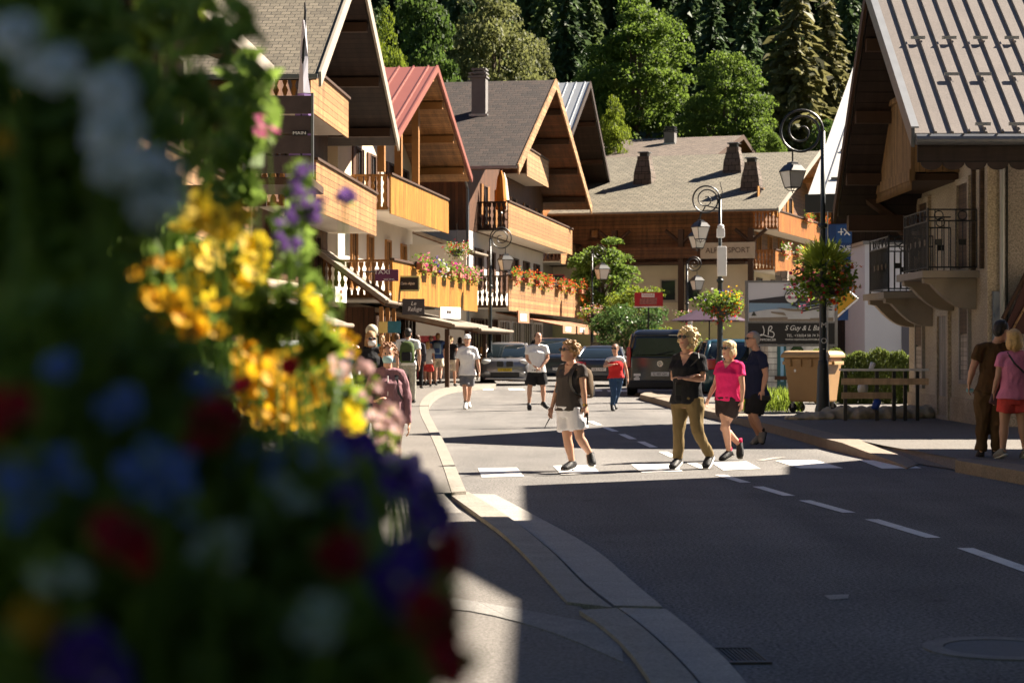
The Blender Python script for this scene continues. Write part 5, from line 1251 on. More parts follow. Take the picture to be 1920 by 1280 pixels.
# teal car beyond the lamp post and a small white car behind the flowers
s5 = vehicle('parked_car', 'dark teal car parked behind the lamp post beside the van', 'car', (6.05, 56.5, 0), R(92), 4.6, 1.85, 1.62, PAINT('teal_paint', (.015, .065, .085), .4), 1.02, [(1.02, .9, -2.1, .87), (1.1, .8, -2.08, .86), (1.4, .3, -1.9, .76), (1.55, .0, -1.7, .70), (1.62, -.2, -1.5, .6)])
for s in (-1, 1): MB().box((-2.22, s*.7, .95), (.14, .26, .3)).build('tail_light', redl, s5, bevel=.04)
plate(s5, -2.31, .6, -1, 'FT 930 KD', whitep)
s6 = vehicle('small_car', 'small white car parked on the left behind the yellow flowers', 'car', (-3.75, 37.5, .09), R(-62), 3.6, 1.65, 1.46, PAINT('white_car_paint', (.62, .64, .66), .1), .92, [(.92, .95, -1.6, .78), (1.0, .85, -1.58, .77), (1.25, .25, -1.4, .68), (1.38, -.05, -1.25, .63), (1.45, -.2, -1.1, .55)], r=.29)
for s in (-1, 1): MB().ell((1.66, s*.58, .72), .12, .18, .10, 12, 7).build('headlight', lampg, s6, True)
plate(s6, 1.81, .42, 1, 'BV 216 CM', whitep)
# ------------------------------------------------------------------ lamp posts, signs, bins, rails
def lantern(par, c, s=1.0, lit=False):
    """four-sided tapered lantern hanging from the point c"""
    c = V(c); l = bpy.data.objects.new('lantern', None); C.objects.link(l); l.parent = par; l.location = c; l.rotation_euler.z = R(25)
    sq = lambda w, z: [V((a*w*s, b*w*s, z*s)) for a, b in ((-1, -1), (1, -1), (1, 1), (-1, 1))]
    MB().loft([sq(.13, -.66), sq(.215, -.285)]).build('glass', frost, l)
    b = MB().loft([sq(.235, -.285), sq(.235, -.262), sq(.15, -.13), sq(.10, -.10), sq(.09, -.06), sq(.05, -.045)])
    b.tube([V((0, 0, .0)), V((0, 0, -.06*s))], .02*s, 6)
    b.build('hood', iron, l)
    fr = MB()
    for a, d in ((-1, -1), (1, -1), (1, 1), (-1, 1)):
        fr.tube([V((a*.135*s, d*.135*s, -.66*s)), V((a*.222*s, d*.222*s, -.28*s))], .012*s, 4)
        fr.tube([V((a*.135*s, d*.135*s, -.66*s)), V((a*.06*s, d*.06*s, -.74*s)), V((0, 0, -.745*s))], .010*s, 4)
    fr.loft([sq(.145, -.672), sq(.145, -.652)]); fr.tube([V((0, 0, -.72*s)), V((0, 0, -.80*s))], .012*s, 5)
    fr.build('cage', iron, l)
    return l
def spiral(c, r0, r1, a0, turns, n, plane):
    c = V(c); X, Zv = plane; out = []
    for i in range(n+1):
        t = i/n; r = r0+(r1-r0)*t; a = a0+turns*2*math.pi*t
        out.append(c+X*r*math.cos(a)+Zv*r*math.sin(a))
    return out
LG = 'old style street lamps'
def street_lamp(label, base, hgt, arms=((-1, 0),), rad=.34, ls=1.0, thick=1.0, two=False):
    t = thing('street_lamp', label, 'street lamp', base, 0, LG)
    b = MB().lathe([(.15, 0), (.16, .1), (.13, .2), (.11, .9), (.095, 1.0), (.075, 1.06), (.07, 2.6), (.055, hgt*.62), (.05, hgt*.63), (.042, hgt-rad)], (0, 0, 0), 14)
    for z in (1.02, hgt*.55, hgt*.62): b.lathe([(.06, z-.05), (.095, z-.02), (.095, z+.02), (.06, z+.05)], (0, 0, 0), 14)
    b.build('post', dkpaint, t, True)
    for dx, dy in arms:
        d = V((dx, dy, 0)).normalized()
        c = d*rad+Z3*(hgt-rad)
        am = bpy.data.objects.new('arm', None); C.objects.link(am); am.parent = t
        MB().tube(spiral(c, rad, rad*.96, math.pi, -.75, 24, (d, Z3)), .022*thick, 7).build('crook', iron, am)
        # crook sweeps over and closes below as a scroll
        MB().tube(spiral(c+Z3*-.02, rad*.96, rad*.15, -math.pi*.5-math.pi*0, -1.9, 40, (-d, Z3)) if False else spiral(c, rad*.96, rad*.16, math.pi*1.5-2*math.pi, -1.6, 44, (d, Z3)), [.022*thick*(1-.5*i/44) for i in range(45)], 6).build('scroll', iron, am)
        c = c+d*rad*.42
        MB().tube([c-Z3*rad*.88, c-Z3*(rad+.16)], .014*thick, 6).build('hanger', iron, am)
        lantern(t, c-Z3*(rad+.14), ls)
    return t
l1 = street_lamp('nearest street lamp, its tall post carrying the big flower basket by the bin', gp(1543, 778, .13), 5.85, rad=.41, ls=.80, thick=1.15)
MB().tube([(.085, -.05, .2), (.085, -.05, 3.9)], .013, 6).build('conduit', whitep, l1)
for z, s in ((1.72, 'M'), (1.42, 'O'), (1.28, '-')):
    text(s, .15, whitep, l1, facing((1, 0, 0), (0, -.12, z)))
l2b = V(((1350-960)*52/F, 52, .13))
l2 = street_lamp('street lamp with white camera boxes between the pink lady and the van', l2b, 5.5, arms=((-1, 0.0),), rad=.36, ls=.80)
lt2 = lantern(l2, (-.55, .35, 4.62-.2), .80)
MB().tube([(0, 0, 4.9), (-.35, .25, 5.0), (-.55, .35, 4.6), (-.55, .35, 4.40)], .02, 6).build('second_arm', iron, l2)
MB().tube([(.0, 0, 5.0), (.06, 0, 5.35), (.0, 0, 5.6)], .012, 5).build('aerial', iron, l2)
cb = thing('camera_box', 'tall white equipment box strapped to the lamp post with two lanterns', 'equipment box', l2b+V((.03, -.16, 3.12)))
MB().box((0, 0, .4), (.24, .16, .78)).build('case', whitep, cb, bevel=.02); MB().box((0, .07, .4), (.16, .04, .6)).build('mount', iron, cb)
cb2 = thing('camera_box', 'small white camera head above the tall equipment box', 'equipment box', l2b+V((0.0, -.16, 4.12)))
MB().box((0, 0, .14), (.2, .2, .24)).build('case', whitep, cb2, bevel=.02); MB().ell((0, -.02, .30), .09, .09, .07, 10, 6).build('dome', whitep, cb2, True)
l3b = V(((919-960)*74/F, 74, .1))
l3 = street_lamp('slim scroll-topped street lamp in front of the brown shingled chalet', l3b, 5.75, arms=((1, 0),), rad=.40, ls=1.0)
l4b = V(((1110-960)*98/F, 98, .0))
l4 = street_lamp('street lamp standing against the round green tree', l4b, 6.4, arms=((1, -.2),), rad=.35, ls=1.3)
l5b = V(((1288-960)*84/F, 84, .0))
l5 = street_lamp('farthest street lamp in front of the long chalet', l5b, 5.2, arms=((1, 0),), rad=.30, ls=1.0)
cb3 = thing('camera_box', 'white box on the farthest street lamp', 'equipment box', l5b+V((.1, -.14, 2.0)))
MB().box((0, 0, .35), (.2, .14, .7)).build('case', whitep, cb3, bevel=.02); MB().box((-.09, .06, .35), (.1, .06, .5)).build('mount', iron, cb3)

# advertising hoarding with the drawing of a chalet in the snow
hb = at(1402, HY, 47.5); hb.z = 0
hd = thing('billboard', 'billboard with a snowy chalet view above a black estate agency panel', 'billboard', hb)
S = 47.5/F
bw, z1, z0, zm = 163*S, CH+(HY-530)*S, CH+(HY-645)*S, CH+(HY-604)*S
pos = lambda px, py, y=-.045: V(((px-1402)*S, y, CH+(HY-py)*S))
sky_w = M('poster_white', (.55, .55, .60), .5, .04, 2); pblue = M('poster_blue', (.20, .31, .44), .5, .1, 1.2); snow = M('poster_snow', (.50, .51, .53), .5, .12, 4); pbrown = M('poster_brown', (.23, .19, .15), .5, .2, 9); pdark = M('poster_dark', (.03, .03, .04), .5, .1, 4)
MB().bx(0, bw, -.03, .05, zm, z1).build('poster', sky_w, hd)
def flat(name, pts, m, y, par=hd): return MB().prism([pos(a, b, y) for a, b in pts], (0, -.006, 0)).build(name, m, par)
flat('picture_sky', [(1404, 568), (1562, 560), (1562, 602), (1404, 602)], pblue, -.032)
flat('picture_ridge', [(1404, 563), (1470, 555), (1495, 554), (1530, 560), (1560, 564), (1560, 569), (1404, 568)], pdark, -.038)
flat('picture_snow', [(1404, 586), (1440, 580), (1490, 578), (1562, 570), (1562, 602), (1404, 602)], snow, -.0385)
flat('picture_ground', [(1404, 596), (1470, 594), (1500, 597), (1562, 595), (1562, 602), (1404, 602)], pbrown, -.045)
for pts in ([(1455, 577), (1505, 580), (1508, 584), (1478, 583)], [(1478, 587), (1520, 586), (1518, 598), (1476, 598)], [(1445, 584), (1470, 586), (1474, 592), (1446, 587)]): flat('picture_roof', pts, pbrown if pts[0][0] != 1478 else snow, -.052)
for i in range(3): flat('picture_balcony', [(1503, 572+i*5), (1534, 566+i*5), (1560, 570+i*5), (1560, 572+i*5), (1534, 569+i*5), (1503, 575+i*5)], pdark, -.052)
for x, y in ((1413, 592), (1488, 574), (1496, 576)): flat('picture_fir', [(x-5, y), (x, y-9), (x+5, y)], M('poster_fir', (.05, .055, .045), .5, .1, 5) if x == 1413 else pdark, -.052)
lg2 = MB().lathe([(.175, 0), (.175, .012), (.155, .012), (.155, 0)], (0, 0, 0), 28).xf(Matrix.Translation(pos(1484, 556, -.05)) @ Matrix.Rotation(R(90), 4, 'X')).build('round_emblem', pdark, hd)
MB().lathe([(.153, 0), (.153, .010)], (0, 0, 0), 28).xf(Matrix.Translation(pos(1484, 556, -.046)) @ Matrix.Rotation(R(90), 4, 'X')).build('emblem_disc', whitep, lg2)
flat('emblem_roof', [(1474, 554), (1484, 546), (1494, 554), (1494, 551), (1484, 543), (1474, 551)], pdark, -.058, lg2)
text('ATRIUM', .075, pdark, lg2, facing((1, 0, 0), pos(1484, 559, -.064)))
bp = MB().bx(0, bw, -.03, .05, z0, zm-.004).build('agency_panel', blackp, hd)
script = MB()
for pts in ([(1430, 611), (1433, 620), (1431, 628), (1424, 629), (1427, 626), (1440, 631), (1450, 632)], [(1440, 628), (1441, 612), (1447, 611), (1447, 617), (1441, 620), (1450, 622), (1452, 629), (1446, 633)]):
    script.tube(smooth_line([pos(a, b, -.036) for a, b in pts], 2), .011, 5)
script.build('script_initials', whitep, bp)
text('IMMOBILIER', .075, whitep, bp, facing((1, 0, 0), pos(1439, 637, -.034)))
text('S Guy & L Baud', .17, whitep, bp, facing((1, 0, 0), pos(1509, 615, -.034)), shear=.35, sx=.9)
text('TEL. +33(0)4 50 74 76', .088, whitep, bp, facing((1, 0, 0), pos(1506, 629, -.034)))
text('WWW.AGENCELB-IMMOBILIER', .062, whitep, bp, facing((1, 0, 0), pos(1506, 636.5, -.034)))
f_ = MB()
for x in (-.03, bw+.03): f_.bx(x-.035, x+.035, -.045, .065, z0-.06, z1+.05)
f_.bx(.006, bw-.006, -.043, .063, z1+.004, z1+.05).bx(.006, bw-.006, -.043, .063, z0-.055, z0-.004).bx(.006, bw-.006, -.043, -.031, zm-.02, zm+.02)
f_.build('frame', zinc, hd)
for x in (.1, bw-.08): MB().bx(x-.05, x+.05, .07, .16, 0, z1).build('post', zinc, hd)
# orange arrow board behind it
ab = thing('arrow_sign', 'orange yellow pointed arrow board behind the billboard', 'sign', at(1570, HY, 49.5)*1)
ab.location.z = 0
s_ = 49.5/F; q = lambda px, py: V(((px-1570)*s_, 0, CH+(HY-py)*s_))
MB().prism([q(1566, 545), q(1590, 545), q(1608, 560), q(1570, 597), q(1566, 597)], (0, .04, 0)).build('board', M('arrow_yellow', (.50, .27, .012), .5, .08, 4), ab)
bo_ = MB(); L = [q(1565, 597.5), q(1608.5, 560), q(1590, 544.5)]
for a, c in zip(L, L[1:]): bo_.tube([a, c], .022, 6)
bo_.build('edge', whitep, ab); MB().bx(-.05, .02, .05, .12, 0, 3.0).build('post', iron, ab)
# blue bank banner on the house behind
bk = thing('bank_banner', 'blue bank banner with white plus and cross emblem', 'banner', at(1548, HY, 55.0)); bk.location.z = 0
s_ = 55/F; q = lambda px, py, y=0: V(((px-1548)*s_, y, CH+(HY-py)*s_))
bl = M('bank_blue', (.006, .035, .13), .5, .15, .8); bl2 = M('bank_blue_light', (.01, .06, .20), .5, .1, 1)
pn = MB().prism([q(1548, 421), q(1598, 419), q(1590, 600), q(1548, 600)], (0, .05, 0)).build('panel', bl, bk)
MB().prism([q(1568, 423, -.004), q(1597, 422, -.004), q(1597, 455, -.004), q(1568, 455, -.004)], (0, .003, 0)).build('light_square', bl2, pn)
em = MB()
for a, c, w_ in (((1571, 435), (1581, 435), 2.2), ((1577, 428), (1577, 441), 2.2), ((1582, 429), (1593, 441), 2.4), ((1593, 428), (1583, 441), 2.4)):
    em.tube([q(*a, -.02), q(*c, -.02)], w_*s_*.5, 6)
em.build('emblem', whitep, pn)
text('BANQUE', .15, whitep, pn, facing((1, 0, 0), q(1572, 464, -.006)), sx=1.15); text('POPULAIRE', .15, whitep, pn, facing((1, 0, 0), q(1573, 471, -.006)), sx=.85)
cv_ = MB().tube(smooth_line([q(1556, 481, -.012), q(1572, 476, -.012), q(1590, 484, -.012)], 2), .025, 6).build('swoosh', bl2, pn)
MB().bx(-.03, .0, .06, .14, 0, 4.6).build('post', iron, bk)
# red restaurant sign on a post in front of the bushes
rs = thing('restaurant_sign', 'red sign board with a food picture in front of the bushes', 'sign', at(1216, HY, 92)); rs.location.z = 0
s_ = 92/F; q = lambda px, py, y=0: V(((px-1216)*s_, y, CH+(HY-py)*s_))
MB().prism([q(1190, 548), q(1243, 548), q(1243, 574), q(1190, 574)], (0, .06, 0)).build('board', redp, rs)
MB().prism([q(1203, 550, -.01), q(1227, 550, -.01), q(1227, 557, -.01), q(1203, 557, -.01)], (0, .008, 0)).build('title_strip', whitep, rs)
MB().prism([q(1200, 559, -.01), q(1232, 558, -.01), q(1231, 571, -.01), q(1199, 571, -.01)], (0, .008, 0)).build('picture', M('food_picture', (.28, .10, .09), .6, .8, 12), rs)
text('FONDUE', .13, redp, rs, facing((1, 0, 0), q(1215, 553.5, -.014)))
MB().prism([q(1188, 574.3), q(1245, 574.3), q(1245, 576.5), q(1188, 576.5)], (0, .07, 0)).build('ledge', whitep, rs)
MB().bx(-.04, .04, .07, .15, 0, 3.9).build('post', iron, rs)
# projecting shop signs along the left side
def shop_sign(label, l, r, t, b, d, m, lines, frame=None, thick=.05, dr=0.0, group='projecting shop signs'):
    p0, p1 = at(l, t, d), at(r, t, d+dr); zb = at(l, b, d).z
    c = (p0+p1)/2; c.z = (p0.z+zb)/2; rt = V((p1.x-p0.x, p1.y-p0.y, 0)); w = rt.length; h = p0.z-zb
    o = thing('shop_sign', label, 'sign', c, math.atan2(rt.y, rt.x), group)
    MB().box((0, thick/2, 0), (w, thick, h)).build('board', m, o, bevel=.006)
    for s, fx, fy, size, mm, sh, sx in lines:
        text(s, size*h, mm, o, facing((1, 0, 0), (fx*w, -.006, fy*h)), shear=sh, sx=sx)
    MB().tube([(-w/2, thick*.5, h*.3), (-w/2-.35, thick*.5, h*.3)], .02, 6).build('bracket', iron, o)
    if frame: MB().bx(-w/2-.03, w/2+.03, -.015, thick+.01, h/2+.002, h/2+.05).bx(-w/2-.03, w/2+.03, -.015, thick+.01, -h/2-.05, -h/2-.002).bx(w/2+.002, w/2+.05, -.015, thick+.01, -h/2, h/2).build('frame', frame, o)
    return o
plum = M('plum_sign', (.13, .03, .085), .5, .2, 2)
shop_sign('purple taxi sign with white bands', 703, 747, 505, 527, 58, plum, [('TAXI', -.2, .26, .52, whitep, 0, 1.2), ('0450 79 00', .1, -.36, .2, whitep, 0, 1)])
_tx = bpy.data.objects.get('shop_sign')
MB().box((-.12, -.004, -.06*.35), (.42, .006, .05)).build('band', whitep, _tx)
shop_sign('black sign with white handwriting and pale green edge', 736, 784, 520, 543, 61, blackp, [('Le Cairn Alpin', 0, 0, .30, whitep, .35, .85)], M('pale_green', (.42, .48, .26), .5, .05))
shop_sign('dark shop sign with white sketchy figures under the slab roof', 754, 796, 560, 590, 60, M('dark_sign', (.05, .045, .05), .5, .2, 3), [('Le', .0, .2, .35, whitep, .3, 1), ('Refuge', .05, -.15, .4, whitep, .3, .8)])
shop_sign('white pointed wooden sign hung from the slab roof', 826, 864, 575, 597, 64.2, whitep, [('SPORT', -.08, .05, .36, beam, 0, .8), ('i', .25, .05, .5, beam, 0, 1)], dr=1.2)
shop_sign('black sign with white script beside the round tree', 1018, 1057, 516, 541, 100, blackp, [('Vitafro', 0, 0, .42, whitep, .4, .85)], M('sign_red_edge', (.25, .05, .05), .5, .1))
shop_sign('white square shop sign with red lines above the awnings', 629, 650, 537, 566, 50, whitep, [('LOC', 0, .2, .3, redp, 0, 1), ('SKI', 0, -.2, .3, redp, 0, 1)], dr=1.2)
for lab, l, r, t, b, d, m in (('yellow poster hanging in the shopfront', 710, 726, 603, 624, 57, M('poster_yellow', (.72, .52, .16), .6, .1, 4)), ('teal and plum poster hanging in the shopfront', 727, 751, 602, 624, 57.5, M('poster_teal', (.02, .12, .18), .6, .5, 3))):
    p0, p1 = at(l, t, d), at(r, b, d); o = tag(MB().box(((p1.x-p0.x)/2, 0, (p1.z-p0.z)/2), (p1.x-p0.x, .02, p0.z-p1.z)).build('hanging_poster', m), lab, 'poster'); o.location = p0
rdp = thing('display_stand', 'dark red display stand outside the far shop', 'display stand', V(((796-960)*80/F, 80, .1)))
MB().bx(-.55, .55, -.1, .3, 0, 1.5).build('cabinet', M('dark_red', (.14, .008, .012), .5, .2, 3), rdp, bevel=.04); MB().bx(-.2, .3, -.13, -.102, 1.1, 1.3).build('label_panel', M('pink_label', (.6, .25, .25), .5, .1), rdp)
MB().prism([(-.6, -.2, 1.505), (.6, -.2, 1.505), (.45, -.1, 1.75), (-.45, -.1, 1.75)], (0, .4, 0)).build('header', M('dark_red2', (.22, .012, .015), .5, .2, 3), rdp)
# feather flag on the left pavement
fb = V(((566-960)*27/F, 27, .03))
fl = thing('feather_flag', 'tall feather flag in white and dark blue standing behind the flowers', 'flag', fb)
zt = CH+(HY-12)*27/F
MB().tube([(0, 0, 0), (-.02, 0, 3), (0, 0, 4.9), (.045, 0, zt-.1), (.04, 0, zt+.02)], [.03, .03, .022, .016, .01], 8).build('pole', iron, fl)
q = lambda px, py: V(((px-566)*27/F, 0, CH+(HY-py)*27/F))
def sail(name, pts, m):
    n = len(pts); front, back = [], []
    for i, (a, b_) in enumerate(pts):
        w_ = .06*math.sin(i*1.7); front.append([q(*a)+V((0, w_*.3, 0)), (q(*a)+q(*b_))/2+V((0, -.05+w_, 0)), q(*b_)+V((0, .05*math.cos(i), 0))])
    b = MB()
    for r0, r1 in zip(front, front[1:]):
        for k in range(2): b.prism([r0[k], r0[k+1], r1[k+1], r1[k]], (0, .004, 0))
    return b.build(name, m, fl, False)
fw = M('flag_white', (.62, .60, .66), .8, .12, 3); fp = M('flag_purple', (.20, .12, .30), .8, .5, 2.2); fbk = M('flag_blue', (.05, .07, .11), .8, .35, 3)
sail('sail_top', [((567, 40), (573, 45)), ((563, 100), (577, 110)), ((561, 150), (578, 150)), ((558, 180), (583, 180))], fw)
sail('sail_middle', [((558, 180), (583, 180)), ((548, 260), (588, 270)), ((535, 330), (575, 335)), ((534, 400), (560, 410))], fp)
sail('sail_bottom', [((534, 400), (560, 410)), ((530, 440), (562, 450)), ((527, 480), (572, 500)), ((545, 520), (580, 514))], fbk)
MB().lathe([(.25, 0), (.25, .04), (.05, .07)], (0, 0, 0), 16).build('base', iron, fl)
# dark slatted terrace screen that reaches out from the nearest chalet
sc_ = thing('terrace_screen', 'dark horizontal plank screen with a white name plate high on the left', 'screen', at(588, 327, 24))
s_ = 24/F; ww = (588-455)*s_; hh = (327-178)*s_
for i in range(4):
    MB().bx(-ww, -.03, -.02, .02, i*hh/4+.012, (i+1)*hh/4-.012).build('plank', darkh if False else M('screen_plank', (.062, .044, .042), .75, .25, 5, .3, 30), sc_, bevel=.006)
MB().bx(-.028, .0, -.035, .035, -.03, hh+.02).build('post', zinc, sc_); MB().bx(-ww, -ww+.05, -.035, -.021, 0, hh).build('post', zinc, sc_)
npl = MB().bx(-(588-548)*s_, -(588-577)*s_, -.035, -.022, (327-255)*s_, (327-246)*s_).build('name_plate', blackp, sc_)
text('MAIN', .055, whitep, npl, facing((1, 0, 0), (-(588-562)*s_, -.037, (327-250.5)*s_)), sx=1.2)
MB().bx(-ww, -.03, .025, 1.6, -.12, -.03).build('deck', beam, sc_)
for y in (.1, 1.45): MB().bx(-2.75, -ww+.1, y, y+.12, -.28, -.122).build('bracket', beam, sc_)
# wheeled container
bn = thing('waste_container', 'big tan wheeled waste container beside the lamp post', 'waste container', gp(1541, 776, .13)+V((-.02, 1.0, 0)), R(-32))
bn.scale = (.80, .80, .97)
tan = M('tan_plastic', (.34, .20, .085), .5, .1, 2, .2, 30); tan2 = M('tan_lid', (.45, .285, .135), .5, .1, 2, .2, 30)
sq = lambda wx, wy, z, y=0: [V((a*wx, y+b*wy, z)) for a, b in ((-1, -1), (1, -1), (1, 1), (-1, 1))]
MB().loft([sq(.50, .33, .22), sq(.53, .36, .5), sq(.60, .45, 1.12)]).build('tub', tan, bn, bevel=.035)
MB().loft([sq(.66, .50, 1.124), sq(.66, .50, 1.19), sq(.60, .44, 1.25), sq(.5, .3, 1.27)]).build('lid', tan2, bn, bevel=.02)
for i in range(4): MB().box((-.42+i*.28, -.455, 1.02), (.06, .05, .16)).build('rib', tan, bn, bevel=.01)
for s in (-1, 1):
    MB().bx(s*.62, s*.70, -.3, .3, .98, 1.05).build('side_handle', tan2, bn, bevel=.01)
    for y in (-.26, .26):
        cw = bpy.data.objects.new('castor', None); C.objects.link(cw); cw.parent = bn; cw.location = (s*.43, y, .1)
        MB().lathe([(.03, -.025), (.1, -.025), (.1, .025), (.03, .025)], (0, 0, 0), 14).xf(Matrix.Rotation(R(90), 4, 'X')).build('tyre', tyre_m, cw, True)
        MB().bx(-.03, .03, -.045, .045, .0, .13).build('fork', zinc, cw)
MB().lathe([(.03, 0), (.03, .004)], (0, 0, 0), 12).xf(Matrix.Translation((-.3, -.425, .86)) @ Matrix.Rotation(R(90), 4, 'X')).build('sticker', whitep, bn)
# timber and steel barrier, low stone kerb wall, litter
br = thing('barrier', 'low barrier of steel posts, plank rails and pale handrail', 'barrier', V(((1585-960)*(gp(1585, 800, .13).y+2.6)/F, gp(1585, 800, .13).y+2.6, .13)))
bx_ = lambda px: (px-1585)*(br.location.y)/F
z_ = lambda py: CH+(HY-py)*br.location.y/F-.13
oldp = M('old_plank', (.56, .39, .24), .8, .2, 4, tex='ph', w=.3)  # plank colour lightened to look sunlit although it faces away from the sun
for px in (1585, 1644, 1676, 1697, 1720): MB().bx(bx_(px)-.03, bx_(px)+.03, -.03, .03, 0, z_(695)-.01).build('post', iron, br)
MB().bx(bx_(1574), bx_(1740), -.08, .06, z_(695), z_(691)).build('hand_rail', M('rail_pale', (.70, .68, .66), .5, .1, 4), br)
for a, b in ((721, 709), (747, 735)): MB().bx(bx_(1577), bx_(1740 if a == 721 else 1672), -.062, -.032, z_(a), z_(b)).build('plank', oldp, br)
sw = thing('stone_edge', 'low lumpy stone edging at the foot of the barrier', 'stone edging', gp(1500, 790, .13))
b = MB(); rn = random.Random(4)
for i in range(90):
    x = rn.uniform(0, 2.9); k = .05+.15*min(1, x/1.0)
    b.ell((x, 1.0+rn.uniform(-.25, .25)+x*.35, k*.3), rn.uniform(.14, .30), rn.uniform(.12, .2), k*rn.uniform(.5, .9), 8, 5, Matrix.Rotation(rn.uniform(0, 3), 3, 'Z'))
link('stones', remesh(b, .03, 1, .045, 7), M('mossy_stone', (.36, .31, .22), .9, .35, 6, .6, 20), sw, True)
for lab, px, py, m, sz in (('crumpled white plastic bag caught behind the barrier', 1618, 728, whitep, .13), ('small blue can lying under the barrier', 1643, 758, M('can_blue', (.02, .06, .32), .4, .1), .09), ('white paper cup standing on the barrier rail', 1635, 686, whitep, .06)):
    o = MB().ell((0, 0, 0), sz, sz*.7, sz*.9, 9, 6) if 'bag' in lab else MB().lathe([(sz*.7, -sz), (sz*.8, sz), (sz*.7, sz)], (0, 0, 0), 12)
    ob = tag(o.build('plastic_bag' if 'bag' in lab else ('drinks_can' if 'can' in lab else 'paper_cup'), m, None, True), lab, 'litter')
    ob.location = at(px, py, br.location.y+(.3 if 'bag' in lab else 0)); ob.rotation_euler = (.2, .4, 1)
# white board hut behind
ht = thing('board_hut', 'white boarded hut with green door and a wreath behind the billboard', 'hut', at(1440, HY, 53)); ht.location.z = 0
s_ = 53/F
MB().bx(0, 100*s_, 0, 2, 0, 2.25).build('wall', M('white_boards', (.66, .66, .62), .6, .08, 3, tex='ph', w=.16), ht)
MB().bx(-.2, 100*s_+.2, -.25, 2.2, 2.252, 2.36).build('roof', zinc, ht)
MB().bx(17*s_, 34*s_, -.03, -.003, .1, 1.75).build('door', M('teal_door', (.02, .10, .12), .5, .1, 3), ht); MB().bx(23*s_, 29*s_, -.045, -.031, .5, 1.5).build('door_pane', M('sky_glass', (.22, .42, .62), .1, .2, 1, spec=.7), ht)
MB().bx(12*s_, 40*s_, -.08, -.047, .55, .65).build('door_bar', beam, ht)
wr = [V((54*s_+.13*math.cos(a), -.06, 1.28+.13*math.sin(a))) for a in [2*math.pi*k/14 for k in range(15)]]
tag(MB().tube(wr, .06, 7).build('wreath', M('wreath_green', (.03, .06, .02), .9, .4, 20, .8, 40), None), 'round green wreath hung on the white boarded hut', 'wreath').location = ht.location
# plum parasol and the low walls at the end of the road
ps = thing('parasol', 'dark plum parasol open in front of the long chalet', 'parasol', at(1330, HY, 78)); ps.location.z = 0
b = MB(); n = 8; top = V((0, 0, 3.05)); rim = [V((1.5*math.cos(2*math.pi*k/n), 1.5*math.sin(2*math.pi*k/n), 2.42)) for k in range(n)]
for k in range(n): b.prism([top, rim[k], rim[(k+1) % n]], (0, 0, .02))
b.build('canopy', M('plum_cloth', (.045, .018, .045), .8, .15, 3), ps); MB().tube([(0, 0, 0), (0, 0, 3.1)], .03, 8).build('pole', iron, ps)
rw = tag(MB().bx(0, 5.5, 0, .5, 0, 1.6).build('retaining_wall', stone), 'stone retaining wall below the bushes at the bend', 'wall'); rw.location = (at(1108, HY, 96).x, 96, 0)
gl = thing('globe_post', 'pale globe on a short dark post behind the masked woman', 'bollard', V(((697-960)*36/F, 36, .1)))
MB().lathe([(.12, 0), (.13, .3), (.10, 1.5), (.06, 1.53)], (0, 0, 0), 14).build('post', M('mossy_post', (.05, .05, .03), .8, .3, 8), gl, True); MB().ell((0, 0, 1.63), .115, .115, .12, 14, 9).build('globe', M('globe_stone', (.50, .46, .32), .6, .3, 9), gl, True)
fnc = thing('picket_fence', 'brown picket fence beside the grey car in front of the shop', 'fence', V(((893-960)*79/F, 79, .05)))
for i in range(9): MB().bx(i*.17, i*.17+.07, -.02, .02, 0, 1.35).build('picket', beam_l if i % 3 else beam, fnc)
MB().bx(-.02, 1.48, .021, .05, .3, .4).bx(-.02, 1.48, .021, .05, 1.0, 1.1).build('rail', beam, fnc)
# folded parasols and a white chair on the upper balcony of the brown roofed chalet
for i, (x, y, m) in enumerate(((4.6, 1.45, M('orange_cloth', (.62, .22, .03), .8, .15, 5)), (5.6, 1.5, M('white_orange_cloth', (.66, .58, .48), .8, .2, 5)))):
    f_ = thing('folded_parasol', ['orange folded parasol on the upper balcony of the brown roofed chalet', 'white folded parasol on the upper balcony of the brown roofed chalet'][i], 'parasol', wp(h3, x, y, 6.4), .2)
    MB().tube([(0, 0, 0), (0, 0, 2.5)], .03, 6).build('pole', iron, f_); MB().lathe([(.05, .75), (.24, .85), (.26, 1.3), (.15, 2.2), (.04, 2.5)], (0, 0, 0), 10).build('canopy', m, f_)
ch_ = thing('balcony_chair', 'white garden chair on the upper balcony of the brown roofed chalet', 'chair', wp(h3, 5.1, 1.25, 6.4), h3.rotation_euler.z)
MB().bx(-.24, .24, -.22, .22, .42, .46).build('seat', whitep, ch_); MB().prism([(-.24, .2, .46), (.24, .2, .46), (.2, .3, 1.35), (-.2, .3, 1.35)], (0, .03, 0)).build('backrest', whitep, ch_)
for sx in (-1, 1):
    for sy in (-1, 1): MB().tube([(sx*.22, sy*.2, 0), (sx*.2, sy*.18, .42)], .018, 6).build('leg', whitep, ch_)
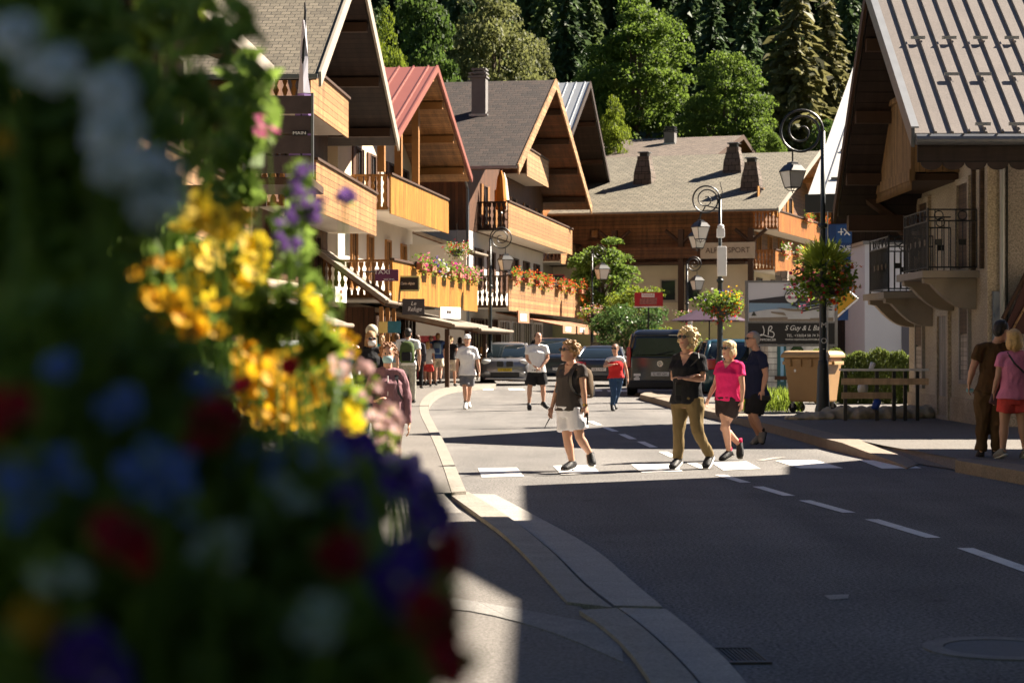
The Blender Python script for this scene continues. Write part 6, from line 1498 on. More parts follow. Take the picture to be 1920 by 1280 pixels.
# ------------------------------------------------------------------ trees, hillside, hedges, flower baskets
RG = np.random.default_rng(11)
def leaf_mesh(name, P, size, flat=.0, aspect=.55, dirs=None, rg=None, bend=.25):
    """many small folded leaf faces at the points P (n,3)"""
    rg = rg or RG; n = len(P); P = np.asarray(P, float)
    a = rg.normal(size=(n, 3)); a[:, 2] *= (1-flat)
    if dirs is not None: a = a*.45+dirs
    a /= np.linalg.norm(a, axis=1, keepdims=True)+1e-9
    b = rg.normal(size=(n, 3)); b -= a*(a*b).sum(1, keepdims=True); b /= np.linalg.norm(b, axis=1, keepdims=True)+1e-9
    c = np.cross(a, b); s = (np.asarray(size)*rg.uniform(.6, 1.35, n))[:, None]
    v = np.stack([P-a*s*.5, P+b*s*aspect*.5+c*s*bend*.3, P+a*s*.5, P-b*s*aspect*.5+c*s*bend*.3], 1).reshape(-1, 3)
    me = bpy.data.meshes.new(name); me.vertices.add(4*n); me.loops.add(4*n); me.polygons.add(n)
    me.vertices.foreach_set('co', v.ravel().astype(np.float32))
    me.loops.foreach_set('vertex_index', np.arange(4*n, dtype=np.int32))
    me.polygons.foreach_set('loop_start', np.arange(0, 4*n, 4, dtype=np.int32))
    me.update(calc_edges=True); return me
def ball(n, rg=None):
    rg = rg or RG; d = rg.normal(size=(n, 3)); return d/np.linalg.norm(d, axis=1, keepdims=True)
bark = M('bark', (.10, .075, .055), .95, .3, 4, .8, 12)
def tree_crown(h, w, n, leaf, seed, lumps=70, low=.14, lr=.17):
    rg = np.random.default_rng(seed); cz = h*(1+low)/2; rz = h*(1-low)/2
    d = ball(lumps, rg); rr = rg.uniform(.25, 1, lumps)**.45
    L = d*rr[:, None]*np.array([w*.42, w*.42, rz*.88]); taper = 1-.35*np.clip(L[:, 2]/rz, 0, 1); L[:, 0] *= taper; L[:, 1] *= taper
    L[:, 2] += cz; R_ = w*lr*rg.uniform(.65, 1.3, lumps)
    k = max(1, n//lumps); P, D = [], []
    for c, r in zip(L, R_):
        q = ball(k, rg); q[:, 2] = np.abs(q[:, 2])*.9-.25*rg.random(k); rad = r*rg.uniform(.45, 1, k)**.6
        P.append(c+q*rad[:, None]*np.array([1.15, 1.15, .75])); D.append(q*.4)
    return np.concatenate(P), L, np.full(k*lumps, leaf), np.concatenate(D)
def make_tree(name, label, h, w, n, leaf, mat_l, seed, low=.14, group=None, lumps=70, lr=.17):
    t = thing(name, label, 'tree', (0, 0, 0), 0, group)
    P, L, S_, D = tree_crown(h, w, n, leaf, seed, lumps, low, lr)
    link('crown', leaf_mesh('crown', P, S_, .2, .7, None, np.random.default_rng(seed+1)), mat_l, t)
    b = MB().tube([(0, 0, -.5), (.05*h*.1, 0, h*.25), (0, .02*h, h*.55), (0, 0, h*.85)], [h*.022, h*.017, h*.011, h*.004], 8)
    rn = random.Random(seed)
    for c in rn.sample(list(L), min(16, len(L))):
        z0 = h*rn.uniform(.18, .55); c = V(c); b.tube([V((0, 0, z0)), V((c.x*.45, c.y*.45, z0+(c.z-z0)*.6)), c], [h*.009, h*.006, h*.002], 5)
    b.build('trunk', bark, t)
    return t
def make_conifer(label, h, w, mat_l, seed, group=None, levels=26):
    t = thing('conifer', label, 'tree', (0, 0, 0), 0, group); rg = np.random.default_rng(seed); P, D = [], []; bt = MB()
    bt.tube([(0, 0, -1), (0, 0, h*.5), (0, 0, h*.99)], [h*.016, h*.010, h*.001], 7)
    for i in range(levels):
        f = .06+.93*i/levels; L = w*.5*(1-f)**.75*rg.uniform(.8, 1.1)+.02*w; nb = 9 if f < .7 else 6; a0 = rg.uniform(0, 6)
        for k in range(nb):
            a = a0+2*math.pi*k/nb+rg.uniform(-.25, .25); l = L*rg.uniform(.7, 1.2); d = np.array([math.cos(a), math.sin(a), 0]); m = max(5, int(14*l/(w*.5)+4))
            tt = rg.uniform(.12, 1, m); z = h*f-l*.32*tt**1.3+rg.uniform(-.25, .25, m)*h*.012
            lat = np.array([-d[1], d[0], 0]); off = rg.uniform(-1, 1, m)*l*.20*(1.1-tt)
            P.append(d*(tt*l)[:, None]+lat*off[:, None]+np.stack([0*z, 0*z, z-np.abs(off)*.35], 1)); D.append(np.tile(d*.9+np.array([0, 0, -.75]), (m, 1)))
            if k % 3 == 0: bt.tube([V((0, 0, h*f)), V((d[0]*l*.9, d[1]*l*.9, h*f-l*.28))], [h*.003, h*.0008], 4)
    P = np.concatenate(P); D = np.concatenate(D)
    link('crown', leaf_mesh('crown', P, np.full(len(P), h*.055), 0, .42, D, rg, .4), mat_l, t)
    bt.build('trunk', bark, t); return t
lf_maple = LEAF('maple_leaves', (.028, .068, .012), (.145, .210, .034), .48, .35)
lf_dark = LEAF('deep_green_leaves', (.018, .048, .012), (.085, .135, .026), .45, .4)
lf_olive = LEAF('olive_leaves', (.055, .072, .022), (.185, .195, .070), .45, .4)
lf_lime = LEAF('lime_leaves', (.045, .085, .010), (.19, .235, .025), .5, .4)
nd_dark = LEAF('dark_needles', (.022, .052, .024), (.088, .130, .052), .35, .5)
nd_green = LEAF('green_needles', (.030, .066, .022), (.115, .155, .050), .4, .5)
nd_tan = LEAF('tan_needles', (.050, .060, .026), (.20, .185, .075), .4, .5)
def tz(x, y):
    s = max(0.0, y-138)
    return -.06+s*.40+3.0*noise.noise(V((x*.02, y*.02, 0)))*min(1, s/40)
g = []; xs = [-160+i*8 for i in range(52)]; ys = [132+j*8 for j in range(48)]
hm = MB().add([V((x, y, tz(x, y))) for y in ys for x in xs], [(j*52+i, j*52+i+1, (j+1)*52+i+1, (j+1)*52+i) for j in range(47) for i in range(51)])
structure(hm.build('hillside', M('forest_floor', (.030, .040, .014), .95, .5, .15, .5, 2), None, True))
FG = 'trees on the wooded slope behind the chalets'
protos = {}
def put_tree(key, px, ytop, d, wpx, label, group=FG):
    src, h0, w0 = protos[key]; x = (px-960)*d/F; z = tz(x, d); top = CH+(HY-ytop)*d/F
    o = src if src.get('_new') else copy_tree(src)
    if src.get('_new'): del src['_new']
    sc = (top-z)/h0; sw = wpx*d/F/w0
    o.location = (x, d, z); o.scale = (sw, sw, sc); o.rotation_euler.z = random.uniform(0, 6.28)
    tag(o, label, 'tree', group); return o
def proto(key, o, h, w): o['_new'] = 1; protos[key] = (o, h, w)
proto('maple1', make_tree('maple_tree', 'x', 18, 12, 36000, .30, lf_maple, 3, group=FG, lumps=190, lr=.105), 18, 12)
proto('maple2', make_tree('maple_tree', 'x', 18, 12, 38000, .28, lf_maple, 5, group=FG, lumps=230, lr=.10), 18, 12)
proto('dark', make_tree('broadleaf_tree', 'x', 18, 11, 28000, .29, lf_dark, 8, group=FG, lumps=170, lr=.11), 18, 11)
proto('olive', make_tree('ash_tree', 'x', 18, 11, 30000, .27, lf_olive, 12, group=FG, lumps=190, lr=.10), 18, 11)
proto('lime', make_tree('lime_tree', 'x', 18, 11, 24000, .29, lf_lime, 17, group=FG, lumps=140, lr=.12), 18, 11)
proto('con1', make_conifer('x', 24, 7, nd_dark, 21, FG), 24, 7); proto('con2', make_conifer('x', 24, 7.5, nd_green, 22, FG), 24, 7.5); proto('con3', make_conifer('x', 24, 8, nd_tan, 23, FG), 24, 8)
for a in [('maple1', 1195, -28, 168, 250, 'tallest broad maple in the middle of the slope, sunlit crown'), ('maple2', 1362, 66, 158, 205, 'round dense maple above the long tiled roof'),
          ('olive', 925, -70, 150, 250, 'greyish olive ash tree above the brown shingled roof'), ('dark', 795, -50, 140, 220, 'deep green tree above the red metal roof'), ('lime', 712, -10, 126, 130, 'bright lime green tree beside the nearest dark gable'),
          ('lime', 1150, 166, 148, 92, 'small yellow green tree between pale metal roof and tall maple'), ('olive', 1008, 62, 156, 120, 'small olive tree rising right of the brown roof chimney'), ('dark', 1545, 208, 148, 120, 'low dark bushy tree behind the nearest lamp crook'), ('maple2', 1450, 225, 150, 90, 'small round tree just left of the nearest lamp'),
          ('con1', 1062, -90, 184, 130, 'dark conifer between olive ash and tall maple'), ('con2', 1105, -70, 196, 110, 'green conifer behind the left edge of the tall maple'), ('con1', 1290, -110, 192, 120, 'dark conifer behind the right edge of the tall maple'), ('con1', 1335, -60, 186, 110, 'dark conifer above the round dense maple'),
          ('con1', 1400, -50, 180, 120, 'dark conifer right of the round dense maple'), ('con3', 1390, -100, 200, 110, 'brownish conifer peeping between two dark ones'), ('con3', 1492, -60, 168, 215, 'big tan green conifer left of the corner house'), ('con3', 1552, -10, 172, 165, 'second tan green conifer closest to the corner house roof'), ('con1', 1590, -90, 178, 130, 'dark conifer touching the corner house roof edge'), ('con2', 1450, 10, 174, 110, 'green conifer in front of the big tan one'),
          ('con1', 860, -130, 182, 130, 'dark conifer behind the deep green tree'), ('con2', 1020, -110, 188, 120, 'green conifer behind the small olive tree')]:
    put_tree(*a)
rn = random.Random(5)
for i in range(64):
    d = rn.uniform(196, 285); px = 560+i*19+rn.uniform(-12, 12)
    x = (px-960)*d/F; z = tz(x, d); hh = rn.uniform(18, 26)
    k = rn.choice(['con1', 'con1', 'con1', 'con2']); top = HY-(z+hh-CH)*F/d
    put_tree(k, px, top, d, rn.uniform(6, 8.5)*F/d, 'dark conifer in the dense wood high on the slope', 'conifers of the dense wood high on the slope')
# the valley's other slopes, behind and beside the camera
structure(MB().add([V((math.sin(R(a))*r, -math.cos(R(a))*r, z)) for a in range(-100, 101, 10) for r, z in ((75, -.2), (150, 45), (320, 150), (330, -.2))],
    [(i*4+k, i*4+k+1, (i+1)*4+k+1, (i+1)*4+k) for i in range(20) for k in range(3)]).build('valley_slope', bpy.data.materials['forest_floor'], None, True))
# street tree and bushes at the bend
t = make_tree('street_tree', 'round green tree standing by the bend below the far chalet', 7.8, 4.0, 13000, .17, LEAF('street_leaves', (.03, .07, .012), (.16, .23, .04), .5, .9), 31, low=.22, lumps=80, lr=.14)
t.location = (at(1131, HY, 105).x, 105, .0)
def bush(name, label, px, d, wx, hgt, n, leaf, ml, seed, zb=0.0, cat='bush', dep=1.0, y=None):
    t = thing(name, label, cat, (at(px, HY, d).x, d, zb)); rg = np.random.default_rng(seed); P = []
    for _ in range(26):
        c = np.array([rg.uniform(-.42, .42)*wx, rg.uniform(-.4, .4)*dep, hgt*rg.uniform(.12, .82)]); q = ball(n//26, rg); P.append(c+q*np.array([wx*.16, dep*.22, hgt*.2])*rg.uniform(.5, 1, (n//26, 1)))
    P = np.concatenate(P); P[:, 2] = np.abs(P[:, 2])
    link('foliage', leaf_mesh('foliage', P, np.full(len(P), leaf), .1, .6, None, rg), ml, t)
    b = MB()
    for i in range(7): b.tube([V((rg.uniform(-.1, .1)*wx, 0, 0)), V((rg.uniform(-.4, .4)*wx, rg.uniform(-.3, .3)*dep, hgt*.75))], [.03, .008], 5)
    b.build('stems', bark, t); return t
bush('bush', 'dark glossy bush beneath the red sign', 1180, 95, 3.6, 2.5, 4200, .16, LEAF('glossy_leaves', (.015, .045, .012), (.10, .18, .05), .35, 1.2, .35), 41, 1.2, dep=2)
bush('bush', 'yellow green bush behind the dark glossy one', 1190, 99, 2.8, 1.6, 2400, .15, lf_lime, 42, 2.9, dep=2)
bush('bush', 'bright yellow green shrub right of the red sign', 1262, 90, 2.6, 2.4, 3200, .13, lf_lime, 43, 0, dep=1.6)
bush('bush', 'low bright shrub behind the black van and parasol', 1330, 82, 3.4, 1.8, 3000, .12, lf_lime, 44, 0, dep=1.4)
hd_ = thing('hedge', 'clipped green hedge between the billboard and the corner house', 'hedge', (at(1522, HY, 46).x, 46, .1)); rg = np.random.default_rng(45)
wl = 205*46/F; P = np.stack([rg.uniform(0, wl, 17000), rg.uniform(-.5, .5, 17000), rg.uniform(0, 1.22, 17000)], 1); edge = rg.random(17000) < .75
P[edge, 1] = -.5+np.abs(rg.normal(0, .12, edge.sum())); P[:, 2] += .05*np.sin(P[:, 0]*5.1)+.05*np.sin(P[:, 0]*13+1)
P[:, 2] = np.abs(P[:, 2])
link('foliage', leaf_mesh('foliage', P, np.full(17000, .085), 0, .4, np.tile(np.array([0, -.2, .8]), (17000, 1)), rg), LEAF('hedge_leaves', (.03, .055, .012), (.15, .19, .04), .4, 1.6), hd_)
b = MB()
for i in range(9): b.tube([V((.1+wl*i/9, 0, 0)), V((.15+wl*i/9, .1, .9))], [.03, .01], 5)
b.build('stems', bark, hd_)
# tall grass by the container
g0 = gp(1438, 772, .13); n = 1500; rg = np.random.default_rng(46)
P = np.stack([g0.x+rg.uniform(-.62, .75, n), g0.y+rg.uniform(0, 2.2, n), .13+rg.uniform(.02, .36, n)], 1)
go = tag(link('grass', leaf_mesh('grass', P, np.full(n, .3), 0, .08, np.tile(np.array([0, 0, 1.6]), (n, 1)), rg), LEAF('grass_blades', (.07, .12, .012), (.20, .26, .035), .5, 2)), None, None, None, 'stuff')
# ------------------------------------------------------------------ flowers seen from afar: baskets and boxes
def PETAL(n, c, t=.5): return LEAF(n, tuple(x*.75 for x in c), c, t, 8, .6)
p_red = PETAL('red_petals', (.55, .015, .02)); p_orange = PETAL('orange_petals', (.72, .19, .04)); p_pink = PETAL('pink_petals', (.72, .22, .34)); p_mag = PETAL('magenta_petals', (.55, .03, .24)); p_white = PETAL('white_petals', (.72, .70, .66)); p_yel = PETAL('yellow_petals', (.75, .47, .02)); p_pale = PETAL('pale_yellow_petals', (.70, .62, .22)); p_viol = PETAL('violet_petals', (.09, .03, .30)); p_lilac = PETAL('lilac_petals', (.42, .30, .62)); p_blue = PETAL('blue_petals', (.055, .10, .48)); p_palep = PETAL('pale_pink_petals', (.72, .46, .46))
lf_basket = LEAF('basket_leaves', (.04, .085, .012), (.19, .28, .04), .5, 6)
terra = M('terracotta', (.32, .13, .07), .8, .15, 6); potm = M('dark_pot', (.03, .03, .03), .7, .2, 6)
def blossoms(par, P, size, m, rg, name='blossoms'):
    """each bloom three crossed petals"""
    Q = np.repeat(P, 3, 0)+rg.normal(0, size*.18, (len(P)*3, 3)); return link(name, leaf_mesh(name, Q, np.full(len(Q), size), .3, .8, None, rg), m, par)
def basket(label, loc, r, cols, seed, n=900, spikes=True, group='flower baskets on the lamp posts'):
    t = thing('flower_basket', label, 'flower basket', loc, 0, group); rg = np.random.default_rng(seed)
    MB().lathe([(r*.12, -r*.62), (r*.35, -r*.55), (r*.5, -r*.25), (r*.52, -.05*r), (r*.1, -.06*r)], (0, 0, 0), 16).build('bowl', potm, t, True)
    def cloud(k, lo=-1.0, hi=.75, side=None):
        d = ball(k*4, rg); d = d[(d[:, 2] > lo) & (d[:, 2] < hi)]
        if side is not None: d = d[(d[:, 0]*side[0]+d[:, 2]*side[1]) > rg.uniform(-.2, .7, len(d))]
        d = d[:k]; lob = np.array([1+.42*noise.noise(V((q[0]*1.7+seed, q[1]*1.7, q[2]*1.7)))+.22*noise.noise(V((q[0]*4+seed, q[1]*4, q[2]*4))) for q in d])
        p = d*np.array([r, r*.85, r*.72])*(rg.uniform(.55, 1.06, len(d))*lob)[:, None]; dr_ = rg.random(len(p)) < .12; p[dr_, 2] -= rg.uniform(0, .55*r, dr_.sum()); return p
    link('foliage', leaf_mesh('foliage', cloud(n), np.full(n, r*.16), .1, .55, None, rg)if False else leaf_mesh('foliage', cloud(n), r*.16, .1, .55, None, rg), lf_basket, t)
    if spikes:
        k = 260; d = ball(k, rg); d[:, 2] = np.abs(d[:, 2])+.3; d /= np.linalg.norm(d, axis=1, keepdims=True)
        link('spikes', leaf_mesh('spikes', d*r*.66*np.array([1, 1, 1.15])+np.array([0, 0, r*.22]), r*.72, 0, .10, d*2.2, rg), LEAF('spike_leaves', (.18, .25, .02), (.46, .50, .08), .55, 5), t)
    for m, k, sd in cols: blossoms(t, cloud(k, -1.0, .9, sd)*1.04, r*.11, m, rg)
    return t
z1_ = CH+(HY-528)*39.9/F
basket('big mixed flower basket with spiky leaves on the nearest lamp', (l1.location.x+.02, l1.location.y, z1_), .62, [(p_pink, 40, (-1, .0)), (p_palep, 50, (1, -.1)), (p_orange, 90, (.9, 0)), (p_red, 50, (0, -1)), (p_pale, 50, (.2, 1)), (p_mag, 12, (-1, -.5))], 51, 1500)
basket('yellow and red flower basket on the lamp with camera boxes', (l2.location.x+.05, l2.location.y-.05, CH+(HY-566)*52/F), .60, [(p_yel, 60, (.7, .7)), (p_red, 70, (.2, -1)), (p_orange, 70, (.6, -.6)), (p_white, 15, (-1, 0)), (p_viol, 20, (.6, .6))], 52, 1300, False)
basket('faded pink flower basket on the lamp before the green tree', (l4.location.x, l4.location.y, CH+(HY-588)*98/F), .72, [(p_palep, 120, None), (p_orange, 40, None)], 53, 500, False)
basket('small dark flower basket on the farthest lamp', (l5.location.x-.1, l5.location.y, CH+(HY-592)*84/F), .45, [(p_palep, 40, None), (p_red, 20, None)], 54, 400, False)
MB().tube([(0, 0, 0), (0, 0, .9)], .01, 5).build('chain', iron, basket('red and white hanging flower ball on the red roofed chalet', wp(h2, 9.0, -.5, 4.9), .46, [(p_red, 90, None), (p_white, 50, None), (p_palep, 25, (1, -.6))], 55, 500, False, None))
def flower_box(h, x, y, z, w, cols, label, seed, group, trail=.35, hgt=.38, potmat=None):
    t = thing('flower_box', label, 'flower box', wp(h, x, y, z), h.rotation_euler.z, group); rg = np.random.default_rng(seed)
    MB().bx(-w/2, w/2, -.26, -.06, -.16, .05).build('trough', potmat or terra, t, bevel=.015)
    MB().bx(-w/2+.05, -w/2+.08, -.07, .0, -.1, .1).bx(w/2-.08, w/2-.05, -.07, .0, -.1, .1).build('hook', iron, t)
    def cl(k): return np.stack([rg.uniform(-.55, .55, k)*w, -.17+rg.normal(0, .10, k), rg.triangular(-trail, .12, hgt, k)], 1)
    link('foliage', leaf_mesh('foliage', cl(260), .085, .1, .7, None, rg), lf_basket, t)
    for m, k in cols: blossoms(t, cl(k)+np.array([0, -.06, .05]), .075, m, rg)
    return t
G2 = 'flower boxes on the golden balcony of the red roofed chalet'; G3 = 'geranium boxes on the lower balcony of the brown roofed chalet'; G5 = 'flower boxes on the orange balconies of the long chalet'
for i, (x, cs, nm) in enumerate([(1.5, [(p_mag, 26), (p_pink, 18)], 'magenta'), (3.4, [(p_mag, 14), (p_viol, 18)], 'magenta and violet'), (5.3, [(p_white, 26), (p_viol, 10)], 'white and violet'), (7.4, [(p_mag, 30)], 'deep magenta'), (9.2, [(p_pink, 30)], 'pink'), (11.0, [(p_mag, 20), (p_red, 12)], 'magenta and red'), (12.9, [(p_pink, 24), (p_palep, 10)], 'pale pink')]):
    ords = ['first', 'second', 'third', 'fourth', 'fifth', 'sixth', 'last'][i]
    flower_box(h2, x, -.40, 4.02, .85, cs, '%s flower box with %s blooms along the golden balcony' % (ords, nm), 60+i, G2)
for i, (x, big) in enumerate([(1.9, 1), (5.2, 1), (8.4, 1), (11.2, 1), (15.6, 1), (19, 1), (23.6, 1.8)]):
    ords = ['first', 'second', 'third', 'fourth', 'fifth', 'sixth', 'last'][i]
    flower_box(h3, x, .5, 4.28, 1.2*big, [(p_red, int(40*big)), (p_orange, int(34*big))], '%s red geranium box along the lower balcony of the brown roofed chalet' % ords, 70+i, G3, .4*big, .45*big)
for i, x in enumerate((2.5, 6.5, 11, 16)):
    ords = ['first', 'second', 'third', 'last'][i]
    flower_box(h5, x, .15, 6.75, 1.7, [(p_white, 40), (p_red, 20)], '%s white flower box on the lower orange balcony of the long chalet' % ords, 80+i, G5, .5, .6)
for i, x in enumerate((9, 14, 19)):
    flower_box(h5, x, .1, 8.95, 1.8, [(p_red, 30), (p_orange, 30)], '%s red flower box on the upper orange balcony of the long chalet' % ['first', 'second', 'last'][i], 84+i, G5, .5, .6)
flower_box(h5, 5, -2.2, 3.6, 2.2, [(p_mag, 40), (p_white, 40), (p_palep, 30)], 'tall mixed planting of magenta and white above the billboard', 90, None, .5, .9)
# ------------------------------------------------------------------ the flower display right beside the camera
tr = thing('flower_trough', 'long dark planter trough filled with flowers beside the camera', 'planter', (-.42, 1.9, 0))
MB().loft([[V((a*wx, b*wy, z)) for a, b in ((-1, -1), (1, -1), (1, 1), (-1, 1))] for wx, wy, z in ((.12, 1.25, .62), (.17, 1.35, .95), (.15, 1.32, .95), (.12, 1.28, .90))]).build('tub', potm, tr)
for x in (-.1, .1):
    for y in (-1.1, 1.1): MB().bx(x-.02, x+.02, y-.02, y+.02, 0, .62).build('leg', iron, tr)
lf_near = LEAF('planter_leaves', (.045, .095, .020), (.22, .32, .06), .5, 9)
lf_near2 = LEAF('fresh_planter_leaves', (.05, .085, .008), (.19, .25, .03), .55, 9)
eye_y = M('flower_eye', (.10, .045, .01), .8, .2, 40); eye_p = M('pale_flower_eye', (.62, .55, .2), .8, .2, 40)
def bloom_mesh(name, petals, r, cup, width, seed, m, me_):
    rn = random.Random(seed); b = MB(); nc = []
    for k in range(petals):
        a = 2*math.pi*k/petals+rn.uniform(-.08, .08); d = V((math.cos(a), math.sin(a), 0)); s = V((-d.y, d.x, 0)); L = r*rn.uniform(.9, 1.08); rows = []
        for u, w in ((.08, .18), (.4, .8), (.75, 1.0), (1.0, .55)):
            z = cup*r*(u**1.6)+rn.uniform(-.04, .04)*r; c = d*L*u+Z3*z
            rows.append([c-s*w*width*r+Z3*.06*r*u, c+Z3*rn.uniform(-.03, .05)*r, c+s*w*width*r+Z3*.06*r*u])
        o = len(b.v); b.v += [p for row in rows for p in row]
        b.f += [(o+i*3+j, o+i*3+j+1, o+i*3+j+4, o+i*3+j+3) for i in range(3) for j in range(2)]
    n = len(b.f); b.ell((0, 0, r*.05), r*.2, r*.2, r*.1, 8, 4)
    me = b.mesh(name, False); me.materials.append(m); me.materials.append(me_)
    me.polygons.foreach_set('material_index', [0]*n+[1]*(len(me.polygons)-n)); me.polygons.foreach_set('use_smooth', [True]*len(me.polygons)); return me
PG = 'flowering plants in the planter beside the camera'
def plant(name, label, blobs, nleaf, leaf, ml, bl=None, nb=0, r=.02, petals=5, m=None, me_=None, cup=.25, width=.42, seed=0, size_var=.25, up=(.25, -.75, .6), bspread=1.0, asp=.6):
    """blobs: list of (px, py, d, rx_px, ry_px) ellipses the plant fills; blooms sit on their camera side"""
    rg = np.random.default_rng(seed); rn = random.Random(seed)
    base = V(((blobs[0][0]-960)*blobs[0][2]/F, blobs[0][2], .9)); t = thing(name, label, 'plant', base, 0, PG); P = []; tot = sum(b[3]*b[4] for b in blobs)
    for px, py, d, rx, ry in blobs:
        c = at(px, py, d)-base; k = max(6, int(nleaf*rx*ry/tot)); q = ball(k, rg)*(rg.random(k)**.4)[:, None]; P.append(np.array(c)+q*np.array([rx*d/F, max(rx, ry)*d/F*.55, ry*d/F]))
    P = np.concatenate(P)
    link('foliage', leaf_mesh('foliage', P, leaf, .0, asp, None, rg), ml, t)
    b = MB()
    for i in range(10):
        bb = rn.choice(blobs); c = at(bb[0]+rn.uniform(-.6, .6)*bb[3], bb[1]+rn.uniform(-.6, .6)*bb[4], bb[2])-base
        b.tube([V((rn.uniform(-.03, .03), rn.uniform(-.03, .03), .0)), V((c.x*.5+rn.uniform(-.02, .02), c.y*.5, c.z*.6)), c], [.0022, .0016, .001], 5)
    b.build('stems', lf_near, t)
    if nb:
        me = bloom_mesh('blossom', petals, r, cup, width, seed, m, me_ or eye_p); bl = bl or blobs
        for i in range(nb):
            bb = bl[i % len(bl)]; a = rn.uniform(0, 6.283); q = rn.random()**.5*bspread
            p = at(bb[0]+math.cos(a)*q*bb[3], bb[1]+math.sin(a)*q*bb[4], bb[2]-rn.uniform(.0, .06)*bb[2])-base
            o = bpy.data.objects.new('blossom', me); C.objects.link(o); o.parent = t; o.location = p
            nn = V((up[0]+rn.uniform(-.6, .6), up[1]+rn.uniform(-.5, .5), up[2]+rn.uniform(-.6, .6))); o.rotation_euler = nn.to_track_quat('Z', 'Y').to_euler(); o.scale = [rn.uniform(1-size_var, 1+size_var)]*3
    return t
# foliage masses that close the left of the picture
plant('leafy_plant', 'dense dark leafy plant filling the lower left of the planter', [(120, 760, 1.05, 250, 240), (330, 980, 1.05, 320, 220), (120, 1160, .95, 320, 230), (560, 1100, 1.1, 220, 200), (640, 1250, 1.0, 190, 130), (120, 570, 1.3, 130, 140), (560, 940, 1.3, 170, 100), (430, 1240, 1.0, 200, 120)], 2600, .030, lf_near, seed=101)
plant('leafy_plant', 'tall dark leafy plant at the upper left of the planter', [(60, 260, 1.35, 170, 230), (50, 480, 1.35, 150, 150), (190, 400, 1.6, 130, 120), (60, 40, 1.6, 170, 110), (200, 170, 1.6, 90, 110)], 950, .036, lf_near, seed=102)
plant('leafy_plant', 'loose leafy sprays reaching across the top of the planter', [(300, 40, 1.9, 150, 60), (270, 260, 1.8, 110, 170), (360, 180, 2.0, 90, 110), (415, 290, 2.1, 45, 90), (440, 70, 2.0, 55, 70), (470, 160, 2.1, 35, 60)], 250, .042, lf_near, seed=106, asp=.45)
plant('leafy_plant', 'fine hanging sprays over the feather flag base', [(560, 470, 3.0, 35, 60), (600, 560, 3.0, 40, 50), (520, 560, 3.0, 40, 60), (610, 880, 2.6, 60, 40)], 130, .04, lf_near, seed=107, asp=.4)
plant('leafy_plant', 'trailing green plant in the middle of the planter', [(400, 650, 3.5, 150, 140), (330, 520, 3.5, 110, 140), (540, 780, 3.6, 130, 90), (430, 330, 3.2, 60, 90), (470, 180, 3.2, 50, 100), (550, 430, 3.5, 35, 60), (640, 850, 2.9, 70, 45), (180, 560, 3.2, 160, 150)], 1500, .055, lf_near, seed=103, asp=.45)
plant('leafy_plant', 'fresh lime leaved plant catching the sun at the top left', [(285, 30, 2.5, 35, 50), (355, 8, 2.5, 25, 25), (265, 85, 2.5, 18, 18), (60, 215, 2.4, 22, 22), (20, 130, 2.4, 12, 20)], 110, .05, lf_near2, seed=104)
plant('leafy_plant', 'fresh green shoots at the tip of the planter', [(735, 850, 2.9, 26, 20), (590, 640, 2.7, 40, 60), (640, 760, 2.9, 40, 50), (500, 600, 2.4, 60, 60)], 190, .045, lf_near2, seed=105, asp=.4)
# blooms
plant('bidens_plant', 'sunlit yellow bidens plant with open five-petalled blooms', [(420, 490, 3.1, 75, 85), (395, 405, 2.5, 40, 25), (480, 510, 3.2, 35, 45), (410, 500, 3.1, 60, 60)], 160, .035, lf_near, nb=44, r=.0225, m=PETAL('lemon_yellow_petals', (.78, .58, .035)), bspread=1.2, me_=eye_y, seed=111, width=.40)
plant('bidens_plant', 'orange yellow bidens trailing towards the tip of the planter', [(560, 700, 3.2, 75, 50), (520, 760, 3.1, 55, 45), (610, 660, 3.3, 40, 35), (620, 760, 3.3, 40, 55), (480, 690, 3.0, 35, 35)], 260, .035, lf_near, nb=110, r=.0165, m=PETAL('golden_petals', (.78, .45, .02)), bspread=1.25, me_=eye_y, seed=112, width=.42, cup=.5)
plant('bidens_plant', 'scattered small golden bidens left of the sunlit clump', [(270, 530, 2.5, 55, 70), (300, 600, 2.5, 55, 50), (270, 660, 2.4, 15, 15), (400, 600, 2.6, 60, 40)], 130, .035, lf_near, nb=30, r=.0155, m=bpy.data.materials['golden_petals'], me_=eye_y, seed=113, cup=.6)
plant('snapdragon_plant', 'pale yellow snapdragon spikes at the right of the planter', [(655, 800, 3.0, 26, 32), (580, 590, 2.8, 10, 45), (640, 830, 3.0, 18, 20)], 40, .02, lf_near2, nb=34, r=.014, m=PETAL('lemon_petals', (.76, .60, .03)), seed=114, cup=.8)
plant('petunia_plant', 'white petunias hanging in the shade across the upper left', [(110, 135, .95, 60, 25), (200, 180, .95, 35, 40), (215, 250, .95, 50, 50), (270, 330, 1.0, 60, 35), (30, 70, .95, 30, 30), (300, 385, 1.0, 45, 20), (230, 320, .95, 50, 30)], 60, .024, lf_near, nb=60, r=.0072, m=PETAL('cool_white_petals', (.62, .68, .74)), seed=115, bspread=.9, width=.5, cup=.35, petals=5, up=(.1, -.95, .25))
plant('lobelia_plant', 'blue lobelia in the shade of the lower left', [(120, 680, .95, 20, 14), (385, 725, 1.1, 45, 25), (100, 870, .9, 60, 40), (40, 930, .9, 50, 40), (290, 870, .9, 50, 25), (560, 850, 1.15, 60, 25), (480, 880, 1.05, 40, 30), (220, 760, .95, 30, 30), (320, 940, .9, 60, 40)], 80, .02, lf_near, nb=84, r=.0046, m=PETAL('shade_blue_petals', (.09, .17, .52)), seed=116, bspread=1.3, width=.5)
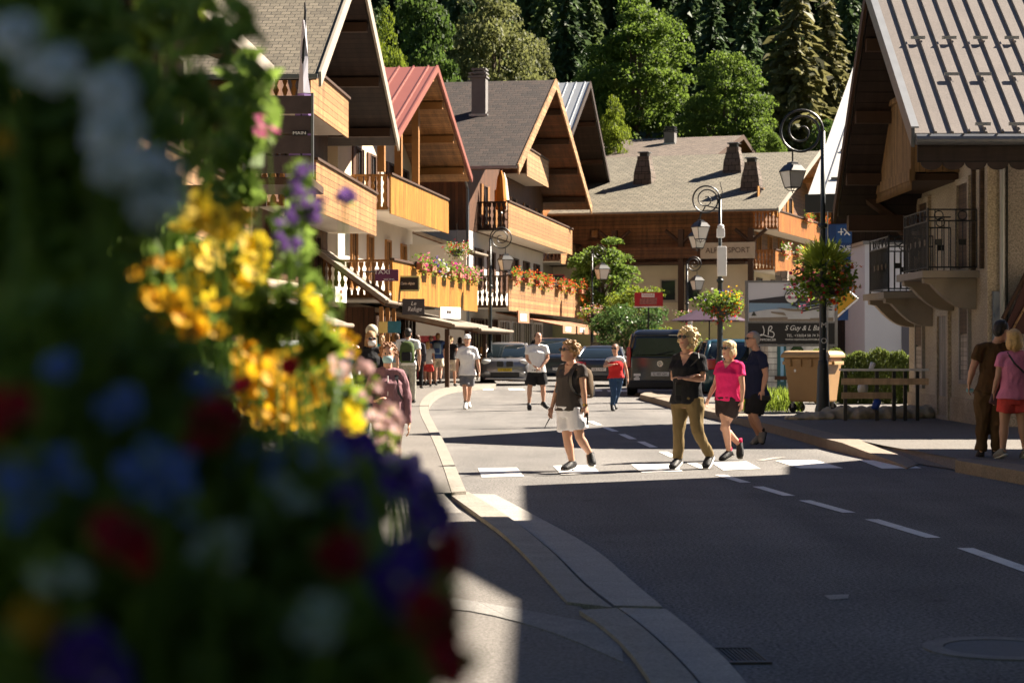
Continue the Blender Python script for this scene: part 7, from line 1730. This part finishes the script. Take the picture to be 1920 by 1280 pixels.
plant('petunia_plant', 'deep violet petunias along the right flank of the planter', [(650, 845, 1.6, 55, 35), (790, 960, 1.2, 35, 45), (640, 960, 1.1, 45, 30), (775, 1060, 1.0, 45, 50), (740, 1090, .95, 40, 45), (160, 1260, .8, 60, 40), (720, 900, 1.4, 50, 45)], 160, .026, lf_near, nb=64, r=.0095, m=PETAL('deep_violet_petals', (.075, .035, .27)), seed=117, width=.55, cup=.3, up=(.5, -.8, .3))
plant('geranium_plant', 'deep red geraniums glowing in the shaded mass', [(400, 800, 1.0, 50, 50), (15, 800, .85, 35, 60), (235, 1010, .85, 40, 40), (835, 1045, .95, 25, 35), (820, 1160, .85, 40, 50), (640, 1040, .95, 30, 20), (835, 1250, .85, 30, 40)], 150, .026, lf_near, nb=70, r=.0062, bspread=1.15, m=PETAL('crimson_petals', (.26, .006, .014)), me_=bpy.data.materials['crimson_petals'], seed=118, width=.5)  # darker copy of the red petals, the shade put into their colour
plant('diascia_plant', 'pale pink diascia sprays in front of the plum blouse', [(690, 780, 3.1, 40, 60), (720, 830, 3.2, 35, 40), (680, 720, 3.1, 30, 45), (650, 690, 3.0, 30, 30), (735, 790, 3.2, 25, 40)], 60, .018, lf_near2, nb=46, r=.008, m=p_palep, seed=119, width=.5, size_var=.4)
plant('petunia_plant', 'lilac petunias at the sunlit tip of the planter', [(765, 900, 2.5, 22, 22), (785, 925, 2.4, 18, 26), (745, 880, 2.6, 15, 15)], 20, .025, lf_near, nb=15, r=.019, m=p_lilac, seed=120, width=.5)
plant('geranium_plant', 'single small red blooms near the tip of the planter', [(735, 872, 2.8, 8, 14), (455, 720, 2.3, 12, 10), (545, 690, 2.5, 8, 8)], 12, .02, lf_near2, nb=12, r=.010, m=p_red, me_=p_red, seed=121)
plant('verbena_plant', 'magenta verbena heads above the terrace screen edge', [(495, 250, 2.9, 20, 40), (300, 242, 2.4, 10, 10), (288, 180, 2.3, 10, 12), (345, 75, 2.3, 10, 12)], 16, .02, lf_near, nb=26, r=.0075, m=p_mag, seed=122)
plant('salvia_plant', 'purple salvia spikes in front of the feather flag', [(560, 345, 2.7, 26, 50), (575, 390, 2.7, 34, 30), (650, 372, 2.9, 10, 8), (540, 440, 2.6, 24, 30)], 90, .025, lf_near, nb=34, r=.0085, m=PETAL('purple_petals', (.13, .065, .22)), seed=123, cup=.8)
plant('alyssum_plant', 'white alyssum glimmering low in the dark foliage', [(415, 1030, .85, 35, 25), (605, 1170, .8, 40, 30), (110, 1075, .8, 35, 25), (330, 690, 1.9, 40, 40), (640, 730, 2.9, 20, 25), (520, 935, .95, 40, 20)], 60, .02, lf_near, nb=50, r=.004, bspread=1.5, m=PETAL('greenish_white_petals', (.30, .38, .34)), seed=124)  # white petals dimmed in colour to sit in the shade
plant('marigold_plant', 'dim yellow marigold at the bottom left corner', [(75, 1175, .8, 30, 30), (20, 270, 1.2, 12, 14)], 20, .03, lf_near, nb=9, r=.007, petals=9, m=PETAL('ochre_petals', (.34, .20, .012)), me_=bpy.data.materials['ochre_petals'], seed=125, width=.3)  # yellow petals darkened in colour to read as shaded
# ------------------------------------------------------------------ light and camera
SUN = V((.667, .365, .652)).normalized()
w = bpy.data.worlds.new('World'); scn.world = w; w.use_nodes = True
nt = w.node_tree; nt.nodes.clear()
sk = nt.nodes.new('ShaderNodeTexSky'); sk.sky_type = 'NISHITA'; sk.sun_disc = False
sk.sun_elevation = math.asin(SUN.z); sk.sun_rotation = math.atan2(SUN.x, SUN.y)
sk.altitude = 1200; sk.air_density = .42; sk.dust_density = .2; sk.ozone_density = 1.5
bg = nt.nodes.new('ShaderNodeBackground'); bg.inputs[1].default_value = .05
ou = nt.nodes.new('ShaderNodeOutputWorld'); nt.links.new(sk.outputs[0], bg.inputs[0]); nt.links.new(bg.outputs[0], ou.inputs[0])
sl = bpy.data.lights.new('sun', 'SUN'); sl.energy = 5.0; sl.angle = R(.5); sl.color = (1, .885, .735)
so = bpy.data.objects.new('sun', sl); C.objects.link(so)
so.rotation_euler = SUN.to_track_quat('Z', 'Y').to_euler()
cam = bpy.data.cameras.new('camera'); cam.sensor_width = 36; cam.lens = F/1920*36; cam.shift_y = (HY-640)/1920
cam.clip_start = .05; cam.clip_end = 2000
cam.dof.use_dof = True; cam.dof.focus_distance = 24.0; cam.dof.aperture_fstop = 5.4; cam.dof.aperture_blades = 0
co = bpy.data.objects.new('camera', cam); C.objects.link(co); co.location = (0, 0, CH); co.rotation_euler = (R(90), 0, 0)
scn.camera = co
scn.view_settings.view_transform = 'Standard'; scn.view_settings.look = 'None'
scn.view_settings.exposure = 2.1; scn.view_settings.gamma = 1
cy = scn.cycles
cy.use_denoising = True; cy.max_bounces = 6; cy.diffuse_bounces = 3; cy.transmission_bounces = 4; cy.transparent_max_bounces = 6
cy.caustics_reflective = False; cy.caustics_refractive = False; cy.use_adaptive_sampling = True; cy.adaptive_threshold = .015
cy.sample_clamp_indirect = 6
bpy.data.scenes.remove(TMP)
